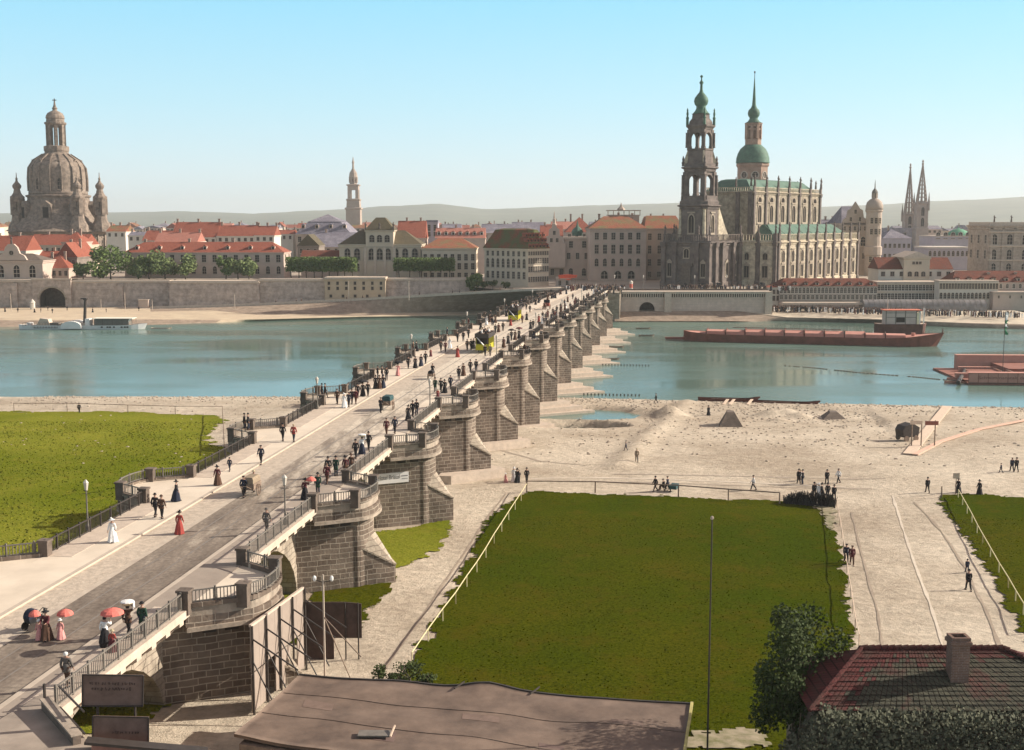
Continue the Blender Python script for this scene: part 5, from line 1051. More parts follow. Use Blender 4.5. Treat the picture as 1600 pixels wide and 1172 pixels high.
# ------------------------------------------------------------------ twin openwork spires
YS = 890.0; sx_ = YS / F
def sz(py): return zat(py, YS) - ZC
M_SP = mat('spire_stone', (.30, .24, .21), var=.2, scale=.2)
sc = thing('twin_spired_church', 'gothic church with violet roof and two tall openwork stone spires', 'church', (xat(1430, 40, YS), YS, ZC))
b = MB(); b.extr([(-16 * sx_, 0), (-16 * sx_, sz(390)), (0, sz(356)), (16 * sx_, sz(390)), (16 * sx_, 0)], 'x', -60 * sx_, -3 * sx_); b.build('nave', T_SLATE, sc)
for i in range(3):
    for j in range(2): link('dormer', dormer_mesh('sd', 2, 2, 4, M_SP, M_SP), sc, ((-48 + 16 * i) * sx_, -(11 - 5 * j) * sx_, sz(376 - 10 * j) - 1))
for cxp, wb in ((1420, 8.5), (1439, 9.5)):
    dy = 8 if cxp < 1430 else -8; X = (cxp - 1430) * sx_ + dy * .322; tw = thing('spire_tower', None, None, (X, dy, 0)); tw.parent = sc
    zb = sz(333 if cxp < 1430 else 316); ztop = sz(257 if cxp < 1430 else 253)
    b = MB(); w_ = wb * sx_; pstack(b, rect(-w_, w_, -w_, w_), [(0, 0), (0, zb * .5), (-.5, zb * .52), (-.5, zb - 2), (0, zb - 1), (-1, zb)]); b.build('tower_shaft', M_SP, tw)
    for k_ in (0, 1):
        link('window', win_mesh('arch', M_SP, bars=(1, 0)), tw, (0, -w_ + .45, zb * (.62 + .2 * k_)), 0, (2.2, 1.4, 6))
    w2 = w_ * .82
    for k in range(8):
        a = R(22.5 + 45 * k); b = MB(); b.tube((w2 * math.cos(a), w2 * math.sin(a), zb - .5), (0, 0, ztop), .62, .22, 4); b.build('spire_rib', M_SP, tw)
    for q in range(9):
        f_ = q / 10 + .02; z = zb + (ztop - zb) * f_; r = w2 * (1 - f_); b = MB()
        for k in range(8):
            a0, a1 = R(22.5 + 45 * k), R(67.5 + 45 * k); b.bar((r * math.cos(a0), r * math.sin(a0), z), (r * math.cos(a1), r * math.sin(a1), z), .45, .6)
        b.build('spire_ring', M_SP, tw)
    b = MB(); b.lathe([(.5, ztop - 3), (.9, ztop - 1.5), (.3, ztop - .8), (.8, ztop), (.1, ztop + 1.2)], 6); b.build('finial', M_SP, tw)
    for sx in (-1, 1):
        for sy in (-1, 1): b = MB(); b.lathe([(.8, zb - 6), (.8, zb), (.05, zb + 7)], 4, sx * w_ * .9, sy * w_ * .9, R(45)); b.build('pinnacle', M_SP, tw)
# ------------------------------------------------------------------ castle wing with gable and round tower, right of the church
CW = mat('castle_wing_stone', (.42, .335, .27), var=.12, scale=.3)
t, W, H, rh = house('castle_wing', 'pink grey castle wing with steep curved gable behind the right end of the church', 1316, 1356, 351, 350, 445, 545, 26, CW, CW, 'flat', rows=[(356, 5, .9, 2.4), (377, 3, 2.0, 4.0, 'arch'), (400, 4, 1.2, 2.4)], zb=ZC, trim=W_CREAM)
b = MB(); a = W * .5; b.extr([(-a, H), (a, H), (a * .92, H + 2.2), (a * .66, H + 3.2), (a * .58, H + 6.2), (a * .34, H + 7.0), (0, zat(315, 545) - ZC), (-a * .34, H + 7.0), (-a * .58, H + 6.2), (-a * .66, H + 3.2), (-a * .92, H + 2.2)], 'y', -.1, 1.2); b.build('gable', CW, t)
windows(t, win_mesh('rect', W_CREAM), [(-2, -.12, H + 2.3), (2, -.12, H + 2.3), (0, -.12, H + 5.6)], 1.0, 1.7)
b = MB(); b.hip(-W / 2, W / 2, 1.2, 26, H + .6, 7.5, 3, 12.4); b.build('roof', T_SLATE, t)
t2, *_ = house('castle_wing', 'lower castle wing with dark chimneys between the church and the curved gable', 1272, 1318, 361, 343, 445, 560, 24, CW, T_SLATE, 'gable', rows=[(372, 4, 1.2, 2.4)], chim=[(.1, .5, 1), (.3, .5, 1), (.6, .5, 1), (.85, .5, 1)], zb=ZC)
rt2 = thing('corner_tower', 'round castle corner tower with bulbous cap and slim lantern right of the church', 'tower', (xat(1365, 30, 540), 540, ZC)); g = 540 / F
def gz(p): return zat(p, 540) - ZC
b = MB(); b.lathe([(12.5 * g, 0), (12.5 * g, gz(400)), (14 * g, gz(398)), (14 * g, gz(386)), (12 * g, gz(384)), (12 * g, gz(332)), (13.5 * g, gz(330)), (13.5 * g, gz(328))], 14); b.build('shaft', CW, rt2)
b = MB(); b.lathe([(13.3 * g, gz(328)), (13.2 * g, gz(322)), (11.5 * g, gz(316)), (7.5 * g, gz(312)), (4.5 * g, gz(310.5)), (4.2 * g, gz(309))], 14); b.build('cap', W_GREY, rt2, smooth=True)
for k in range(6): a = R(60 * k); b = MB(); b.cbox(3.3 * g * math.cos(a), 3.3 * g * math.sin(a), gz(309.5), gz(302), .7, .5, a); b.build('lantern_pier', CW, rt2)
b = MB(); b.lathe([(4.6 * g, gz(302.5)), (4.8 * g, gz(301)), (4.2 * g, gz(298.5)), (2.2 * g, gz(296)), (1.0 * g, gz(294)), (.7 * g, gz(288)), (.2 * g, gz(281))], 8); b.build('lantern_cap', M_IRON2, rt2)
for a in (-90, -60, -120):
    for p in (345, 362, 405, 430): link('window', win_mesh('rect', W_CREAM), rt2, ((12.15 * g + (0 if p < 390 else .5 * g)) * math.cos(R(a)), (12.15 * g + (0 if p < 390 else .5 * g)) * math.sin(R(a)), gz(p)), R(a + 90), (1.1, 1.4, 2.4))
# violet service buildings and museum
house('court_building', 'violet roofed three storey block between the corner tower and the twin spires', 1380, 1424, 372, 358, 445, 640, 22, MATS['violet_wall'], T_SLATE, 'hip', rows=[(384, 6, 1.2, 2.0), (400, 6, 1.2, 2.0), (416, 6, 1.2, 2.0)], zb=ZC, chim=[(.4, .5, 1)])
house('museum_wing', 'low pale violet gallery wing with flat roof right of the twin spires', 1450, 1515, 388, 385, 445, 600, 20, MATS['violet_wall'], W_WHITE, 'flat', rows=[(396, 9, 1.2, 2.4, 'arch')], zb=ZC)
house('theatre_stage', 'square stone stage tower behind the gallery wing', 1460, 1518, 370, 368, 445, 648, 24, MATS['violet_wall'], M_CAP, 'flat', rows=[(368, 5, 2.0, 3.2, 'arch')], zb=ZC)
gd = thing('copper_dome', 'shallow light green copper dome on the gallery near the right edge', 'dome', (xat(1497, 25, 655), 655, zat(370, 655))); g = 655 / F; b = MB(); b.lathe([(17 * g, -1), (17 * g, .2), (18.5 * g, .5), (17 * g, 1.4), (13 * g, 2.8), (7 * g, 3.9), (1.5 * g, 4.3), (.3 * g, 5.2)], 20); b.build('copper_roof', mat('mint_copper', (.12, .30, .19), var=.15, scale=.3), gd)
house('opera_house', 'large grey stone opera house with round arched windows at the right edge', 1547, 1680, 352, 347, 440, 520, 24, W_SAND, M_CAP, 'flat', rows=[(374, 6, 2.2, 4.2, 'arch', (.06, .96), 1), (398, 6, 2.0, 4.4, 'arch', (.06, .96), 1), (419, 6, 2.0, 4.0, 'arch', (.06, .96), 2)], zb=ZC, cornice=.9, lrows=[(374, 3, 1.8, 3.4), (398, 3, 1.8, 3.4)])
op = [o for o in COL.objects if o.name.startswith('opera_house')][0]; Wo = op['_W']
for p_ in (364, 386, 408): b = MB(); z = zat(p_, 520) - ZC; pstack(b, rect(-Wo / 2, Wo / 2, -.5, 0), [(0, z), (.25, z + .3), (.25, z + .6), (0, z + .7)]); b.build('string_course', M_CAP, op)
for i in range(8): b = MB(); x = -Wo / 2 + .8 + (Wo - 1.6) * i / 7; pstack(b, rect(x - .5, x + .5, -.45, 0), [(0, .5), (0, op['_H'] - 1.2), (.15, op['_H'] - .9)]); b.build('pilaster', W_SAND, op)
for i in range(5): link('statue', statue_mesh(), op, (-Wo / 2 + 2 + i * Wo / 5, .8, op['_H'] + 1.2))
# ------------------------------------------------------------------ right embankment
YQ = 413.0
def rz_(py): return zat(py, YQ)
qt = rz_(455.5)
x0, x1 = xat(966, 5, YQ), xat(1205, 5, YQ)
q = thing('quay_wall', 'long pale embankment wall with an arcaded gallery and one arched boathouse opening beside the bridge', 'wall', ((x0 + x1) / 2, YQ, -1)); W = x1 - x0
zw = rz_(466) + 1; xarc = xat(1011, 4, YQ) - (x0 + x1) / 2; ar = 2.6; zsp = rz_(478) + 1 - 1.2
b = MB(); arc = [(xarc + ar * math.cos(math.pi * i / 10), zsp + ar * .95 * math.sin(math.pi * i / 10)) for i in range(11)][::-1]
b.extr([(-W / 2, 0), (xarc - ar, 0)] + arc + [(xarc + ar, 0), (W / 2, 0), (W / 2, zw), (-W / 2, zw)], 'y', 0, 1.2); b.build('masonry', masonry('embankment_stone', (.60, .48, .40), (.54, .43, .355), (.46, .37, .31), bw=2, bh=.8, ms=.03, vary=.2), q)
b = MB(); b.box(-W / 2, W / 2, 6, 6.3, 0, zw + 2.8); b.build('back_wall', M_DKSTONE, q)
H2 = qt + 1 - zw
b = MB(); b.box(-W / 2, W / 2, -.25, 1.4, zw, zw + .3); b.build('string_course', M_CAP, q)
n = 68
b = MB(); b.box(-W / 2, W / 2, -.3, 6.5, zw + H2 - .75, zw + H2 - .25); b.box(-W / 2, W / 2, -.45, 6.5, zw + H2 - .25, zw + H2); b.build('gallery_roof', M_CAP, q)
for i in range(n):
    x = -W / 2 + W * (i + .5) / n; b = MB(); b.box(x - .16, x + .16, -.1, .5, zw + .3, zw + H2 - .75); b.build('gallery_post', M_CAP, q)
b = MB(); b.box(-W / 2, W / 2, .8, 1.0, zw + .3, zw + H2 - .75); b.build('gallery_glazing', M_GLASS, q)
for xx in (xat(1043, 5, YQ), xat(1200, 5, YQ)):
    b = MB(); x = xx - (x0 + x1) / 2; pstack(b, rect(x - 1.1, x + 1.1, -1.2, 0), [(.6, 0), (.1, 3), (0, zw + H2 - .3), (.15, zw + H2)]); b.build('buttress', M_CAP, q)
# stone bank below wall and the light quay to the right
ql0 = [at(960, 502, 405), at(1060, 502, 405), at(1150, 502, 404), onz(1230, 504, -.6), onz(1370, 507, -.6), onz(1500, 514, -.6), onz(1640, 519, -.6)]
ql1 = [at(960, 497, 408), at(1060, 496, 408), at(1150, 496, 408), onz(1230, 500, .4), onz(1370, 502, .5), onz(1500, 509, .5), onz(1640, 513, .5)]
ql2 = [at(960, 487, 412.6), at(1060, 486, 412.6), at(1150, 486, 412.6), onz(1230, 496, 1.2), onz(1370, 499, 1.3), onz(1500, 504.5, 1.3), onz(1640, 508, 1.3)]
strip3('quay_bank', [ql0, ql1, ql2], M_QSTONE, .15)
ql3 = [Vector((p.x, p.y, p.z + .02)) for p in ql2]; qh = [2.0, 2.2, 2.6, 3.0, 3.2, 3.2, 3.2]
ql4 = [at(960, 486.5, 414), at(1060, 485.5, 414), at(1150, 485, 414), onz(1230, 485, 2.6), onz(1370, 486.5, 2.7), onz(1500, 492, 2.7), onz(1640, 496, 2.7)]
ql5 = [Vector((p.x, p.y + 30, 2.9)) for p in ql4]
strip3('quay_paving', [ql3, ql4, ql5], mat('quay_light_paving', (.56, .48, .37), var=.18, scale=.4), 0)
rw = thing('retaining_wall', 'plain retaining wall behind the cafe terraces on the right bank', 'wall', (xat(1400, 5, 425), 456.5, 2)); b = MB(); b.box(-45, 90, 0, 1, 0, ZC - 2); b.build('masonry', M_CAP, rw)
# cafe terrace buildings
def cafe(name, label, px0, px1, pe, pr, pb, Y, dep, wall, roofm, ro, rows, **k): return house(name, label, px0, px1, pe, pr, pb, Y, dep, wall, roofm, ro, rows=rows, zb=zat(pb, Y), **k)
M_VER = mat('veranda_timber', (.33, .275, .235), var=.15, scale=.6)
t, W, H, rh = cafe('cafe_pavilion', 'long cafe building with dark red roof, little round dormers and a two storey glazed veranda', 1218, 1371, 447, 435, 480, 428, 12, M_VER, T_DRED, 'hip', [(453.5, 26, .95, 2.0, 'arch'), (464.5, 22, 1.0, 1.5)], ins=3, insy=5, dorm=(9, 1.1, 1.0, .12, M_CAP), chim=[(.46, .35, .3), (.66, .35, .3)], trim=W_WHITE, cornice=.2)
t, W, H, rh = cafe('cafe_pavilion', 'low white walled cafe end with small red lean roof left of the long veranda', 1200, 1219, 449, 445, 478, 429, 8, W_WHITE, T_RED, 'hip', [(456, 3, .8, 1.4), (466, 3, .9, 1.6)], trim=W_GREY, cornice=.15)
Yv = 404; t, W, H, rh = cafe('cafe_hall', 'two storey white cafe hall with arched loggia in the middle of the right bank', 1371, 1468, 443, 441, 480, 430, 10, W_CREAM, M_CAP, 'flat', [(449, 18, 1.0, 2.2, 'arch'), (463, 18, 1.0, 2.0)], trim=W_WHITE, cornice=.25)
# red roofed house with pedimented centre
t, W, H, rh = house('gabled_inn', 'white inn with dark red roofs either side of a pedimented centre block', 1373, 1489, 421, 402, 470, 443, 13, W_WHITE, T_DRED, 'gable', rows=[(428, 8, 1.3, 1.5, 'rect', (.06, .94))], zb=3.0, cornice=.25, trim=W_GREY, chim=[(.68, .35, .7)])
b = MB(); w2 = 4.6; xo = 0; zt_ = zat(402, 443) - 3; pstack(b, rect(-w2, w2, -.9, 12.5), [(0, 0), (0, zt_ - .8), (.35, zt_ - .5), (.35, zt_)]); b.build('centre_block', W_CREAM, t)
b = MB(); b.extr([(-w2 - .6, zt_ + .02), (w2 + .6, zt_ + .02), (0, zat(393, 443) - 3)], 'y', -1.4, 13); b.build('pediment_roof', M_CAP, t)
windows(t, win_mesh('rect', W_GREY), [(-1.2, -.92, zt_ - 2), (0, -.92, zt_ - 2), (1.2, -.92, zt_ - 2)], .8, .9); windows(t, win_mesh('arch', W_GREY), [(-2.4, -.92, zat(428, 443) - 3), (0, -.92, zat(428, 443) - 3), (2.4, -.92, zat(428, 443) - 3)], 1.4, 1.7)
t, W, H, rh = cafe('cafe_pavilion', 'long low house with dark red dormered roof at the right edge of the bank', 1488, 1640, 441, 423, 482, 428, 13, W_PINK, T_DRED, 'hip', [(447, 15, .9, 1.5, 'arch')], ins=3.5, dorm=(8, 1.2, 1.1, .12, M_CAP), chim=[(.42, .35, .5), (.70, .35, .5)], trim=W_WHITE, cornice=.25)
t, W, H, rh = cafe('glazed_gallery', 'white glazed gallery on arcades in front of the dormered red roof', 1468, 1560, 441, 439.5, 483, 423, 5, W_WHITE, M_CAP, 'flat', [(447, 20, .8, 1.9), (462, 15, .9, 2.0, 'arch')], trim=W_CREAM, cornice=.2)
t, W, H, rh = cafe('plain_wall_house', 'blank pink plastered annex at the far right of the quay', 1552, 1640, 459, 456, 486, 420, 8, W_PINK, W_GREY, 'flat', [(464, 5, .5, .9)], cornice=.2)
# corrugated barrel roofed shed
sh = thing('barrel_roof_shed', 'long grey shed with half round corrugated roof on the quay behind the barge', 'shed', (0, 0, 0)); Y0 = 416; zb_ = zat(489, Y0); xa, xb = xat(1350, zb_, Y0), xat(1542, zb_, Y0); r_ = 2.9
b = MB(); arc = [(Y0 + r_ - r_ * math.cos(math.pi * i / 12), zb_ + 1.9 + r_ * .85 * math.sin(math.pi * i / 12)) for i in range(13)]
b.extr([(Y0, zb_)] + arc + [(Y0 + 2 * r_, zb_)], 'x', xa, xb); b.build('shell', mat('corrugated_iron', (.20, .185, .18), rough=.5, var=.3, scale=.6), sh)
for i in range(24):
    b = MB(); x = xa + (xb - xa) * i / 23
    for p, q_ in zip(arc, arc[1:]): b.bar((x, p[0], p[1]), (x, q_[0], q_[1]), .14, .1)
    b.build('roof_rib', M_IRON2, sh)
b = MB(); b.lathe([(1.4, 0), (1.4, .1)], 16); o = b.build('end_window', M_GLASS, sh, (xb + .05, Y0 + r_, zb_ + 2.4)); o.rotation_euler = (0, math.pi / 2, 0)
aw = thing('open_awning', 'low pale awning roof over the cafe garden on the right bank', 'awning', (xat(1305, 5, 420), 420, zat(488, 420))); b = MB(); b.extr([(-19, 2.9), (-18, 3.4), (18, 3.4), (19, 2.9), (19, 2.75), (-19, 2.75)], 'y', -2, 2); b.build('canvas', M_CAP, aw)
for i in range(10): b = MB(); x = -18 + 4 * i; b.box(x - .08, x + .08, -1.9, -1.74, 0, 2.8); b.build('post', M_WOOD, aw)
# ------------------------------------------------------------------ trees and shrubs
M_LEAF = mat('leaves_mid', (.12, .17, .045), col2=(.06, .09, .025), scale=.9)
M_LEAFD = mat('leaves_dark', (.05, .07, .012), col2=(.022, .036, .008), scale=.9)
M_LEAFG = mat('leaves_hazy', (.17, .21, .075), col2=(.09, .12, .045), scale=.5)
M_BARK = mat('bark', (.09, .07, .05), var=.3, scale=2)
def crown_mesh(name, rx, ry, rz, n, leaf, m, seed, box=False, lumps=7):
    loose = n > 8000; lumps = 34 if loose else lumps
    rnd = random.Random(seed); b = MB(); L = []
    for i in range(lumps): 
        a = rnd.random() * 6.28; e = rnd.uniform(-.5, .9); q = rnd.uniform(.1, 1.5) if loose else 1; L.append((Vector((math.cos(a) * rx * .55 * q, math.sin(a) * ry * .55 * q, e * rz * .75)), rnd.uniform(.18, .42) if loose else rnd.uniform(.42, .62)))
    if not loose: L.append((Vector((0, 0, 0)), .72))
    for i in range(n):
        if box: p = Vector((rnd.uniform(-rx, rx), rnd.uniform(-ry, ry), rnd.uniform(-rz, rz) )) ; 
        else:
            c, k = rnd.choice(L); d = Vector((rnd.gauss(0, 1), rnd.gauss(0, 1), rnd.gauss(0, 1))).normalized() * (rnd.random() ** .4)
            p = c + Vector((d.x * rx * k, d.y * ry * k, d.z * rz * k))
        a = Vector((rnd.gauss(0, 1), rnd.gauss(0, 1), rnd.gauss(0, .7))).normalized(); c_ = a.orthogonal().normalized(); s_ = leaf * rnd.uniform(.6, 1.4)
        q = a.cross(c_)
        b.add([p - a * s_ - c_ * s_ * .3, p - c_ * s_ * .8 + q * s_ * .2, p + a * s_, p + c_ * s_ * .8 + q * s_ * .3], [(0, 1, 2, 3)])
    return b.mesh(name, m)
def trunk_mesh(h, r, spread, seed, n=5):
    rnd = random.Random(seed); b = MB(); top = Vector((rnd.uniform(-.1, .1) * h, 0, h)); b.tube((0, 0, -.2), top, r, r * .55, 7)
    for i in range(n):
        a = 6.28 * i / n + rnd.random(); s0 = Vector((0, 0, 0)).lerp(top, rnd.uniform(.6, .98)); e = s0 + Vector((math.cos(a) * spread, math.sin(a) * spread, rnd.uniform(.5, 1.1) * spread)); b.tube(s0, e, r * .45, r * .1, 5)
    return b.mesh('trunk', M_BARK)
def tree(label, x, y, z, h, rx, rz, n, leaf, m, seed, th=None, box=False, ry=None, group=None, cat='tree', name='tree'):
    t = thing(name, label, cat, (x, y, z), 0, group); th = th if th is not None else h - rz * 1.2
    link('trunk', trunk_mesh(th, max(.12, h * .028), rx * .6, seed), t)
    link('crown', crown_mesh('crown', rx, ry or rx, rz, n, leaf, m, seed, box), t, (0, 0, h - rz)); return t
for i, (px, pt, pb, w_, Y, lb) in enumerate([(173, 387, 434, 56, 456, 'largest round green tree on the terrace at the left end of the garden palace'), (130, 410, 434, 22, 455, 'small dark round tree beside the pale gable wall'),
    (216, 397, 433, 30, 457, 'tree squeezed between the largest round tree and the darker middle tree'), (233, 399, 433, 30, 457, 'light green tree left of the darker middle tree before the palace'), (258, 394, 433, 40, 457, 'darker full tree before the middle of the garden palace'),
    (290, 398, 433, 28, 457, 'last tree of the left row before the palace doorway'), (353, 403, 433, 22, 457, 'left tree of the small trio before the garden palace'), (372, 400, 433, 26, 457, 'middle tree of the small trio before the garden palace'), (389, 402, 433, 22, 457, 'right tree of the small trio before the garden palace'),
    (741, 424, 458, 22, 440, 'slender light green tree by the end of the terrace wall near the bridge')]):
    zt, zb = zat(pt, Y), zat(pb, Y); k = Y / F; tree(lb, xat(px, zb, Y), Y, TZ if px < 500 else zb, zt - (TZ if px < 500 else zb), w_ * k * .60, (zt - zb) * .52, 1500 if w_ > 30 else 900, .5, M_LEAFG if i % 3 else M_LEAF, 40 + i, group='trees on the terrace')
for i, px in enumerate(range(455, 552, 12)):
    Y = 452; zt, zb = zat(402, Y), zat(424, Y); k = Y / F; tree(f'clipped flat topped tree, {NTH[i + 1]} from the left in the long terrace hedge row', xat(px, zb, Y), Y, TZ, zt - TZ, 7.4 * k, (zt - zb) / 2, 620, .38, M_LEAF, 80 + i, th=zb - TZ + .6, box=True, ry=2.2, group='clipped trees of the left row')
for i, px in enumerate((624, 640, 656, 672, 688, 702)):
    Y = 452; zt, zb = zat(403, Y), zat(423, Y); k = Y / F; tree(f'clipped flat topped tree, {NTH[i + 1]} from the left in the row beside the library', xat(px, zb, Y), Y, TZ, zt - TZ, 8.6 * k, (zt - zb) / 2, 620, .38, M_LEAF, 100 + i, th=zb - TZ + .6, box=True, ry=2.2, group='clipped trees of the right row')
for i, (px, py, w_, lb) in enumerate([(770, 447, 14, 'dark shrub at the foot of the corner house, left one'), (790, 449, 12, 'dark shrub at the foot of the corner house, right one'), (757, 449, 9, 'small dark shrub beside the slender light green tree'), (155, 433, 14, 'low dark shrub under the largest terrace tree')]):
    Y = 434 if px > 500 else 452; v = at(px, py, Y); tree(lb, v.x, Y, v.z - 1.2, 3.4, w_ * Y / F * .6, 1.4, 220, .35, M_LEAFD, 120 + i, th=1.0, cat='shrub', name='shrub', group='dark shrubs')
# foreground tree and shrubs
Yt = 60; v = ground_at(1235, 1172)
tree('dark leafy tree growing between the field and the red tiled house', xat(1243, 8, 58.5), 58.6, terr(13, 60), zat(955, 58.6) - terr(13, 60) + .1, 2.9, 3.7, 11000, .085, M_LEAFD, 9, th=4.0)
M_LEAFS = mat('leaves_shrub', (.06, .085, .02), col2=(.03, .045, .012), scale=1.5)
for i, (px, py, w_, h_, lb) in enumerate([(592, 1058, .45, 1.3, 'small thin sapling at the edge of the tarred roof'), (640, 1062, 1.25, 1.3, 'low leafy bush at the corner of the fenced field'), (622, 1064, .6, .9, 'little bush between the sapling and the leafy bush'), (668, 1066, .6, .8, 'low bush trailing along the roof edge')]):
    v = onz(px, py, 5.6); tree(lb, v.x, v.y, 5.3, h_, w_, h_ * .5, int(260 * w_ + 160), .075, M_LEAFS, 140 + i, th=.5, cat='shrub', name='shrub', group='shrubs by the tarred roof')
# ------------------------------------------------------------------ foreground buildings, boards, fences
M_TAR = mat('tarred_felt', (.205, .145, .11), col2=(.10, .07, .055), scale=.55, detail=12, bump=.03, bscale=1.2, mixs=.5)
sh = thing('tarred_shed', 'long low shed with brown tarred felt roof at the bottom of the picture', 'shed', (0, 0, 0))
RZ = 8.0
def rz2(x, y): return RZ + .16 * noise.noise(Vector((x * .25, y * .4, 1))) + .45 * math.exp(-((x + 1.3) / 1.5) ** 2 - ((y - 64.2) / 1.6) ** 2)
poly4 = [Vector((-13.6, 57.8)), Vector((7.2, 51.0)), Vector((9.4, 61.6)), Vector((-11.8, 66.1))]
b = MB(); nx, ny = 60, 24; vs = []
for j in range(ny + 1):
    for i in range(nx + 1):
        p = poly4[0].lerp(poly4[1], i / nx).lerp(poly4[3].lerp(poly4[2], i / nx), j / ny); vs.append((p.x, p.y, rz2(p.x, p.y)))
n0_ = len(vs); vs += [(x, y, z - .16) for x, y, z in vs]
fs = [(j * (nx + 1) + i, j * (nx + 1) + i + 1, (j + 1) * (nx + 1) + i + 1, (j + 1) * (nx + 1) + i) for j in range(ny) for i in range(nx)]
edge = [i for i in range(nx + 1)] + [j * (nx + 1) + nx for j in range(1, ny + 1)] + [ny * (nx + 1) + i for i in range(nx - 1, -1, -1)] + [j * (nx + 1) for j in range(ny - 1, 0, -1)]
fs += [(edge[k], n0_ + edge[k], n0_ + edge[(k + 1) % len(edge)], edge[(k + 1) % len(edge)])[::-1] for k in range(len(edge))]
b.add(vs, fs); b.build('roof', M_TAR, sh, smooth=True)
b = MB(); pp = [(p.x * .97 - .1, p.y * .995) for p in poly4]; b.prism(pp, 3.5, RZ - .3); b.build('wall', M_WOOD, sh)
def seam(name, a, b_, w_, h_, m):
    bb = MB(); n = 26
    for i in range(n):
        p = Vector(a).lerp(Vector(b_), i / n); q = Vector(a).lerp(Vector(b_), (i + 1) / n); bb.bar((p.x, p.y, rz2(p.x, p.y) + h_ * .5), (q.x, q.y, rz2(q.x, q.y) + h_ * .5), w_, h_)
    return bb.build(name, m, sh)
for k in (.35, .68): pa, pb = poly4[0].lerp(poly4[3], k), poly4[1].lerp(poly4[2], k); seam('felt_seam', (pa.x + .2, pa.y, 0), (pb.x - .2, pb.y, 0), .10, .03, M_TAR)
seam('edge_batten', (poly4[3].x, poly4[3].y - .05, 0), (poly4[2].x, poly4[2].y - .05, 0), .12, .07, M_IRON)
seam('edge_batten', (poly4[2].x - .05, poly4[2].y, 0), (poly4[1].x - .05, poly4[1].y, 0), .14, .12, mat('mossy_board', (.42, .36, .14), var=.2, scale=2))
v = onz(592, 1150, RZ); hatch = MB(); hatch.box(-1.0, .55, -.35, .35, 0, .08); hatch.build('roof_hatch', M_IRON2, sh, (v.x, v.y, RZ + .08)); hb2 = MB(); hb2.bar((.6, -.42, .1), (.75, .4, .32), .07, .07); hb2.build('hatch_prop', M_WOODP, sh, (v.x, v.y, RZ + .05))
for i, (fx_, fy_, sx__, sy__) in enumerate(((.12, .55, 1.6, .9), (.33, .25, 1.1, 1.3), (.52, .6, 1.9, .8), (.71, .35, 1.2, 1.0), (.86, .7, 1.5, .7), (.60, .15, 2.2, .6))):
    c_ = poly4[0].lerp(poly4[1], fx_).lerp(poly4[3].lerp(poly4[2], fx_), fy_); bb = MB(); n = 5
    vs = [(c_.x + sx__ * (a / n - .5), c_.y + sy__ * (q / n - .5) - .31 * sx__ * (a / n - .5), rz2(c_.x + sx__ * (a / n - .5), c_.y + sy__ * (q / n - .5) - .31 * sx__ * (a / n - .5)) + .012) for q in range(n + 1) for a in range(n + 1)]
    bb.add(vs, [(q * (n + 1) + a, q * (n + 1) + a + 1, (q + 1) * (n + 1) + a + 1, (q + 1) * (n + 1) + a) for q in range(n) for a in range(n)]); bb.build('felt_patch', mat('felt_patch_a', (.15, .10, .085), var=.3, scale=1.5) if i % 2 else mat('felt_patch_b', (.175, .12, .095), var=.2, scale=1.5), sh)
for px, py in ((718, 1078), (836, 1084)):
    v = onz(px, py, RZ); bb = MB(); bb.bar((-.25, -.35, .1), (.25, .45, .18), .05, .08); bb.build('roof_strut', M_IRON, sh, (v.x, v.y, rz2(v.x, v.y)))
# --- red tiled house with chimney
T_FG = tiles('old_house_tiles', (.085, .08, .055), (.055, .052, .038), patch=(.10, .04, .035), row=.26, pscale=.5, pmix=.6)
T_FGR = tiles('old_ridge_tiles', (.12, .035, .032), (.085, .028, .026), patch=(.075, .04, .032), row=.22, pscale=.8)
hx0, hx1, hy0, hy1, hze, hzr = 13.7, 28.5, 54.6, 61.4, 10.6, 12.35
fh = thing('tiled_house', 'old house with mossy tiled hipped roof and brick chimney in the lower right corner', 'house', ((hx0 + hx1) / 2, 58, 4.8)); dx, dz = (hx0 + hx1) / 2, 4.8
b = MB(); hw = (hx1 - hx0) / 2; pstack(b, rect(-hw + .45, hw - .45, -2.95, 2.95), [(0, 0), (0, hze - dz - .05)]); b.build('wall', W_DARK, fh)
def slope_pt(u, v_):       # front slope, u along, v up 0..1
    x0 = -hw + 3.3 * v_; x1 = hw - 4.6 * v_; return Vector((x0 + (x1 - x0) * u, -3.4 + 3.4 * v_, hze - dz + (hzr - hze) * v_))
rows_ = 13
b = MB(); rnd = random.Random(21)
for j in range(rows_):
    v0, v1 = j / rows_, (j + 1) / rows_; nn = 52
    for i in range(nn):
        j0 = rnd.uniform(-.012, .012); a0 = slope_pt(i / nn, v0); a1 = slope_pt((i + 1) / nn, v0); a2 = slope_pt((i + 1) / nn, min(1, v1 + .02)); a3 = slope_pt(i / nn, min(1, v1 + .02))
        up = Vector((0, -.35, .9)); lift = .055 + rnd.uniform(-.012, .02); q = (a1 - a0) * .06
        b.add([a0 + q + up * lift + Vector((0, -.05, -.02)), a1 - q + up * lift + Vector((0, -.05, -.02)), a2 - q + up * .01, a3 + q + up * .01, a0 + q, a1 - q], [(0, 1, 2, 3), (4, 5, 1, 0), (5, 2, 1), (4, 0, 3)], 1 if (v0 > .80 + rnd.uniform(-.15, .1) or (i / nn < .10 + rnd.uniform(-.04, .08))) else 0)
b.build('roof', [T_FG, T_FGR], fh)
b = MB(); e = hze - dz - .03; t_ = hzr - dz
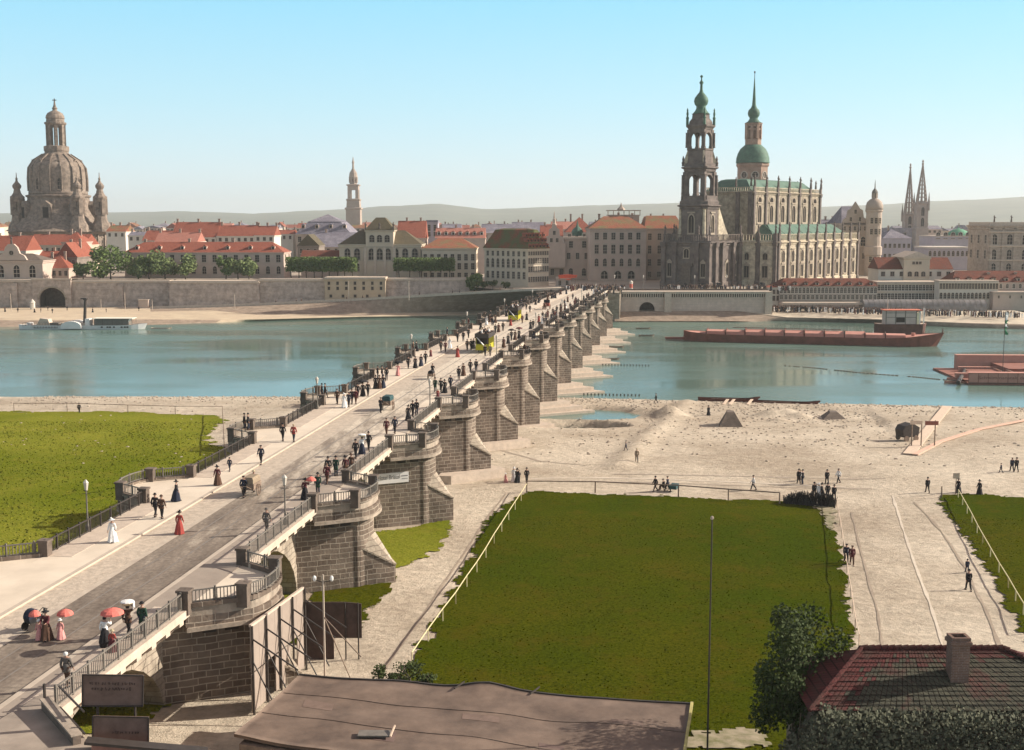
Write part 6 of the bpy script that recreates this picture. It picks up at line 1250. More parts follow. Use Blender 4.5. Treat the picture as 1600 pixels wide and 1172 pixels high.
b.add([(-hw, -3.4, e), (hw, -3.4, e), (hw, 3.4, e), (-hw, 3.4, e), (-hw + 3.3, 0, t_), (hw - 4.6, 0, t_)], [(0, 1, 5, 4), (1, 2, 5), (2, 3, 4, 5), (3, 0, 4), (3, 2, 1, 0)]); b.build('roof_deck', T_FGR, fh)
b = MB()
for p, q in (((-hw, -3.4, e + .05), (-hw + 3.3, 0, t_ + .05)), ((-hw + 3.3, 0, t_ + .05), (hw - 4.6, 0, t_ + .05)), ((hw - 4.6, 0, t_ + .05), (hw, -3.4, e + .05))):
    p, q = Vector(p), Vector(q); n = int((q - p).length / .32)
    for i in range(n): a0, a1 = p.lerp(q, i / n), p.lerp(q, (i + .93) / n); b.tube(a0, a1 + Vector((0, 0, .03)), .12, .14, 7)
b.build('ridge_tiles', T_FGR, fh)
cx_ = xat(1495, 12, 56.5) - dx
b = MB(); pstack(b, rect(cx_ - .42, cx_ + .42, -1.95, -1.2), [(0, 5.8), (0, 8.35), (.08, 8.4), (.08, 8.55), (.02, 8.6), (.02, 8.75), (-.12, 8.75), (-.12, 8.5)]); b.build('chimney', masonry('chimney_bricks', (.20, .12, .09), (.15, .095, .075), (.25, .2, .17), bw=.25, bh=.08, ms=.012), fh)
iv = thing('climbing_ivy', 'grey green ivy hanging over the eaves of the old tiled house', 'ivy', (0, 0, 0)); b = MB(); rnd = random.Random(31)
for i in range(15000):
    x = rnd.uniform(11.8, 29); y = 54.7 + rnd.uniform(-1.0, .5) - max(0, 14 - x) * .2; dd = rnd.random() ** 1.3; zt_ = 10.72 + .35 * noise.noise(Vector((x * .8, 0, 2))) - max(0, 14.4 - x) * .9; z = zt_ - 3.2 * dd; y -= .6 * dd
    p = Vector((x, y, z)); a = Vector((rnd.gauss(0, 1), rnd.gauss(0, .5), rnd.gauss(0, .8))).normalized(); c_ = a.orthogonal().normalized(); s_ = rnd.uniform(.05, .12)
    b.add([p - a * s_, p - c_ * s_ * .8, p + a * s_, p + c_ * s_ * .8], [(0, 1, 2, 3)])
b.build('leaves', mat('ivy_leaves', (.115, .12, .075), col2=(.06, .063, .042), scale=1.4), iv)
b = MB()
for i in range(14): x = 13 + i * 1.15; b.tube((x, 54.5, 6), (x + .3, 54.55, 10.5), .05, .02, 5)
b.build('stems', M_BARK, iv)
# --- tall billboards seen from behind
M_BOARD = mat('pale_boarding', (.30, .24, .20), var=.1, scale=.8); M_BOARDD = mat('dark_boarding', (.085, .055, .045), var=.3, scale=1.2)
bb_ = thing('billboard', 'tall pale billboard seen edgewise with many struts beside the nearest pier', 'billboard', (0, 0, 0))
A, B_ = Vector((-14.75, 67.3, 0)), Vector((-13.0, 74.6, 0)); d = (B_ - A).normalized(); nrm = Vector((d.y, -d.x, 0))
for i in range(7):
    p, q = A.lerp(B_, i / 7), A.lerp(B_, (i + .985) / 7); b = MB(); b.bar((p.x, p.y, 8.95), (q.x, q.y, 8.95), .06, 2.7); b.build('panel', M_BOARD, bb_)
    if i not in (2, 5): b = MB(); b.bar((p.x, p.y, 6.4), (q.x, q.y, 6.4), .06, 2.2); b.build('panel', M_BOARD, bb_)
b = MB(); b.bar((A.x, A.y, 10.35), (B_.x, B_.y, 10.35), .16, .14); b.build('top_rail', M_CAP, bb_)
for i in range(5):
    p = A.lerp(B_, i / 4) + nrm * .12; b = MB(); b.tube((p.x, p.y, 4.9), (p.x, p.y, 10.35), .075, .07, 6); b.build('post', M_IRON, bb_)
    f = p + nrm * 2.6 + d * .3; b = MB(); b.tube((p.x, p.y, 9.6), (f.x, f.y, 7.9 if f.x > -12.6 else 5.6), .05, .05, 5); b.build('strut', M_IRON, bb_)
    f = p + nrm * 1.9 - d * .9; b = MB(); b.tube((p.x, p.y, 8.3), (f.x, f.y, 5.8), .045, .045, 5); b.build('strut', M_IRON, bb_)
db = thing('billboard', 'dark board with a step cut from its lower corner standing behind the pale billboard', 'billboard', (0, 0, 0))
yb = 76.5
def bx_(px, z=7.5): return xat(px, z, yb)
zt_, zm_, zl_ = zat(941, yb), zat(997, yb), zat(1033, yb)
b = MB(); b.extr([(bx_(466), zl_), (bx_(521), zl_), (bx_(521), zm_), (bx_(565), zm_), (bx_(565), zt_ - .1), (bx_(540), zt_), (bx_(466), zt_)], 'y', yb, yb + .08); b.build('panel', M_BOARDD, db)
for px in (478, 540, 560): b = MB(); b.tube((bx_(px), yb - .1, 4.6), (bx_(px), yb - .1, zt_), .05, .05, 6); b.build('post', M_IRON, db)
tp = thing('telegraph_pole', 'thin pale pole with two white insulators in front of the dark board', 'pole', (xat(507, 8, 70), 70, 5.2)); b = MB(); b.tube((0, 0, 0), (0, 0, zat(898, 70) - 5.2), .07, .05, 7); b.build('shaft', M_CAP, tp)
for s_ in (-1, 1):
    b = MB(); b.tube((0, 0, 6.9), (s_ * .5, 0, 7.0), .03, .03, 5); b.build('bracket', M_IRON, tp); b = MB(); b.lathe([(.05, 6.95), (.1, 7.05), (.1, 7.2), (.04, 7.28)], 8, s_ * .5, 0); b.build('insulator', mat('porcelain', (.8, .78, .74)), tp)
for s_ in (-1, 1): b = MB(); b.tube((0, 0, 4.8), (2.3 if s_ > 0 else 1.6, -1.2 if s_ > 0 else .8, 2.8 if s_ > 0 else .2), .035, .035, 5); b.build('stay', M_WOOD, tp)
# --- two board signs in the lower left corner
for nm, pts, lb in (('upper', [(129, 1054), (219, 1062), (218, 1110), (129, 1103)], 'upper brown notice board on dark posts in the lower left corner'), ('lower', [(145, 1119), (227, 1128), (227, 1172), (145, 1165)], 'lower brown notice board with rounded corner just below the upper board')):
    Yb = 51.5 if nm == 'upper' else 50.5; t = thing('notice_board', lb, 'sign', (0, 0, 0)); P = [at(px, py, Yb) for px, py in pts]; P[1].y += .5; P[2].y += .5
    b = MB(); b.add([tuple(p) for p in P] + [(p.x, p.y + .08, p.z) for p in P], [(3, 2, 1, 0)[::-1][::-1], (4, 5, 6, 7)[::-1], (0, 1, 5, 4), (1, 2, 6, 5), (2, 3, 7, 6), (3, 0, 4, 7)]); b.build('panel', mat('brown_board', (.16, .105, .085), var=.25, scale=1.5), t)
    b = MB()
    for i in range(4): b.bar(P[i] + Vector((0, -.03, 0)), P[(i + 1) % 4] + Vector((0, -.03, 0)), .05, .05)
    b.build('frame', M_IRON, t); b = MB(); rnd = random.Random(4 if nm == 'upper' else 8)
    for row in ((.28, .12, .85, .09), (.45, .15, .78, .11)) if nm == 'upper' else ((.55, .35, .85, .1),):
        x = row[1]
        while x < row[2]:
            wl = rnd.uniform(.012, .03); p = P[0].lerp(P[1], x).lerp(P[3].lerp(P[2], x), row[0]); q = P[0].lerp(P[1], x + wl).lerp(P[3].lerp(P[2], x + wl), row[0] + rnd.uniform(-.02, .02)); b.bar(p + Vector((0, -.02, 0)), q + Vector((0, -.02, .0)), .02, row[3] * rnd.uniform(.6, 1.4)); x += wl + rnd.uniform(.01, .05)
    b.build('worn_lettering', M_BOARDD, t)
    for f in (.2, .82):
        p = P[0].lerp(P[1], f); b = MB(); b.tube((p.x, p.y + .14, 4.6), (p.x, p.y + .14, p.z - .1), .07, .06, 6); b.build('post', M_IRON, t)
lr = thing('garden_wall', 'low reddish wall with dark coping along the bottom left edge', 'wall', (0, 0, 0)); b = MB(); p, q = at(138, 1158, 49.2), at(268, 1172, 49.6); b.bar((p.x, p.y, p.z - 1.4), (q.x + 1.5, q.y, q.z - 1.5), .4, 2.8); b.build('masonry', mat('old_red_wall', (.20, .10, .08), var=.3, scale=1.5), lr)
b = MB(); b.bar((p.x - .1, p.y, p.z + .02), (q.x + 1.5, q.y, q.z - .06), .6, .12); b.build('coping', M_IRON, lr)
# parapet steps at the near bridge end
st_ = thing('stair_parapet', 'low stone parapet slanting down to the right at the near end of the bridge', 'parapet', (0, 0, 0)); p, q = onz(70, 1092, 11.6), onz(120, 1150, 11.5)
b = MB(); b.bar((p.x, p.y, p.z - .45), (q.x, q.y, q.z - .45), .34, .9); b.build('parapet', M_DKSTONE, st_); b = MB(); b.bar((p.x, p.y, p.z + .03), (q.x, q.y, q.z + .03), .46, .08); b.build('coping', M_CAPD, st_)
p2, q2 = onz(92, 1072, 12.0), onz(131, 1112, 12.0); b = MB(); b.bar(p2, q2, .07, .07); b.bar((p2.x, p2.y, 11.0), (q2.x, q2.y, 11.0), .07, .07); b.tube((p.x, p.y, 11), (p.x, p.y, 12.3), .07, .07); b.build('handrail', M_IRON, st_)
b = MB(); b.prism([(v_.x, v_.y) for v_ in (onz(66, 1094, 10.8), onz(120, 1152, 10.8), onz(150, 1180, 10.8), onz(-300, 1400, 10.8), onz(-300, 1180, 10.8), onz(-60, 1172, 10.8))], 4, 11.12); struct(b.build('side_pavement', mat('vignetted_pavement', (.30, .245, .20), var=.25, scale=.5)))  # vignette darkening towards the lower edge put into the pavement colour
# --- fences
M_RAILP = mat('pale_rail', (.60, .52, .30), var=.12, scale=2)
def fence(name, label, pts, m, h=1.0, gap=3.0, rr=.05, nr=1):
    t = thing(name, label, 'fence', (0, 0, 0)); P = [ground_at(px, py + 0) for px, py in pts]
    for p, q in zip(P, P[1:]):
        L = (q - p).length; n = max(1, int(L / gap)); prev = None
        for i in range(n + 1):
            c = p.lerp(q, i / n); z = terr(c.x, c.y); b = MB(); b.tube((c.x, c.y, z - .3), (c.x, c.y, z + h + .03), rr * 1.1, rr, 6); b.build('post', m, t)
            if prev:
                for k in range(nr): b = MB(); zz = h - k * h * .45; b.tube((prev[0], prev[1], prev[2] + zz), (c.x, c.y, z + zz), rr, rr, 6); b.build('rail', m, t)
            prev = (c.x, c.y, z)
    return t
fence('rail_fence', 'pale wooden rail along the left edge of the fenced field', [(823, 769), (772, 850), (712, 945), (644, 1042)], M_RAILP, .95, 4.5, .04)
fence('rail_fence', 'brown rail fence along the far edge of the fenced field', [(823, 769), (930, 770), (1060, 776), (1218, 788)], M_WOOD, 1.25, 5.0, .07)
fence('rail_fence', 'thin pale rail between the fenced field and the sandy path', [(1307, 792), (1318, 860), (1336, 985), (1342, 1012)], M_WOODP, .9, 4.0, .035)
fence('rail_fence', 'yellowish rail across the grass at the right edge', [(1497, 778), (1535, 850), (1575, 920), (1612, 990)], M_RAILP, .9, 4.0, .045)
fence('rail_fence', 'long thin rail fence on the sandy bank beyond the bright meadow', [(22, 643), (105, 643), (200, 646), (348, 648)], M_WOOD, 1.4, 7.0, .05)
fence('rail_fence', 'short rail fence running towards the bridge from the meadow corner', [(348, 650), (351, 712)], M_WOOD, 1.6, 9.0, .06)
# poles
def pole(label, px, pyb, pyt, m, r=.07, Y=None, name='pole', extra=None):
    if Y is None: v = ground_at(px, pyb); Y = v.y; z0 = v.z; x = v.x
    else: z0 = terr(xat(px, 5, Y), Y); x = xat(px, 5, Y)
    t = thing(name, label, 'pole', (x, Y, z0)); b = MB(); h = zat(pyt, Y) - z0; b.tube((0, 0, -.3), (0, 0, h), r, r * .7, 7); b.build('shaft', m, t)
    if extra: extra(t, h)
    return t
def ball(t, h): b = MB(); b.lathe([(.05, h), (.085, h + .05), (.085, h + .13), (.03, h + .18)], 8); b.build('finial', M_CAPD, t)
pole('tall thin dark flagpole standing in the middle of the fenced field', 1104, 0, 812, M_IRON, .05, Y=58.5, name='flagpole', extra=ball)
def lamp_head(t, h): b = MB(); b.lathe([(.08, h - .3), (.30, h + .25), (.12, h + .5)], 6); b.build('lantern', M_IRON2, t)
pole('slim signal post with square head beside the right grass corner', 1493, 772, 742, M_WOOD, .06, name='signal_post', extra=lambda t, h: (lambda b: (b.box(-.35, .35, -.05, .05, h - .4, h + .2), b.build('sign', M_WOODP, t)))(MB()))
pole('short pointed wooden post with a prop at the right grass corner', 1471, 778, 760, M_WOOD, .09, name='wooden_post')
def lamp_post(label, px, py_foot, z, hgt=3.6, sz_=1.0):
    v = onz(px, py_foot, z); t = thing('street_lamp', label, 'street lamp', (v.x, v.y, z), 0, 'lamps along the bridge'); b = MB(); b.lathe([(.16, 0), (.16, .3), (.09, .5), (.06, 1.2), (.05, hgt - .75), (.12, hgt - .7)], 8); b.build('post', M_IRON2, t)
    b = MB(); b.lathe([(.10, hgt - .68), (.19, hgt - .15), (.21, hgt - .13), (.04, hgt + .08)], 6); b.build('lantern', mat('lantern_glass', (.50, .45, .39), rough=.5), t); b = MB(); b.box(-.3, .3, -.02, .02, hgt - .95, hgt - .92); b.build('ladder_bar', M_IRON, t); return t
def bpt(s, t): x, y = to_world(t, s); return x, y, deck(s) + .13
def lamp_at(s, t, label):
    x, y, z = bpt(s, t); tmp = lamp_post(label, 0, 0, 11); tmp.location = (x, y, z)
lamp_at(80.5, TL - .3, 'street lamp with pale lantern outside the left railing before the nearest left balcony curve'); lamp_at(84.0, TR - .5, 'street lamp with pale lantern on the right pavement between the two nearest balconies')
for k, s in enumerate((133, 180, 226, 272, 320, 366)): lamp_at(s, TR - .35, f'street lamp on the right pavement, {NTH[k + 2]} from the viewer')
for k, s in enumerate((133, 180, 226, 272, 320)): lamp_at(s, TL + .3, f'street lamp on the left pavement, {NTH[k + 2]} from the viewer')
# poster on the third pier
KS = .6325; e3 = TR - 1.5; c3 = PS[2] - PH
def on_pier(px, py):
    lo, hi = 3.0, 12.5
    for _ in range(40):
        z = (lo + hi) / 2; v = onz(px, py, z); tt, ss = to_bridge(v.x, v.y)
        if ss > c3 + KS * (tt - e3): lo = z
        else: hi = z
    return onz(px, py, z)
pA, pB, pC = on_pier(588, 741), on_pier(638, 736.5), on_pier(588, 757); dP = Vector((pB.x - pA.x, pB.y - pA.y, 0)); t = thing('poster', 'white hotel advertisement pasted on the shaded face of the third pier', 'poster', (pA.x, pA.y, pC.z), math.atan2(dP.y, dP.x))
W_, H_ = dP.length, pA.z - pC.z; t0, z0_, s3 = 0, 0, .0
b = MB(); b.box(0, W_, -.09, -.03, 0, H_); b.build('sheet', mat('paper_white', (.72, .68, .66), var=.05, scale=2), t)
def text(body, parent, loc, size, rot, m, w_=None, name='lettering'):
    cu = bpy.data.curves.new('txt', 'FONT'); cu.body = body; cu.size = size; cu.extrude = .004; cu.align_x = 'LEFT'; cu.align_y = 'BOTTOM'
    o = bpy.data.objects.new('tmp', cu); COL.objects.link(o); bpy.context.view_layer.update(); me = bpy.data.meshes.new_from_object(o.evaluated_get(bpy.context.evaluated_depsgraph_get())); bpy.data.objects.remove(o)
    me.materials.clear(); me.materials.append(m); xs = [v.co.x for v in me.vertices]; sc = (w_ / (max(xs) - min(xs))) if w_ else 1
    q = link(name, me, parent, loc); q.rotation_euler = rot; q.scale = (sc, 1, 1); return q
M_INK = mat('grey_ink', (.16, .14, .14))
text('Hotel Bristol', t, (t0 + W_ * .03, s3 - .1, z0_ + H_ * .28), H_ * .62, (math.pi / 2, 0, 0), M_INK, W_ * .68)
b = MB(); b.box(t0 + W_ * .76, t0 + W_ * .97, s3 - .105, s3 - .092, z0_ + H_ * .60, z0_ + H_ * .68); b.build('small_print', M_INK, t); b = MB(); b.box(t0 + W_ * .78, t0 + W_ * .97, s3 - .105, s3 - .092, z0_ + H_ * .34, z0_ + H_ * .39); b.build('small_print', M_INK, t)
# ------------------------------------------------------------------ boats and river works
M_HULLW = mat('white_hull', (.72, .69, .66), var=.06, scale=.5); M_HULLR = mat('barge_red', (.20, .07, .05), var=.25, scale=.5); M_DECKR = mat('barge_deck', (.50, .24, .19), var=.12, scale=.5); M_BARGED = mat('barge_dark_red', (.11, .045, .035), var=.3, scale=.6)
def hull(b, L, W, h, zb=-.5, bow=.18, stern=.06, sheer=.5, n=20, flare=.85, k=0, kd=1, square=False, dz=.12):
    """a boat hull along local x, -L/2..L/2, bow at +x, with deck"""
    vs = []
    for i in range(n + 1):
        u = i / n; x = -L / 2 + L * u
        f = min(1, ((1 - u) / bow) ** .6 if u > 1 - bow else 1, (u / stern) ** .5 if (u < stern and not square) else 1); f = max(f, .04)
        zt = h + sheer * max(0, (u - .75) / .25) ** 2 + sheer * .4 * max(0, (.2 - u) / .2) ** 2
        x2 = x + (sheer * .9 if i == n else 0)
        vs += [(x - (0 if i < n else .6), -W / 2 * f * flare, zb), (x2, -W / 2 * f, zt), (x2, W / 2 * f, zt), (x - (0 if i < n else .6), W / 2 * f * flare, zb), (x2, -W / 2 * f * .93, zt - dz), (x2, W / 2 * f * .93, zt - dz)]
    fs = []; ks = []
    for i in range(n):
        a, c = i * 6, (i + 1) * 6
        for (p, q, kk) in ((0, 1, k), (2, 3, k), (1, 4, k), (5, 2, k), (4, 5, kd)): fs.append((a + p, c + p, c + q, a + q)); ks.append(kk)
    o = len(b.v); b.v += vs; b.f += [tuple(j + o for j in f) for f in fs]; b.m += ks
    b.f += [(o, o + 1, o + 2, o + 3)[::-1], tuple(o + n * 6 + j for j in (0, 1, 2, 3))]; b.m += [k, k]
# paddle steamer
v0, v1 = onz(30, 514, 0), onz(228, 514, 0); Ls = (v1 - v0).length
sm = thing('paddle_steamer', 'long white paddle steamer with tall dark funnel and pale awning at the left bank', 'steamer', ((v0.x + v1.x) / 2, v0.y, 0)); k = v0.y / F
b = MB(); hull(b, Ls, 4.6, 1.25, bow=.12, stern=.08, sheer=.5); b.build('hull', [M_HULLW, M_WOOD], sm)
def sx(px): return (px - 129) * k
b = MB(); b.box(sx(56), sx(94), -2.32, -2.26, .42, .95); b.build('saloon_windows', M_GLASS, sm); b = MB()
for i in range(16): x = sx(57) + (sx(93) - sx(57)) * i / 15; b.box(x - .09, x + .09, -2.36, -2.25, .4, .97)
b.build('window_posts', M_HULLW, sm)
for px in (163, 172, 176, 182, 194, 199, 203): b = MB(); b.box(sx(px) - .3, sx(px) + .3, -2.33, -2.27, .55, .95); b.build('porthole', M_GLASS, sm)
for sd in (-1, 1): b = MB(); b.extr([(sx(105) * 0 + 3.1 * math.cos(t), 1.0 + 1.6 * math.sin(t)) for t in [math.pi * q / 12 for q in range(13)]] + [(-3.1, .3), (3.1, .3)], 'y', min(sd * 2.3, sd * 3.5), max(sd * 2.3, sd * 3.5)); b.build('paddle_box', M_HULLW, sm, (sx(117), 0, 0))
b = MB(); b.box(sx(98), sx(136), -1.6, 1.6, 1.1, 1.9); b.build('engine_house', M_CAP, sm); b = MB(); b.box(sx(136), sx(143), -1.6, 1.6, 1.1, 3.2); b.build('wheelhouse', M_HULLW, sm)
b = MB(); b.tube((sx(132.5), 0, 1.5), (sx(135.5), 0, 9.2), .48, .42, 12); b.build('funnel', M_IRON, sm); b = MB(); b.box(sx(130) - .2, sx(138), -.7, .7, 9.15, 9.5); b.lathe([(.55, 8.8), (.8, 9.2)], 10, sx(135.3), 0); b.build('funnel_cap', M_IRON, sm)
b = MB(); b.box(sx(148), sx(211), -2.2, 2.2, 3.25, 3.42); b.extr([(sx(204), 2.2), (sx(206), 3.3), (sx(211), 3.3)], 'y', -2.25, -2.15); b.build('awning', mat('awning_canvas', (.80, .72, .60), var=.04), sm)
b = MB(); b.box(sx(150), sx(204), -1.5, 1.5, 1.1, 3.1); b.box(sx(62), sx(94), -1.3, 1.3, 1.1, 1.95); b.build('deck_shade_box', M_IRON2, sm)  # dark boxes added to stand for the shaded deck under the awning and forward
for i in range(10): b = MB(); x = sx(149) + (sx(210) - sx(149)) * (i // 2) / 4; y_ = 2.1 if i % 2 else -2.1; b.tube((x, y_, 1.1), (x, y_, 3.3), .05); b.build('stanchion', M_IRON, sm)
b = MB(); b.box(sx(40), sx(97), -2.2, -2.14, 2.05, 2.12); b.box(sx(40), sx(97), 2.14, 2.2, 2.05, 2.12)
for i in range(14): x = sx(40) + (sx(97) - sx(40)) * i / 13; b.box(x - .04, x + .04, -2.2, -2.12, 1.1, 2.1)
b.build('railing', M_IRON2, sm); b = MB(); b.box(sx(44), sx(50), -1.2, 1.2, 1.1, 2.0); b.build('skylight', M_HULLW, sm); b = MB(); b.extr([(sx(60), 1.2), (sx(66), 3.4), (sx(78), 3.1), (sx(81), 1.2)], 'y', -1.5, 1.5); b.build('tent', M_CAP, sm)
rb = thing('rowing_boat', 'small pale rowing boat just right of the steamer bow', 'boat', (*onz(252, 514, 0)[:2], 0)); b = MB(); hull(b, 6.2, 1.4, .35, sheer=.25); b.build('hull', [M_CAP, M_WOOD], rb)
# red barge
a, c = onz(1068, 531, 0), onz(1466, 541, 0); Lb = (c - a).length; bg = thing('river_barge', 'very long dark red river barge with pink deck covers and raised bow to the right', 'barge', ((a.x + c.x) / 2, (a.y + c.y) / 2, 0), math.atan2(c.y - a.y, c.x - a.x))
b = MB(); hull(b, Lb, 8.2, 2.1, bow=.10, stern=.10, sheer=1.5, n=28); b.build('hull', [M_HULLR, M_DECKR], bg)
b = MB(); n = 10
for i in range(n):
    x0_ = -Lb * .40 + Lb * .78 * i / n; x1_ = x0_ + Lb * .78 / n - .35; b = MB(); b.extr([(-2.9, 1.9), (-2.9, 2.9), (0, 3.5 if 1 < i < 8 else 3.1), (2.9, 2.9), (2.9, 1.9)], 'x', x0_, x1_); b.build('hatch_cover', M_DECKR, bg)
    b = MB(); b.box(x0_ - .3, x0_ - .08, -3.1, 3.1, 1.9, 3.7 if 1 < i < 8 else 3.3); b.build('hatch_beam', M_BARGED, bg)
b = MB(); b.bar((-Lb * .3, 0, 3.78), (Lb * .13, 0, 3.85), .3, .15); b.build('ridge_plank', M_BARGED, bg)
b = MB(); b.extr([(-4, 0.1), (-4.2, .65), (.5, .75), (2.5, 1.4), (2.5, .1)], 'y', -.5, .5); b.build('rudder', M_HULLR, bg, (-Lb / 2 - 1.0, 0, 0))
b = MB(); b.lathe([(.5, 1.9), (.5, 3.3), (.6, 3.4)], 10); b.build('windlass', M_DECKR, bg, (Lb * .405, 0, 0)); b = MB(); b.tube((Lb / 2 + .9, 0, 2.9), (Lb / 2 + 1.0, 0, 4.8), .18, .12); b.build('stem_post', M_BARGED, bg)
# houseboat behind the barge
v = onz(1412, 524, 0); hb_ = thing('houseboat', 'short dark red boat carrying a panelled cabin with bright red roof behind the barge', 'boat', (v.x, v.y + 4, 0)); k = (v.y + 4) / F
b = MB(); hull(b, 80 * k, 5.4, 3.1, bow=.08, stern=.05, sheer=.3, flare=.8); b.build('hull', [M_BARGED, M_CAP], hb_)
def kx_(p): return (p - 1412) * k
b = MB(); b.box(kx_(1387), kx_(1434), -2.0, 2.0, 2.95, 7.0); b.build('cabin', mat('cabin_panels', (.50, .41, .36), var=.08, scale=.6), hb_)
b = MB()
for p in (1387, 1402, 1417, 1434): b.box(kx_(p) - .12, kx_(p) + .12, -2.1, -1.98, 2.95, 7.0)
for z in (2.98, 5.0, 6.3): b.box(kx_(1387), kx_(1434), -2.08, -1.99, z, z + .14)
b.build('cabin_frame', M_IRON2, hb_); b = MB(); b.box(kx_(1403), kx_(1416), -2.06, -1.97, 3.6, 5.0); b.build('cabin_window', M_GLASS, hb_)
b = MB(); b.box(kx_(1384), kx_(1443), -2.4, 2.4, 7.0, 7.22); b.build('roof', mat('bright_red_roof', (.52, .15, .09), var=.1), hb_)
for p in (1440, 1446): b = MB(); b.box(kx_(p) - .16, kx_(p) + .16, -1.9, -1.6, 2.9, 7.0 if p < 1443 else 7.8); b.build('porch_post', M_HULLW, hb_)
b = MB(); b.box(kx_(1435), kx_(1439), -1.9, -.6, 2.95, 6.4); b.build('porch_panel', mat('cream_panel', (.75, .66, .45)), hb_); b = MB(); b.tube((kx_(1392), 0, 7.2), (kx_(1392), 0, 10.6), .08); b.build('mast', M_CAP, hb_)
# long thin lighters on the near shore
for (pa, ya, pb_, yb_, lb, w__) in ((1092, 627, 1186, 629, 'dark red flat boat moored at the near shore with two planks across', 1.9), (1160, 629, 1278, 634, 'longer low dark boat moored beside the flat boat', 1.9)):
    p, q = onz(pa, ya, 0), onz(pb_, yb_, 0); t = thing('flat_boat', lb, 'boat', ((p.x + q.x) / 2, (p.y + q.y) / 2 + (1.2 if pa < 1100 else 0), 0), math.atan2(q.y - p.y, q.x - p.x)); b = MB(); hull(b, (q - p).length, w__, .5, bow=.2, stern=.2, sheer=.45, dz=.3); b.build('hull', [M_BARGED, M_BARGED], t)
    b = MB(); b.bar((-3, 0, .35), (2, 0, .4), .15, .1); b.build('thwart', M_WOOD, t)
for i, px in enumerate((1130, 1140, 1168)):
    p, q = onz(px, 632, .7), onz(px + 7, 624, .6); t = thing('gang_plank', f'pale plank bridging boat and shore, {NTH[i + 1]} from the left', 'plank', (0, 0, 0), 0, 'gang planks'); b = MB(); b.bar(p, q, .5, .08); b.build('board', M_WOODP, t)
# bathing raft
YR = onz(1513, 601, 0).y; k = YR / F; X0 = xat(1513, 0, YR); br = thing('bathing_raft', 'pink wooden swimming bath raft with lettered side wall at the right edge', 'raft', (X0, YR, 0), R(-3.5))
Wr, Dr = 26, 26; M_PINK = mat('pink_boards', (.48, .25, .195), var=.1, scale=.6); M_PINKD = mat('pink_boards_dark', (.27, .115, .085), var=.15, scale=.6)
zw = 2.35
b = MB(); b.box(0, Wr, 0, Dr, -.4, .35); b.build('float', M_PINKD, br)
b = MB(); b.box(0, Wr, 0, .12, .35, zw); b.build('side_wall', M_PINK, br); b = MB(); b.box(-.1, Wr, -.25, 1.8, zw, zw + .12); b.build('wall_cap', M_DECKR, br)
for i in range(14): b = MB(); b.box(i * 1.95 - .05, i * 1.95 + .05, -.06, 0, .3, zw); b.build('batten', M_PINKD, br)
b = MB(); b.box(0, Wr, -.1, -.0, .3, .42); b.build('fender', M_IRON, br)
text('Schwimmanstalt der Garnison', br, (1.95, -.07, 1.0), .85, (math.pi / 2, 0, 0), mat('old_paint_letters', (.20, .10, .08)), 14.5)
for (x0_, x1_, y0_, y1_, h_, m__, nm) in ((0, 8, 2.4, 4.6, .6, M_PINKD, 'bathing_pen'), (0, 26, 8.5, 9.6, 1.2, M_PINK, 'cabin_row'), (4.5, 12.5, 10.2, 18, .9, M_PINKD, 'cabin_row'), (12.0, 26, 12, 24, 1.8, M_PINKD, 'cabin_row'), (4.5, 26, 24, 25.8, 3.4, M_PINK, 'cabin_row'), (4, 26, 20, 21, 1.2, M_PINK, 'walkway')):
    b = MB(); b.box(x0_, x1_, y0_, y1_, .3, h_); b.box(x0_ - .1, x1_ + .1, y0_ - .1, y1_ + .1, h_, h_ + .1); b.build(nm, m__, br)
for i, (x, y) in enumerate(((9.2, 5), (10.4, 8), (8.6, 11), (13.0, 4), (14.4, 8), (15.4, 12))):
    b = MB(); b.bar((x, y, 2.1), (x + 1.5, y + .6, 1.5), 1.0, .05); b.build('towel', mat('linen', (.80, .68, .58)), br)
fl_ = thing('flagstaff', 'dark flagstaff with furled white and green flag rising from the pink raft', 'flagstaff', (xat(1567, 3, YR + 6), YR + 6, 1)); h_ = zat(488, YR + 6) - 1; b = MB(); b.tube((0, 0, 0), (0, 0, h_), .07, .05); b.build('staff', M_IRON, fl_)
M_FG = mat('flag_green', (.02, .16, .07)); M_FW = mat('flag_white', (.85, .85, .82))
for j, (m__, z0, z1) in enumerate(((M_FW, -.1, 1.6), (M_FG, 1.5, 2.3), (M_FW, 2.2, 3.0), (M_FG, 2.9, 4.6))):
    b = MB(); n = 5
    for i in range(n): za, zb__ = h_ - z0 - (z1 - z0) * i / n, h_ - z0 - (z1 - z0) * (i + 1) / n; b.add([(.03, 0, za), (.55 + .2 * math.sin(i + j), .2 * math.sin(i), za - .1), (.55 + .2 * math.sin(i + 1 + j), .2 * math.sin(i + 1), zb__ - .1), (.03, 0, zb__)], [(0, 1, 2, 3)])
    b.build('flag_stripe', m__, fl_)
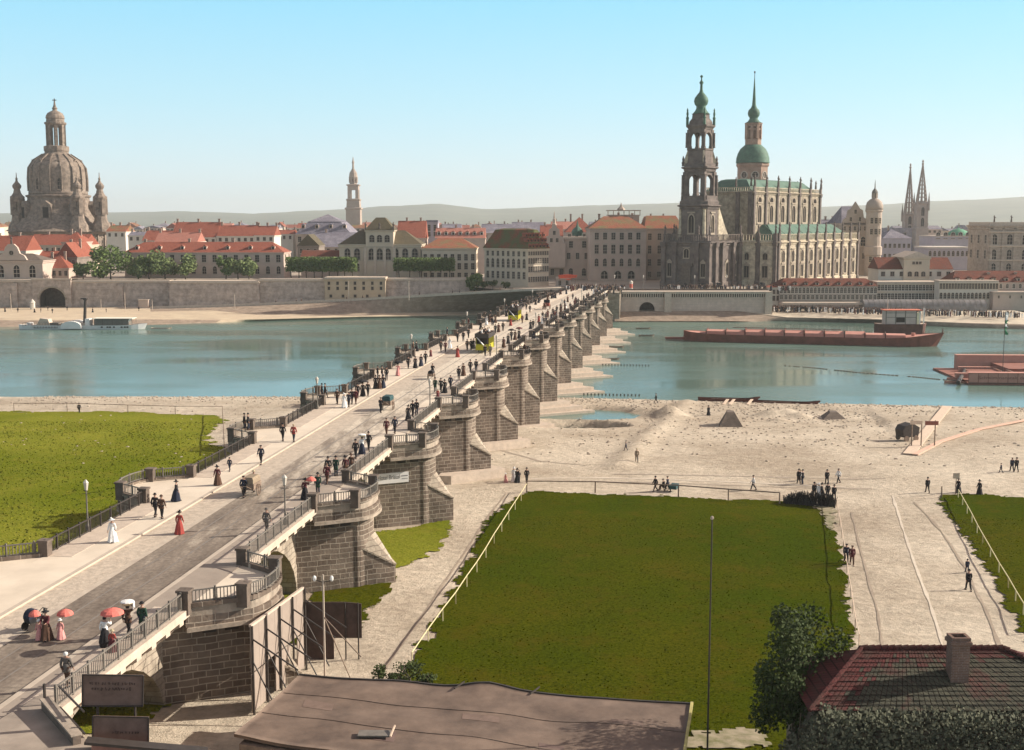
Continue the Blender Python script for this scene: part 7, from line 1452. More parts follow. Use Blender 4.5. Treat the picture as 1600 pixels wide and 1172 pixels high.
# rowing boats bundled at the raft's left end
for i in range(7):
    v = onz(1498 + (3.5 * i) - 1, 598 - 5.2 * i, .1); t = thing('rowing_boat', f'slim rowing boat beside the pink raft, {ORD[i]} of the moored bundle', 'boat', (v.x, v.y, 0), R(-3), 'rowing boats moored at the raft'); b = MB(); hull(b, 5.6, .95, .4, bow=.3, stern=.2, sheer=.2, n=10); b.build('hull', [M_DECKR if i % 2 else M_PINK, M_CAP if i % 2 else M_PINKD], t)
lg = thing('mooring_log', 'thick dark log lying across the bundle of rowing boats', 'log', (0, 0, 0)); p, q = onz(1497, 598, .7), onz(1516, 563, .7); b = MB(); b.tube(p, q, .45, .3, 8); b.build('trunk', M_IRON, lg)
cb = thing('floating_boom', 'thin dark floating chain stretching left from the pink raft', 'boom', (0, 0, 0)); b = MB(); pts = [onz(px, py, .06) for px, py in ((1480, 594), (1430, 589), (1340, 582), (1275, 575), (1225, 571))]
for p, q in zip(pts, pts[1:]):
    n = 14
    for i in range(n): 
        if random.random() < .85: a_, c_ = p.lerp(q, i / n), p.lerp(q, (i + .8) / n); b.tube(a_, c_, .10, .10, 5)
b.build('links', M_WOOD, cb)
for i, (px, py) in enumerate(((962, 543), (1010, 525), (953, 562), (1005, 514))): t = thing('small_skiff', ['dark skiff on the water right of the far piers', 'tiny dark skiff near the embankment wall', 'low skiff beside the pier aprons', 'faint skiff just below the boathouse arch'][i], 'boat', (*onz(px, py, 0)[:2], 0)); b = MB(); hull(b, 4.5, 1.0, .3, sheer=.2, n=8); b.build('hull', [M_WOOD, M_WOOD], t)
# stake rows from the pier aprons
for i, s in enumerate((PS[7], PS[9])):
    t = thing('stake_row', ['row of dark stakes in the water off the eighth pier', 'row of dark stakes in the water off the tenth pier'][i], 'stakes', (0, 0, 0), 0, 'stake rows')
    for k_ in range(16): b = MB(); x, y = to_world(TR + 8 + k_ * .7, s - 3); b.tube((x, y, -1), (x, y, .35), .14, .12, 5); b.build('stake', M_IRON, t)
# sand works: planks, crane frame, tip wagon
t = thing('plank_track', 'pale wooden plank track running up from the water to the gravel', 'plank track', (0, 0, 0)); p, q = ground_at(1420, 711), ground_at(1480, 637); b = MB(); b.bar((p.x, p.y, p.z + .15), (q.x, q.y, q.z + .25), 1.5, .12); b.build('boards', M_WOODP, t)
t = thing('plank_track', 'long thin pinkish plank track bending away to the right edge', 'plank track', (0, 0, 0)); P = [ground_at(*p_) for p_ in ((1430, 712), (1468, 692), (1530, 672), (1610, 656))]
for p, q in zip(P, P[1:]): b = MB(); b.bar((p.x, p.y, p.z + .15), (q.x, q.y, q.z + .15), .8, .12); b.build('boards', mat('pink_planks', (.62, .40, .30)), t)
t = thing('work_frame', 'wooden trestle frame with two brown boards over the plank tracks', 'frame', (0, 0, 0)); g = [ground_at(px, 698) for px in (1424, 1439, 1460)]; zt_ = g[0].z + 3.6
for p in g: b = MB(); b.tube((p.x, p.y, p.z), (p.x, p.y, zt_), .09, .08); b.build('post', M_WOOD, t)
b = MB(); b.box(g[0].x - .3, g[1].x, g[0].y - .1, g[0].y, zt_ - .5, zt_); b.build('board', M_WOODP, t); b = MB(); b.box(g[1].x + .4, g[2].x + .3, g[0].y - .1, g[0].y, zt_ - .6, zt_ - .05); b.build('board', M_HULLR, t)
v = ground_at(1417, 688); t = thing('tip_wagon', 'dark tip wagon with tarpaulin standing beside the plank track', 'wagon', (v.x, v.y, v.z), R(20)); b = MB(); b.extr([(-1.2, .6), (1.2, .6), (1.4, 1.9), (.3, 2.5), (-1.0, 2.2), (-1.4, 1.6)], 'y', -.9, .9); b.build('body', M_IRON, t)
for x in (-.8, .8):
    for y in (-.95, .95): b = MB(); b.tube((x, y - .06, .4), (x, y + .06, .4), .42, .42, 12); b.build('wheel', M_WOOD, t)
for i, (px, py, w_, h_, lb) in enumerate(((1139, 665, 3.2, 2.3, 'steep wedge of dark gravel between the sand heaps'), (1300, 653, 3.4, 1.1, 'flat topped earth heap at the right end of the sand heaps'))):
    v = ground_at(px, py); t = thing('gravel_bunker', lb, 'bunker', (v.x, v.y, v.z - .1), 0); b = MB(); b.add([(-w_ * .62, -2.2, 0), (w_ * .6, -2.2, 0), (w_ * .7, 2.6, 0), (-w_ * .35, 2.8, 0), (-w_ * .15, -.6, h_), (w_ * .22, -.4, h_), (w_ * .32, 1.8, h_ * .95), (0, 1.9, h_)], [(3, 2, 1, 0), (4, 5, 6, 7), (0, 1, 5, 4), (1, 2, 6, 5), (2, 3, 7, 6), (3, 0, 4, 7)]); b.build('heap', mat('wet_gravel', (.13, .10, .08), var=.25, scale=1.5, bump=.05), t)
t = thing('brushwood_screen', 'dense dark brushwood screen at the far right corner of the fenced field', 'screen', (0, 0, 0)); rnd = random.Random(12); p, q = ground_at(1224, 786), ground_at(1304, 793); b = MB()
for i in range(420):
    c_ = p.lerp(q, rnd.random()); b.tube((c_.x, c_.y + rnd.uniform(-.5, .5), c_.z - .1), (c_.x + rnd.uniform(-.35, .35), c_.y + rnd.uniform(-.6, .6), c_.z + rnd.uniform(.9, 1.5) * min(1, .45 + (c_.x - p.x) / 2.5)), .05, .03, 4)
b.build('brushwood', M_IRON, t)
# stones along shore and pools, one spread of loose stones
b = MB(); rnd = random.Random(77); cnt = 0
while cnt < 3400:
    x = rnd.uniform(-90, 110); y = rnd.uniform(150, 232); z = terr(x, y); wgt = math.exp(-((z - .35) / .5) ** 2) + (.25 if 8 < x < 60 and 165 < y < 200 else .05)
    if rnd.random() > wgt or z < -.15: continue
    t_, s_ = to_bridge(x, y)
    if TL - 1 < t_ < TR + 1: continue
    r = rnd.uniform(.06, .22); a = rnd.random() * 3; b.lathe([(r * .8, z - .05), (r, z + r * .3), (r * .5, z + r * .75)], 5, x, y, a, sx=rnd.uniform(.8, 1.4)); cnt += 1
tag(b.build('loose_stones', mat('river_stones', (.48, .40, .32), col2=(.30, .24, .19), scale=.8)), 'loose stones scattered over the gravel shore', 'stones', kind='stuff')
# light track and dark ditch line on the right path
def ribbon(name, pts, w_, m, dz=.03):
    P = [ground_at(*p_) for p_ in pts]; b = MB(); C_ = []
    for p, q in zip(P, P[1:]):
        for i in range(16): C_.append(p.lerp(q, i / 16))
    vs = []
    for i, c_ in enumerate(C_):
        d = (C_[min(i + 1, len(C_) - 1)] - C_[max(i - 1, 0)]).normalized(); n_ = Vector((d.y, -d.x, 0)) * w_ * (.5 + .5 * noise.noise(c_ * .3)) 
        for s_ in (-1, 1): x, y = c_.x + n_.x * s_, c_.y + n_.y * s_; vs.append((x, y, terr(x, y) + dz))
    b.add(vs, [(2 * i, 2 * i + 1, 2 * i + 3, 2 * i + 2) for i in range(len(C_) - 1)]); return struct(b.build(name, m))
M_TRK = mat('pale_track', (.60, .52, .42), col2=(.50, .42, .335), var=.1, scale=1); M_GUL2 = mat('damp_gravel', (.30, .24, .185), col2=(.40, .33, .26), scale=1.5); M_GUL_SHADE = mat('dark_gully_shade', (.24, .185, .14), col2=(.36, .29, .22), scale=.8)
ribbon('track', [(1395, 775), (1412, 830), (1440, 910), (1468, 990), (1475, 1020)], .24, M_TRK); ribbon('gully_and_shade', [(1428, 785), (1470, 830), (1510, 890), (1545, 965), (1570, 1030)], .22, M_GUL_SHADE)
ribbon('rut', [(1330, 800), (1350, 880), (1372, 960), (1380, 1020)], .16, M_GUL_SHADE); ribbon('rut', [(900, 752), (1100, 757), (1380, 764)], .35, M_GUL2); ribbon('rut', [(960, 741), (1150, 744), (1400, 748)], .45, M_GUL2); ribbon('track', [(830, 748), (960, 747), (1200, 756), (1330, 762)], .5, M_TRK); ribbon('rut', [(770, 700), (840, 720), (920, 728)], .5, M_GUL2)
ribbon('gully_and_shade', [(790, 772), (760, 812), (708, 890), (655, 970), (598, 1052)], .2, M_GUL_SHADE)  # cast shadow of the left field rail, laid down as a dark ribbon
# ------------------------------------------------------------------ people
def skin(name, V, E, Rr, m, root=0, sub=1):
    me = bpy.data.meshes.new(name + '_sk'); me.from_pydata(V, E, []); o = bpy.data.objects.new('tmp', me); COL.objects.link(o)
    md = o.modifiers.new('s', 'SKIN'); md.use_smooth_shade = True; md.branch_smoothing = .4
    for i, sv in enumerate(me.skin_vertices[0].data): r = Rr[i]; sv.radius = (r, r) if not isinstance(r, tuple) else r; sv.use_root = (i == root)
    if sub: sd_ = o.modifiers.new('d', 'SUBSURF'); sd_.levels = sub; sd_.render_levels = sub
    bpy.context.view_layer.update(); out = bpy.data.meshes.new_from_object(o.evaluated_get(bpy.context.evaluated_depsgraph_get())); out.name = name
    bpy.data.objects.remove(o); bpy.data.meshes.remove(me); out.materials.clear(); out.materials.append(m); return out
def join(name, parts):
    """several meshes as one, each keeping its material"""
    b = MB(); mats = []
    for me, off in parts:
        for m in me.materials:
            if m not in mats: mats.append(m)
        o = len(b.v); b.v += [tuple(v.co + Vector(off)) for v in me.vertices]
        for p in me.polygons: b.f.append(tuple(i + o for i in p.vertices)); b.m.append(mats.index(me.materials[p.material_index]))
    return b.mesh(name, mats, smooth=True)
def figure(pose, arm=None, h=1.72, fem=False, shift=0):
    """joints of a standing or walking figure facing +y"""
    J = {'pelvis': (0, 0, .93), 'waist': (0, 0, 1.08), 'chest': (0, .01, 1.27), 'nb': (0, 0, 1.43), 'neck': (0, .01, 1.50), 'head': (0, .025, 1.585), 'top': (0, .01, 1.665)}
    st = {'walk': .26, 'stroll': .17, 'stand': .02}[pose]
    for s, n, ph in ((-1, 'l', 1), (1, 'r', -1)):
        J['hip' + n] = (s * .09, 0, .89); J['kn' + n] = (s * .095, st * .55 * ph + .05, .49); J['an' + n] = (s * .095, st * ph * 1.1 - (.06 if ph < 0 and st > .1 else 0), .085 + (.05 if ph < 0 and st > .1 else 0)); J['to' + n] = (s * .115, J['an' + n][1] + .17, .04)
        J['sh' + n] = (s * .175, 0, 1.40); a = -ph * st * .7
        J['el' + n] = (s * .24, a * .5 - .02, 1.12); J['wr' + n] = (s * .235, a + .09, .89); J['ha' + n] = (s * .23, a + .12, .80)
    if arm == 'up': J['elr'] = (.27, .16, 1.22); J['wrr'] = (.20, .30, 1.36); J['har'] = (.19, .32, 1.44)
    if arm == 'push':
        for s, n in ((-1, 'l'), (1, 'r')): J['el' + n] = (s * .23, .12, 1.14); J['wr' + n] = (s * .2, .36, 1.08); J['ha' + n] = (s * .19, .44, 1.07)
    if arm == 'head': J['elr'] = (.36, .03, 1.52); J['wrr'] = (.22, .02, 1.75); J['har'] = (.17, .02, 1.83)
    if arm == 'sit':
        for s, n in ((-1, 'l'), (1, 'r')):
            J['kn' + n] = (s * .12, .42, .93); J['an' + n] = (s * .12, .46, .50); J['to' + n] = (s * .13, .63, .46); J['el' + n] = (s * .25, .06, 1.14); J['wr' + n] = (s * .15, .28, 1.02); J['ha' + n] = (s * .12, .36, 1.0)
        J['nb'] = (0, .05, 1.43); J['neck'] = (0, .07, 1.5); J['head'] = (0, .09, 1.585); J['top'] = (0, .08, 1.665)
    k = h / 1.72; return {a: Vector(v) * k for a, v in J.items()}, k
def body_mesh(J, k, m, fem=False):
    names = ['pelvis', 'waist', 'chest', 'nb', 'neck', 'head', 'top', 'hipl', 'knl', 'anl', 'tol', 'hipr', 'knr', 'anr', 'tor', 'shl', 'ell', 'wrl', 'hal', 'shr', 'elr', 'wrr', 'har']
    rad = [.13, .115, .14, .09, .052, .088, .07, .088, .058, .042, .035, .088, .058, .042, .035, .062, .042, .03, .034, .062, .042, .03, .034]
    V = [tuple(J[n]) for n in names]; I = {n: i for i, n in enumerate(names)}
    E = [(I[a], I[b]) for a, b in [('pelvis', 'waist'), ('waist', 'chest'), ('chest', 'nb'), ('nb', 'neck'), ('neck', 'head'), ('head', 'top'), ('pelvis', 'hipl'), ('hipl', 'knl'), ('knl', 'anl'), ('anl', 'tol'), ('pelvis', 'hipr'), ('hipr', 'knr'), ('knr', 'anr'), ('anr', 'tor'), ('nb', 'shl'), ('shl', 'ell'), ('ell', 'wrl'), ('wrl', 'hal'), ('nb', 'shr'), ('shr', 'elr'), ('elr', 'wrr'), ('wrr', 'har')]]
    main = skin('body', V, E, [r * k * (.92 if fem and i in (1,) else 1) for i, r in enumerate(rad)], m)
    # five unequal fingers on each hand, a nose and ears
    b = MB()
    for n, s in (('l', -1), ('r', 1)):
        h = J['ha' + n]; d = (h - J['wr' + n]).normalized(); sd = Vector((0, 1, 0)) if abs(d.y) < .8 else Vector((1, 0, 0)); sd = (sd - d * sd.dot(d)).normalized(); pl = d.cross(sd)
        for i, L in enumerate((.062, .075, .07, .055)):
            p = h + sd * (.032 - .021 * i) * k + d * .02 * k; q = p + d * L * .55 * k + pl * .006; b.tube(p, q, .0095 * k, .0085 * k, 4); b.tube(q, q + (d * .7 + pl * .6 * s) * L * .5 * k, .0085 * k, .006 * k, 4)
        p = h + sd * .03 * k - d * .01 * k; b.tube(p, p + (sd * .7 + d * .6) * .05 * k, .011 * k, .008 * k, 4)
    hd = J['head']; b.tube(hd + Vector((0, .075, .0)) * k, hd + Vector((0, .105, -.02)) * k, .012 * k, .016 * k, 4)
    for s in (-1, 1): b.cbox(hd.x + s * .088 * k, hd.y, hd.z - .025 * k, hd.z + .03 * k, .015 * k, .035 * k)
    return join('body', [(main, (0, 0, 0)), (b.mesh('f', m), (0, 0, 0))])
SKINM = mat('skin', (.42, .25, .18), var=.08, rough=.6)
def cloth(name, c): return mat('cloth_' + name, c, rough=.95, var=.2, scale=6)
C = {n: cloth(n, c) for n, c in dict(black=(.022, .02, .022), navy=(.025, .03, .05), brown=(.085, .045, .03), grey=(.12, .105, .095), green=(.025, .06, .04), red=(.30, .055, .045), pink=(.60, .27, .25), white=(.72, .70, .68), maroon=(.10, .025, .03), teal=(.03, .07, .075), tan=(.26, .20, .14), straw=(.50, .42, .28)).items()}
def coat_mesh(J, k, m, hem=.74, fl=.20):
    names = ['waist', 'chest', 'nb', 'shl', 'ell', 'wrl', 'shr', 'elr', 'wrr']; rad = [.145, .168, .115, .085, .066, .052, .085, .066, .052]
    main = skin('coat', [tuple(J[n]) for n in names], [(0, 1), (1, 2), (2, 3), (3, 4), (4, 5), (2, 6), (6, 7), (7, 8)], [r * k for r in rad], m)
    b = MB(); b.lathe([(.155 * k, 1.14 * k), (.165 * k, 1.02 * k), (.185 * k, .9 * k), (fl * k, hem * k)], 12, sy=.82); return join('coat', [(main, (0, 0, 0)), (b.mesh('h', m), (0, 0, 0))])
def trousers_mesh(J, k, m):
    names = ['pelvis', 'hipl', 'knl', 'anl', 'hipr', 'knr', 'anr']; V = [tuple(J[n]) for n in names]
    return skin('trousers', V, [(0, 1), (1, 2), (2, 3), (0, 4), (4, 5), (5, 6)], [x * k for x in (.145, .105, .08, .07, .105, .08, .07)], m)
def shoes_mesh(J, k, m):
    b = MB()
    for n in 'lr': b.bar(J['an' + n] + Vector((0, -.05, -.05)) * k, J['to' + n] + Vector((0, .02, -.0)) * k, .095 * k, .08 * k)
    return b.mesh('shoes', m)
def skirt_mesh(k, m, hem=.36, lean=.0, seed=0, waist=1.05):
    rnd = random.Random(seed); b = MB(); n = 24; prof = [(.135, waist + .03), (.15, waist - .05), (.21, waist - .22), (.26, .6), (.31, .3), (hem, .03)]; vs = []
    ph = rnd.random() * 6
    for j, (r, z) in enumerate(prof):
        for i in range(n):
            a = 2 * math.pi * i / n; f = 1 + (.09 * math.sin(a * 7 + ph) + .05 * math.sin(a * 3 + ph)) * (j / 5); vs.append((r * f * math.cos(a) * k, (r * f * math.sin(a) * 1.12 - .05 * j / 5) * k, z * k))
    fs = [(j * n + i, j * n + (i + 1) % n, (j + 1) * n + (i + 1) % n, (j + 1) * n + i)[::-1] for j in range(5) for i in range(n)] + [tuple(range(n)), tuple(5 * n + i for i in range(n))[::-1]]
    b.add(vs, fs); return b.mesh('skirt', m)
def hat_mesh(J, k, kind, m):
    t = J['top']; b = MB()
    if kind == 'bowler': b.lathe([(.155 * k, t.z - .012), (.15 * k, t.z), (.098 * k, t.z + .005), (.098 * k, t.z + .06 * k), (.07 * k, t.z + .10 * k), (.02 * k, t.z + .115 * k)], 12, t.x, t.y)
    elif kind == 'cap': b.lathe([(.10 * k, t.z - .03), (.115 * k, t.z + .01), (.115 * k, t.z + .035), (.05 * k, t.z + .055)], 10, t.x, t.y); b.cbox(t.x, t.y + .11 * k, t.z - .03, t.z - .015, .13 * k, .10 * k)
    elif kind == 'wide': b.lathe([(.22 * k, t.z - .01), (.215 * k, t.z + .005), (.105 * k, t.z + .02), (.10 * k, t.z + .08), (.03 * k, t.z + .10)], 14, t.x, t.y); b.lathe([(.05 * k, t.z + .08), (.08 * k, t.z + .13), (.02 * k, t.z + .18)], 6, t.x + .05, t.y)
    elif kind == 'straw': b.lathe([(.185 * k, t.z - .01), (.18 * k, t.z + .005), (.10 * k, t.z + .01), (.10 * k, t.z + .085), (.09 * k, t.z + .09)], 12, t.x, t.y)
    else: b.lathe([(.088 * k, t.z - .12 * k), (.102 * k, t.z - .06 * k), (.096 * k, t.z), (.05 * k, t.z + .035 * k)], 10, t.x, t.y - .02)
    return b.mesh('hat' if kind != 'hair' else 'hair', m, smooth=False)
BODY = {}
class Proto:
    def __init__(s, look, parts): s.look = look; s.parts = parts; s.far = None
    def place(s, x, y, z, rz, label, group=None, far=False):
        if far:
            if not s.far: s.far = join('person', [(m, (0, 0, 0)) for _, m in s.parts])
            o = link('person', s.far, None, (x, y, z), rz)
        else:
            o = link('person', s.parts[0][1], None, (x, y, z), rz)
            for n, m in s.parts[1:]: link(n, m, o)
        tag(o, label, 'person', group); return o
def man(look, coat, tr, hat='bowler', pose='walk', arm=None, h=1.74, hatm='black', hem=.74):
    key = (pose, arm, h); J, k = figure(pose, arm, h)
    if key not in BODY: BODY[key] = body_mesh(J, k, SKINM)
    return Proto(look, [('body', BODY[key]), ('coat', coat_mesh(J, k, C[coat], hem)), ('trousers', trousers_mesh(J, k, C[tr])), ('shoes', shoes_mesh(J, k, C['black'])), ('hat' if hat != 'hair' else 'hair', hat_mesh(J, k, hat, C[hatm]))])
def woman(look, top, sk, hat='wide', arm=None, h=1.62, hatm='black', seed=0, hem=.36, pose='stroll'):
    key = (pose, arm, h, 'f'); J, k = figure(pose, arm, h)
    if key not in BODY: BODY[key] = body_mesh(J, k, SKINM, True)
    return Proto(look, [('body', BODY[key]), ('bodice', coat_mesh(J, k, C[top], .92, .17)), ('skirt', skirt_mesh(k, C[sk], hem, seed=seed)), ('shoes', shoes_mesh(J, k, C['black'])), ('hat' if hat != 'hair' else 'hair', hat_mesh(J, k, hat, C[hatm]))])
PR = dict(
    mb=man('man in black suit and bowler', 'black', 'black'), ms=man('man standing in dark suit', 'black', 'navy', pose='stand'), mn=man('man in navy jacket', 'navy', 'black', 'cap'), mr=man('man in maroon jacket', 'maroon', 'brown', 'cap', hatm='brown'),
    mg=man('man in grey jacket and trousers', 'grey', 'grey', 'bowler', hatm='grey', pose='stroll'), me=man('man in long green coat', 'green', 'navy', 'bowler', pose='stand', hem=.55), mt=man('man in tan jacket', 'tan', 'grey', 'straw', hatm='straw'), mo=man('bareheaded white haired man in grey', 'grey', 'brown', 'hair', hatm='white', pose='stroll'),
    mw=man('man in white shirt', 'white', 'black', 'cap'), mbr=man('man in brown jacket', 'brown', 'black', 'bowler', hatm='brown', pose='stroll'), mp=man('man in dark coat pushing a handcart', 'black', 'black', 'cap', arm='push'), mc=man('man in brown coat with raised arm', 'brown', 'black', 'hair', arm='head', hatm='black'), mred=man('man in red jacket', 'red', 'navy', 'cap', hatm='straw'),
    wb=woman('woman in black dress', 'black', 'black', seed=1), wn=woman('woman in navy skirt', 'black', 'navy', seed=2), wr=woman('woman in long red dress', 'red', 'red', seed=3), wp=woman('woman in pink dress', 'pink', 'pink', arm='up', seed=4), ww=woman('woman in white dress', 'white', 'white', hatm='white', seed=5),
    wbr=woman('woman in brown dress', 'brown', 'brown', seed=6, hatm='brown'), wt=woman('woman in maroon bodice and brown skirt', 'maroon', 'brown', seed=7), wwb=woman('woman in white blouse, dark skirt', 'white', 'black', arm='up', hat='hair', seed=8, hem=.25), wg=woman('woman with basket in white apron', 'white', 'navy', arm='head', hat='hair', seed=9), wpush=woman('woman in maroon dress pushing a pram', 'maroon', 'brown', arm='push', seed=10),
    wpar=woman('woman in dark dress holding parasol', 'maroon', 'black', arm='up', seed=11), cr=woman('child in red frock', 'red', 'maroon', 'straw', h=1.15, hatm='straw', seed=12), cd=man('child in dark clothes', 'navy', 'navy', 'cap', h=1.2), cp=woman('child in pink frock', 'pink', 'pink', 'straw', h=1.1, hatm='white', seed=13),
    sit=man('man sitting in dark clothes', 'black', 'brown', 'cap', pose='stand', arm='sit'), sitw=man('man sitting in white shirt', 'white', 'brown', 'straw', pose='stand', arm='sit', hatm='straw'))
PEOPLE = []          # (key, x, y, z, rz) on the bridge; labels are given afterwards
def deck_hit(px, py):
    z = 12.0
    for _ in range(25):
        v = onz(px, py, z); t, s = to_bridge(v.x, v.y); z = deck(s) + (.13 if (t < TKL or t > TKR) else .005)
    return v, t, s, z
AWAY, TOW = -BA, math.pi - BA
def on_bridge(key, px, py, d=None):
    v, t, s, z = deck_hit(px, py); rnd = random.Random(int(px * 7 + py)); rz = {None: rnd.choice([AWAY, TOW]) + rnd.uniform(-.3, .3), 'a': AWAY, 't': TOW, 'r': AWAY - 1.4, 'l': AWAY + 1.4}[d]
    PEOPLE.append((key, v.x, v.y, z, rz, t, s)); return v, z
NEAR = [('mo', 105, 1073, 'a'), ('wwb', 165, 1010, 'a'), ('cr', 176, 1018, 'a'), ('mc', 201, 994, 'a'), ('me', 223, 990, 'a'), ('wpush', 73, 1000, 't'), ('cp', 62, 1000, 't'), ('cp', 95, 999, 't'), ('ww', 176, 847, 't'), ('wr', 281, 834, 'a'), ('mb', 243, 807, 'a'), ('mbr', 253, 810, 'a'), ('wn', 276, 783, 'r'), ('wt', 340, 758, 't'), ('cd', 359, 736, 't'),
 ('mg', 417, 832, 'a'), ('mn', 381, 777, 'a'), ('mt', 397, 768, 'a'), ('wpar', 477, 780, 'a'), ('me', 497, 772, 't'), ('mr', 511, 756, 'a'), ('mb', 513, 745, 't'), ('me', 525, 744, 'a'), ('wt', 540, 742, 't'), ('wbr', 549, 738, 't'), ('mb', 556, 716, 't'), ('wg', 566, 709, 'a'), ('mb', 576, 703, 'a'), ('mn', 408, 723, 't'), ('mb', 442, 689, 'a'), ('mred', 459, 690, 'a'),
 ('mr', 604, 680, 't'), ('mn', 617, 677, 't'), ('wb', 638, 657, 'a'), ('mb', 645, 651, 'a'), ('ms', 651, 649, 't'), ('mp', 595, 645, 'a'), ('cr', 684, 623, 't'), ('me', 680, 612, 'a'), ('mb', 689, 613, 't'), ('wb', 695, 614, 't'), ('mn', 704, 608, 'a'), ('mp', 676, 588, 'a'), ('ms', 717, 593, 'a'), ('wbr', 724, 587, 't'), ('mb', 735, 582, 'a'), ('ms', 744, 581, 't'),
 ('mbr', 527, 631, 't'), ('ww', 538, 637, 't'), ('mn', 545, 636, 'a'), ('mb', 550, 631, 't'), ('mr', 556, 631, 'a'), ('mb', 559, 622, 'a'), ('wb', 567, 619, 't'), ('mb', 575, 619, 'a'), ('wb', 587, 607, 'a'), ('wbr', 593, 607, 'a'), ('wn', 599, 608, 'a'), ('ms', 604, 594, 't'), ('wp', 622, 587, 't'), ('mb', 638, 576, 'a'), ('wb', 649, 575, 't'), ('wn', 658, 572, 'a'), ('mb', 665, 568, 'a'), ('cr', 673, 557, 't'),
 ('mb', 689, 549, 'a'), ('mr', 696, 550, 't'), ('ww', 703, 544, 't'), ('wr', 715, 558, 'a'), ('mb', 715, 534, 'a'), ('ms', 724, 533, 't'), ('mb', 732, 528, 'a'), ('mbr', 730, 547, 't'), ('mb', 736, 547, 'a'), ('wb', 740, 545, 'a'), ('wt', 787, 543, 't'), ('wb', 794, 537, 'a'), ('mb', 799, 532, 't'), ('wbr', 805, 531, 'a'), ('wb', 811, 529, 't'), ('wb', 829, 514, 'a'),
 ('mb', 758, 556, 'a'), ('mg', 766, 556, 't'), ('mb', 774, 521, 't'), ('wt', 779, 519, 'a'), ('mb', 786, 517, 'a'), ('wr', 798, 509, 't'), ('mr', 816, 505, 'a'), ('wb', 823, 500, 't'), ('mb', 828, 488, 'a'), ('wr', 842, 504, 't'), ('mb', 848, 499, 'a'), ('wb', 856, 495, 't'), ('mb', 864, 493, 'a'), ('mb', 870, 489, 't'), ('wb', 876, 484, 'a'), ('mb', 882, 478, 't'), ('wt', 887, 472, 'a'), ('mb', 895, 468, 't'), ('wb', 868, 466, 't'), ('mb', 861, 460, 'a'), ('mb', 854, 463, 't'), ('mb', 839, 467, 'a'), ('wbr', 829, 474, 't'), ('mb', 820, 477, 'a'),
 ('ms', 382, 672, 'r'), ('ms', 388, 672, 'r'), ('ms', 503, 622, 'r'), ('mb', 508, 622, 'r'), ('ms', 590, 592, 'r'), ('ms', 597, 592, 'r')]
for k_, px, py, d in NEAR: on_bridge(k_, px, py, d)
rnd = random.Random(91); keys = ['mb', 'mb', 'ms', 'mn', 'mbr', 'wb', 'wb', 'wn', 'wt', 'mr', 'mg', 'ww', 'wbr', 'cd']
for i in range(62):
    s = 215 + (402 - 215) * rnd.random() ** .8; left = rnd.random() < .5; t = rnd.uniform(TL + .5, TKL - .3) if left else rnd.uniform(TKR + .3, TR - .4); x, y = to_world(t, s)
    PEOPLE.append((rnd.choice(keys), x, y, deck(s) + .13, rnd.choice([AWAY, TOW]) + rnd.uniform(-.4, .4), t, s))
for i in range(26):      # leaning on the far balconies' rails
    c = PS[5 + i % 8]; side = 1 if i % 3 else -1; e = TR if side > 0 else TL; t = e + side * rnd.uniform(.8, 2.9); s = c + rnd.uniform(-3, 3); x, y = to_world(t, s); PEOPLE.append((rnd.choice(keys), x, y, deck(c) + .12, AWAY - side * 1.5 + rnd.uniform(-.5, .5), t, s))
groups = {}
for p in PEOPLE:
    key, x, y, z, rz, t, s = p; side = 'left pavement' if TL <= t < TKL else 'right pavement' if TR >= t > TKR else 'roadway' if TKL <= t <= TKR else ('left balcony' if t < TL else 'right balcony')
    i = min(range(len(PS)), key=lambda q: abs(PS[q] - s)); groups.setdefault((key, side, i), []).append(p)
for (key, side, i), L in groups.items():
    L.sort(key=lambda p: p[1] / p[2])
    for n, (k_, x, y, z, rz, t, s) in enumerate(L):
        where = f'on {side} by {ORD[i]} balcony' if 'balcony' not in side else f'on the {ORD[i]} {side}'
        lab = f'{PR[key].look} {where}' + ('' if len(L) == 1 else f', {NTH[n + 1]} from left'); PR[key].place(x, y, z, rz, lab, 'people on the bridge', far=y > 235)
def hand_prop(name, label, cat, o_at, build): t = thing(name, label, cat, o_at); build(t); return t
def parasol(label, px, py_foot, col, hgt=1.95, off=(.25, 0), r=.62):
    v, t, s, z = deck_hit(px, py_foot); p = thing('parasol', label, 'parasol', (v.x + off[0], v.y + off[1], z + hgt)); m = C[col]
    b = MB(); n = 10; b.lathe([(r, -.02), (r * .93, .07), (r * .7, .17), (r * .35, .25), (.03, .29)], n, cap=False); b.build('canopy', m, p); b = MB(); b.tube((0, 0, .34), (-off[0] * .4, -off[1] * .4, -.55), .014, .014, 5); b.build('stick', M_WOOD, p)
mat_pc = C['coral'] = cloth('coral', (.62, .16, .13))
parasol('coral red parasol held over the woman in white blouse near the right railing', 165, 1010, 'coral', 1.75, (.38, .1)); parasol('small coral red parasol left of the woman with the pram', 66, 996, 'coral', 1.15, (-.45, .25), .32); parasol('pink red parasol right of the woman with the pram', 84, 994, 'coral', 1.12, (.55, .3), .45)
parasol('red parasol in front of the dark dressed woman by the second right balcony', 477, 780, 'coral', 1.5, (.45, .1), .42); parasol('black parasol over the pink dressed woman', 622, 587, 'black', 1.75, (.1, 0)); parasol('black parasol among the left pavement group before the fifth balcony', 567, 619, 'black', 1.75, (0, 0)); parasol('dark parasol in the group on the right pavement beyond the yellow tram', 811, 529, 'maroon', 1.75, (0, 0)); parasol('black parasol on the right pavement beside the far group', 799, 532, 'black', 1.75, (0, 0))
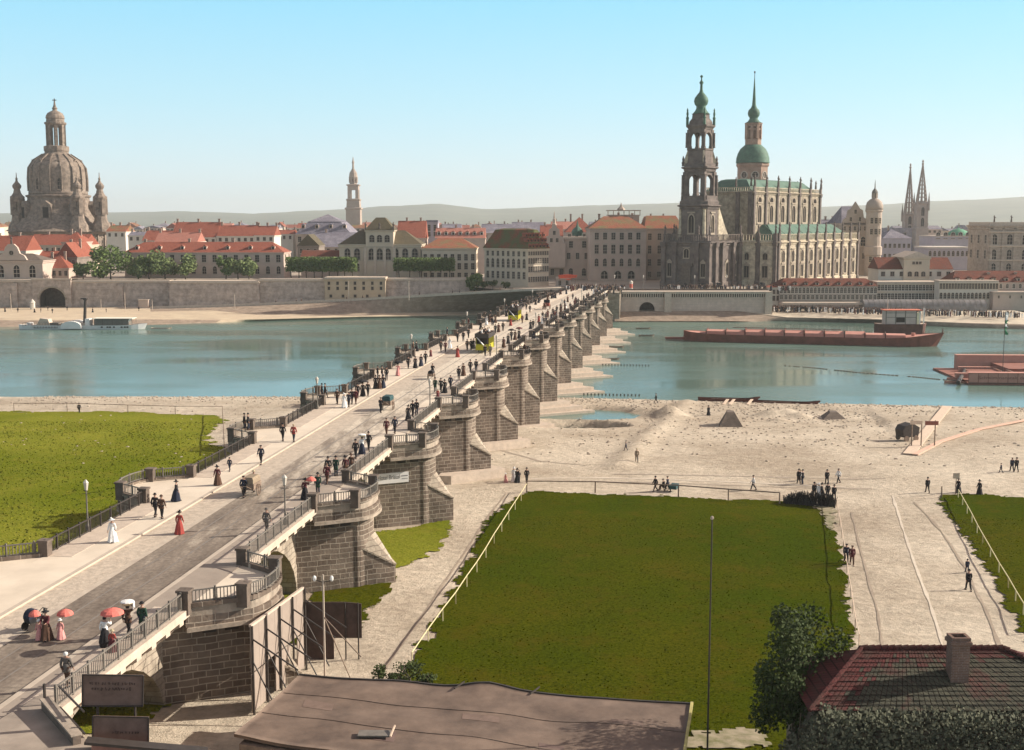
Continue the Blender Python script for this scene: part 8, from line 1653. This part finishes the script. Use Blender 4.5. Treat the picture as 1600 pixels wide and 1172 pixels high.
for px, py, lb in ((201, 994, 'white cloth covered basket balanced on the head of the man in brown coat'), (566, 709, 'flat white basket carried on the head of the aproned woman')):
    v, t, s, z = deck_hit(px, py); o = thing('basket', lb, 'basket', (v.x, v.y, z + 1.72 if px < 300 else z + 1.62)); b = MB(); b.lathe([(.22, 0), (.36, .12), (.38, .16), (.2, .22)], 12); b.build('basket', C['straw'], o); b = MB(); b.lathe([(.37, .16), (.33, .22), (.12, .27)], 12); b.box(.30, .36, -.12, .12, -.22, .17); b.build('cloth', C['white'], o)
# wheels and carts
def wheel(parent, x, y, r, m=None, rz=0):
    b = MB(); n = 14
    for i in range(n): a0, a1 = 2 * math.pi * i / n, 2 * math.pi * (i + 1) / n; b.bar((x, y + r * math.cos(a0), r + r * math.sin(a0)), (x, y + r * math.cos(a1), r + r * math.sin(a1)), .06, .05)
    for i in range(5): a0 = math.pi * i / 5; b.bar((x, y + r * math.cos(a0), r + r * math.sin(a0)), (x, y - r * math.cos(a0), r - r * math.sin(a0)), .03, .03)
    return b.build('wheel', m or M_WOOD, parent)
def cart(label, px, py, col, size=1.0, rz=AWAY, cover=None, name='handcart'):
    v, t, s, z = deck_hit(px, py); o = thing(name, label, 'cart', (v.x, v.y, z), rz); k = size; b = MB(); b.box(-.45 * k, .45 * k, -.8 * k, .8 * k, .5 * k, .58 * k)
    for sx in (-1, 1): b.box(sx * .45 * k - .03, sx * .45 * k + .03, -.8 * k, .8 * k, .58 * k, .95 * k)
    b.box(-.45 * k, .45 * k, .76 * k, .8 * k, .58 * k, .95 * k); b.box(-.45 * k, .45 * k, -.8 * k, -.76 * k, .58 * k, .95 * k); b.build('box', M_WOOD, o)
    for sx in (-1, 1): wheel(o, sx * .56 * k, 0, .42 * k)
    b = MB(); b.tube((-.3 * k, -.8 * k, .6 * k), (-.22 * k, -1.6 * k, .95 * k), .03); b.tube((.3 * k, -.8 * k, .6 * k), (.22 * k, -1.6 * k, .95 * k), .03); b.tube((-.22 * k, -1.6 * k, .95 * k), (.22 * k, -1.6 * k, .95 * k), .03); b.build('handle', M_WOOD, o)
    if cover: b = MB(); pstack(b, rect(-.42 * k, .42 * k, -.75 * k, .75 * k), [(0, .6 * k), (0, 1.25 * k), (-.1, 1.4 * k)]); b.build('load', C[cover], o)
cart('handcart piled with pale bundles on the roadway beside the second left balcony', 393, 773, 'x', 1.1, cover='tan'); cart('handcart with green white covered load in the middle of the road', 606, 640, 'x', 1.15, cover='teal'); cart('tiny handcart on the roadway near the fifth balcony', 674, 592, 'x', .8, cover='black')
v, t, s, z = deck_hit(52, 984); o = thing('pram', 'black baby carriage pushed by the woman with the striped skirt', 'pram', (v.x, v.y, z), 1.0); b = MB(); b.extr([(-.42, .75), (-.35, .45), (.35, .45), (.45, .78)], 'y', -.25, .25); b.build('basket', C['black'], o); b = MB(); b.extr([(.0 + .42 * math.cos(a), .75 + .42 * math.sin(a)) for a in [R(q) for q in range(70, 200, 20)]] + [(0, .75)], 'y', -.26, .26); b.build('hood', C['navy'], o)
for x, r in ((-.3, .24), (.3, .24)):
    for y in (-.28, .28): b = MB(); b.tube((x, y - .02, r), (x, y + .02, r), r, r, 12); b.build('wheel', M_IRON, o)
b = MB(); b.tube((.42, -.2, .75), (.8, -.2, 1.0), .02); b.tube((.42, .2, .75), (.8, .2, 1.0), .02); b.tube((.8, -.2, 1.0), (.8, .2, 1.0), .025); b.build('handle', M_IRON, o)
# horse trams
M_YEL = mat('tram_yellow', (.42, .38, .02), rough=.45, var=.12, scale=1); M_TRD = mat('tram_dark', (.05, .04, .035), rough=.5)
def tram(label, s, tcen):
    x, y = to_world(tcen, s); z = deck(s); o = thing('tram', label, 'tram', (x, y, z), AWAY, 'yellow double deck trams'); L, W_ = 6.2, 2.05
    b = MB(); pstack(b, rect(-W_ / 2, W_ / 2, -L / 2 + .9, L / 2 - .9), [(-.1, .45), (0, .6), (0, 1.35)]); b.build('lower_panel', M_YEL, o)
    b = MB(); pstack(b, rect(-W_ / 2 + .04, W_ / 2 - .04, -L / 2 + .9, L / 2 - .9), [(0, 1.36), (0, 2.35)]); b.build('window_band', M_GLASS, o)
    for i in range(7):
        yy = -L / 2 + .9 + (L - 1.8) * i / 6
        for sx in (-1, 1): b = MB(); b.box(sx * W_ / 2 - .04, sx * W_ / 2 + .04, yy - .05, yy + .05, 1.35, 2.36); b.build('window_post', M_YEL, o)
    b = MB(); b.box(-W_ / 2 - .12, W_ / 2 + .12, -L / 2, L / 2, 2.36, 2.5); b.build('upper_floor', M_TRD, o)
    for sy in (-1, 1):
        b = MB(); b.box(-W_ / 2, W_ / 2, sy * (L / 2 - .45) - .45, sy * (L / 2 - .45) + .45, .45, .55); pstack(b, rect(-W_ / 2 + .1, W_ / 2 - .1, sy * (L / 2) - .05, sy * (L / 2) + .05), [(0, .55), (0, 1.3)]); b.build('platform', M_YEL, o)
        b = MB(); b.bar((-.8 * sy, sy * (L / 2 - .1), .7), (.8 * sy, sy * (L / 2 - .15), 2.5), .4, .08); b.build('stair', C['white'], o)
        for sx in (-1, 1): b = MB(); b.tube((sx * .95, sy * (L / 2 - .05), .5), (sx * .95, sy * (L / 2 - .05), 2.36), .035); b.build('pole', M_TRD, o)
    b = MB()
    for sx in (-1, 1): b.box(sx * (W_ / 2 + .05) - .02, sx * (W_ / 2 + .05) + .02, -L / 2, L / 2, 2.5, 3.05)
    b.box(-W_ / 2, W_ / 2, -L / 2 - .02, -L / 2 + .02, 2.5, 3.05); b.box(-W_ / 2, W_ / 2, L / 2 - .02, L / 2 + .02, 2.5, 3.05); b.build('deck_panel', M_TRD, o)
    b = MB(); b.box(-.28, .28, -L / 2 + .5, L / 2 - .5, 2.5, 2.95); b.build('knifeboard_seat', M_WOOD, o)
    for y_ in (-1.2, 1.2):
        for sx in (-1, 1): b = MB(); b.tube((sx * .75, y_, .38), (sx * .85, y_, .38), .38, .38, 12); b.build('wheel', M_TRD, o)
    for i in range(7):
        yy = -L / 2 + .7 + i * .78; sx = 1 if i % 2 else -1; lx, ly = tcen + sx * .35, s + yy; wx, wy = to_world(lx, ly); key = ['sit', 'sit', 'sitw'][i % 3]
        PR[key].place(wx, wy, z + 2.02, AWAY - sx * 1.57, f'man sitting on the upper deck of the {"nearer" if s < 230 else "farther"} tram, {NTH[i + 1]} from its near end', 'tram passengers', far=True)
vt, tt, ts, tz_ = deck_hit(757, 552); tram('nearer yellow open topped double deck tram on the right track', ts + 3.0, -32.6)
vt, tt, ts2, tz_ = deck_hit(803, 503); tram('farther yellow open topped double deck tram near the bridge end', ts2 + 3.0, -36.9)
# carriages: body, wheels, and a horse
def horse_mesh():
    V = [(0, -.75, 1.28), (0, -.35, 1.22), (0, .2, 1.20), (0, .62, 1.30), (0, .95, 1.62), (0, 1.12, 1.82), (0, 1.38, 1.62), (0, -.98, 1.2), (0, -1.12, .8),
         (.16, .6, .95), (.16, .62, .55), (.16, .58, .06), (-.16, .6, .95), (-.16, .72, .55), (-.16, .62, .06), (.16, -.72, .98), (.16, -.86, .56), (.16, -.74, .06), (-.16, -.72, .98), (-.16, -.80, .56), (-.16, -.86, .06), (.05, 1.08, 1.98), (-.05, 1.08, 1.98)]
    E = [(0, 1), (1, 2), (2, 3), (3, 4), (4, 5), (5, 6), (0, 7), (7, 8), (3, 9), (9, 10), (10, 11), (3, 12), (12, 13), (13, 14), (0, 15), (15, 16), (16, 17), (0, 18), (18, 19), (19, 20), (5, 21), (5, 22)]
    Rr = [.27, .27, .28, .26, .16, .13, .075, .06, .04, .11, .065, .055, .11, .065, .055, .14, .07, .055, .14, .07, .055, .03, .03]
    return skin('horse', V, E, Rr, mat('horse_coat', (.09, .045, .03), rough=.6), 1)
HM = horse_mesh()
def carriage(label, x, y, z, rz, col, hl):
    o = thing('carriage', label, 'carriage', (x, y, z), rz, 'carriages'); b = MB(); pstack(b, rect(-.7, .7, -1.1, 1.0), [(-.1, .7), (0, .8), (0, 1.5)]); b.build('body', col, o); b = MB(); b.extr([(-1.1, 1.5), (-1.2, 2.1), (-.2, 2.3), (.1, 1.9), (-.3, 1.5)], 'x', -.68, .68); b.build('hood', C['black'], o)
    for sx in (-1, 1): wheel(o, sx * .82, -.7, .55); wheel(o, sx * .82, .95, .45)
    b = MB(); b.tube((0, 1.2, .8), (0, 3.2, .9), .04); b.build('shaft', M_WOOD, o); c_, s_ = math.cos(rz), math.sin(rz); h = link('horse', HM, None, (x - 2.9 * s_, y + 2.9 * c_, z), rz); tag(h, hl, 'horse', 'carriage horses')
v, t, s, z = deck_hit(854, 483); carriage('red brown open carriage in the middle of the road beyond the trams', v.x, v.y, z, TOW, mat('carriage_red', (.22, .06, .04)), 'brown horse drawing the red brown carriage on the bridge')
for i, (px, py, lb) in enumerate(((1058, 446, 'left'), (1085, 446, 'second'), (1112, 447, 'third'), (1180, 447, 'right'))):
    v = onz(px, py + 2, ZC); carriage(f'dark cab waiting before the great church, {lb} one of the rank' if i in (0, 3) else f'dark cab waiting before the great church, {lb} from left', v.x, 432 + i, ZC + .02, R(80 + 15 * i), C['black'], f'dark horse of the cab before the church, {NTH[i + 1]} from the left')
# people on the ground and along the shores
def on_ground(key, px, py, label, rz=None, z=None, dz=0, far=False, sc=None):
    v = ground_at(px, py) if z is None else onz(px, py, z); o = PR[key].place(v.x, v.y, v.z - .02 + dz, rz if rz is not None else random.uniform(0, 6.28), label, 'people on the river meadows', far)
    return o
random.seed(5)
for key, px, py, lb, rz in [('mb', 1025, 630, 'man in black walking at the waterline above the sand heaps', 1.5), ('wb', 1107, 649, 'dark figure standing between the sand heap and the gravel wedge', 0), ('mt', 995, 722, 'man in tan jacket crossing the gravel causeway', 0), ('cd', 978, 704, 'small dark figure behind the man on the gravel causeway', 1),
 ('cp', 790, 754, 'child in pink frock at the path corner near the fourth pier', 2), ('ww', 803, 752, 'woman in white in the group by the path corner', 0), ('wb', 808, 754, 'woman in black in the group by the path corner', 0), ('cd', 811, 751, 'boy behind the woman in black at the path corner', 0), ('mb', 823, 754, 'man in black alone at the corner post of the fenced field', 3),
 ('mb', 1024, 768, 'man in black behind the rail, left of the barrow group', 2), ('sit', 1037, 767, 'man bending down in the barrow group behind the rail', 1), ('mn', 1043, 768, 'man in navy beside the barrow behind the rail', 1), ('mw', 1177, 766, 'man in white shirt walking behind the far rail', 1.5),
 ('mb', 1248, 756, 'standing dark figure in the workers group on the gravel', 0), ('ms', 1254, 757, 'second standing man in the workers group on the gravel', 1), ('sitw', 1251, 752, 'man in white sitting with the workers group', 0), ('mb', 1292, 757, 'lone dark man right of the workers group', 0), ('mw', 1310, 755, 'man in white at the right of the workers group', 2),
 ('mb', 1272, 778, 'dark man behind the brushwood screen, left one', 0), ('ww', 1279, 778, 'woman in white behind the brushwood screen', 0), ('wb', 1284, 778, 'woman in black behind the brushwood screen', 1), ('ms', 1293, 779, 'tall dark man behind the brushwood screen', 0), ('mb', 1303, 782, 'man in black at the right end of the brushwood screen', 0),
 ('mn', 1322, 880, 'man in navy walking beside the pale rail of the sandy path', 3), ('mr', 1331, 883, 'man in maroon walking beside the pale rail of the sandy path', 3), ('mb', 1513, 923, 'man in black on the sandy path casting a long shadow', 0), ('cd', 1511, 895, 'small figure just behind the man in black on the sandy path', 0),
 ('mb', 1449, 770, 'man in black where the sandy path narrows', 0), ('wb', 1530, 773, 'woman in black beyond the right grass corner', 2), ('wb', 1497, 770, 'dark figure sitting by the square headed post', 2), ('cd', 1564, 739, 'boy standing on the gravel near the right edge', 1), ('mn', 1581, 737, 'left man of the pair near the right edge', 0), ('mb', 1588, 737, 'right man of the pair near the right edge', 0), ('mb', 124, 646, 'man sitting on the rail beyond the bright meadow', 0)]:
    on_ground(key, px, py, lb, rz, dz=-.35 if key.startswith('sit') else 0)
o = thing('wheelbarrow', 'dark barrow next to the men behind the rail', 'barrow', tuple(ground_at(1053, 768)), 1.2); b = MB(); b.extr([(-.6, .35), (.5, .35), (.75, .8), (-.7, .75)], 'y', -.4, .4); b.build('tray', C['teal'], o); wheel(o, 0, .9, .3)
for i, (px, py) in enumerate(((28, 488), (54, 488), (64, 488), (82, 489), (145, 488), (166, 488), (217, 486), (8, 487), (75, 485), (105, 485))): v = onz(px, py, 2.0); PR[['mb', 'wb', 'ms'][i % 3]].place(v.x, v.y, 1.9, i, f'tiny dark stroller on the left quay, {["third from left", "fourth", "fifth", "seventh", "ninth", "tenth", "last on the right", "leftmost", "sixth", "eighth"][i]} of ten', 'strollers on the left quay', True)
for i, (px, dz) in enumerate(((430, 0), (462, 0), (470, 0), (541, 0), (566, 0), (655, 0), (707, 0), (718, 0), (782, 0))):
    lx = [p[0] for p in ((400, 0), (560, 0), (700, 0), (815, 0))]; q = None
    f = (px - 400) / 160 if px < 560 else (px - 560) / 140 if px < 700 else (px - 700) / 115; a = q3[5] if px < 560 else q3[6] if px < 700 else q3[7]; c_ = q3[6] if px < 560 else q3[7] if px < 700 else q3[8]; v = Vector(a).lerp(Vector(c_), f)
    PR[['mb', 'wb', 'mbr'][i % 3]].place(v.x, v.y + 1.5, v.z + .02, 1.5, f'tiny walker on the ramp road, {NTH[i + 1]} from the left', 'walkers on the ramp road', True)
# dense crowds that read as one mass
def crowd(name, label, n, fn, seed):
    rnd = random.Random(seed); b = MB(); ms = [C[k] for k in ('black', 'brown', 'navy', 'tan', 'white', 'maroon')] + [SKINM]
    for i in range(n):
        x, y, z = fn(rnd); kc = rnd.choice([0, 0, 0, 1, 1, 2, 3, 4, 5]); f = rnd.random() < .45; h = rnd.uniform(.92, 1.05); s_ = rnd.uniform(.9, 1.1)
        b.lathe([(.30 if f else .13, z), (.22 if f else .15, z + .5 * h), (.14 if f else .17, z + .95 * h), (.23, z + 1.3 * h), (.20, z + 1.42 * h), (.07, z + 1.5 * h)], 6, x, y, rnd.random(), kc, sx=s_, sy=s_ * .7); b.lathe([(.05, z + 1.46 * h), (.10, z + 1.54 * h), (.09, z + 1.64 * h)], 6, x, y, 0, 6); b.lathe([(.17 if f else .12, z + 1.64 * h), (.10, z + 1.67 * h), (.07, z + 1.76 * h)], 6, x, y, 0, 0 if kc != 4 else 3)
    tag(b.build(name, ms), label, 'crowd', kind='stuff')
def fq(r):
    px = r.uniform(1205, 1600); k = (px - 1230) / 370; py = 485.5 + 10 * max(0, k) - 1.2 + r.uniform(0, 3.2); v = onz(px, py, 2.9); return v.x, v.y + r.uniform(0, 6), 2.72
crowd('crowd', 'dense crowd strolling in front of the cafes on the right quay', 460, fq, 3)
def fp(r): t = r.uniform(TL - 2, TR + 5); s = r.uniform(405, 440); x, y = to_world(t, s); return x, y, (deck(s) + .02 if s < 425 and TL < t < TR else ZC + .02)
crowd('crowd', 'crowd thronging the square where the bridge ends', 170, fp, 4)
def fc_(r): x = r.uniform(52, 96); return x, r.uniform(424, 437), ZC + .02
crowd('crowd', 'crowd on the square before the great church', 130, fc_, 5)
# kiosk, awning, advertising column at the far bridge head
v = onz(888, 452, ZC); t = thing('red_awning', 'bright red awning over a stall at the far end of the bridge', 'awning', (xat(887, 11, 436), 436, ZC)); b = MB(); b.extr([(-3.1, 3.6), (3.1, 3.9), (3.3, 4.9), (-3.3, 4.7)], 'y', 0, .25); b.extr([(-3.3, 4.75), (3.3, 4.75), (0, 5.1)], 'y', -.9, 1.6); b.extr([(-1.2, 3.5), (1.6, 3.6), (.3, 3.0)], 'y', 0, .2); b.build('canvas', mat('awning_red', (.62, .10, .05)), t)
for x in (-2.8, 2.8): b = MB(); b.tube((x, 0, 0), (x, 0, 4.6), .08); b.build('post', M_WOOD, t)
house('guard_house', 'small stone guard house beside the red awning at the far bridge end', 869, 892, 436, 433, 450, 441, 4, W_PINK, M_CAP, 'flat', rows=[(442, 2, .9, 1.6)], zb=ZC, cornice=.2)
t = thing('advertising_column', 'white advertising column with red poster right of the bridge end', 'column', (xat(986, 10, 425), 425, ZC)); b = MB(); b.lathe([(.65, 0), (.65, .3), (.55, .35), (.55, 2.7), (.7, 2.8), (.5, 3.1), (.1, 3.5)], 14); b.build('shaft', W_WHITE, t); b = MB(); b.lathe([(.57, .9), (.57, 2.3)], 14); b.build('poster', mat('poster_red', (.55, .14, .10)), t)
for i, px in enumerate((1085, 1005, 960, 1135)): lamp = lamp_post(f'street lamp on the square before the church, {["third from left", "second from left", "leftmost", "rightmost"][i]}', 0, 0, 10); lamp.location = (xat(px, 10, 421 + i), 421 + i, ZC); lamp.scale = (1.25, 1.25, 1.5)
for i, (px, pt, pb, Y) in enumerate(((18, 460, 492, 422), (196, 458, 491, 422), (367, 461, 486, 428), (158, 469, 482, 430), (238, 469, 483, 430), (545, 440, 470, 430), (639, 440, 467, 424))): 
    z = zat(pb, Y); t = thing('quay_mast', f'pale slender mast on the left quay, {["leftmost", "third from left", "fifth from left", "second from left", "fourth from left", "sixth from left", "rightmost"][i]}', 'mast', (xat(px, z, Y), Y, z - .5)); b = MB(); b.tube((0, 0, 0), (0, 0, zat(pt, Y) - z + .5), .12, .08); b.build('shaft', M_CAP, t); b = MB(); b.lathe([(.05, 0), (.16, .1), (.05, .25)], 6); b.build('cap', M_CAP, t, (0, 0, zat(pt, Y) - z + .45))
t = thing('quay_booth', 'pale booth with lettered board before the left terrace wall', 'booth', (xat(224, 3, 438), 438, 2.1)); b = MB(); b.box(-1.7, 1.7, 0, 1.5, 0, 3.0); b.build('walls', W_PINK, t); b = MB(); b.box(-1.9, 1.9, -.2, 1.7, 3.0, 3.2); b.build('roof', M_CAP, t)
t = thing('quay_kiosk', 'tiny pale kiosk in front of the dark arch', 'kiosk', (xat(51, 3, 436), 436, 2.0)); b = MB(); b.lathe([(.9, 0), (.9, 2.2), (1.1, 2.3), (.1, 3.6)], 8); b.build('body', W_WHITE, t)
# stone lions and haze
hz = MB(); hz.box(-9400, 9400, -150, 9300, -5.2, 175); ho = hz.build('haze', None if False else bpy.data.materials.new('haze')); m = ho.data.materials[0]; m.use_nodes = True; n = m.node_tree.nodes; n.clear()
out = n.new('ShaderNodeOutputMaterial'); pv = n.new('ShaderNodeVolumePrincipled'); pv.inputs['Color'].default_value = (.90, .93, .92, 1); pv.inputs['Density'].default_value = .00011; pv.inputs['Anisotropy'].default_value = .2
m.node_tree.links.new(pv.outputs[0], out.inputs['Volume']); tag(ho, None, None, kind='stuff'); ho['label'] = 'pale haze over the river and the city'; ho['category'] = 'haze'
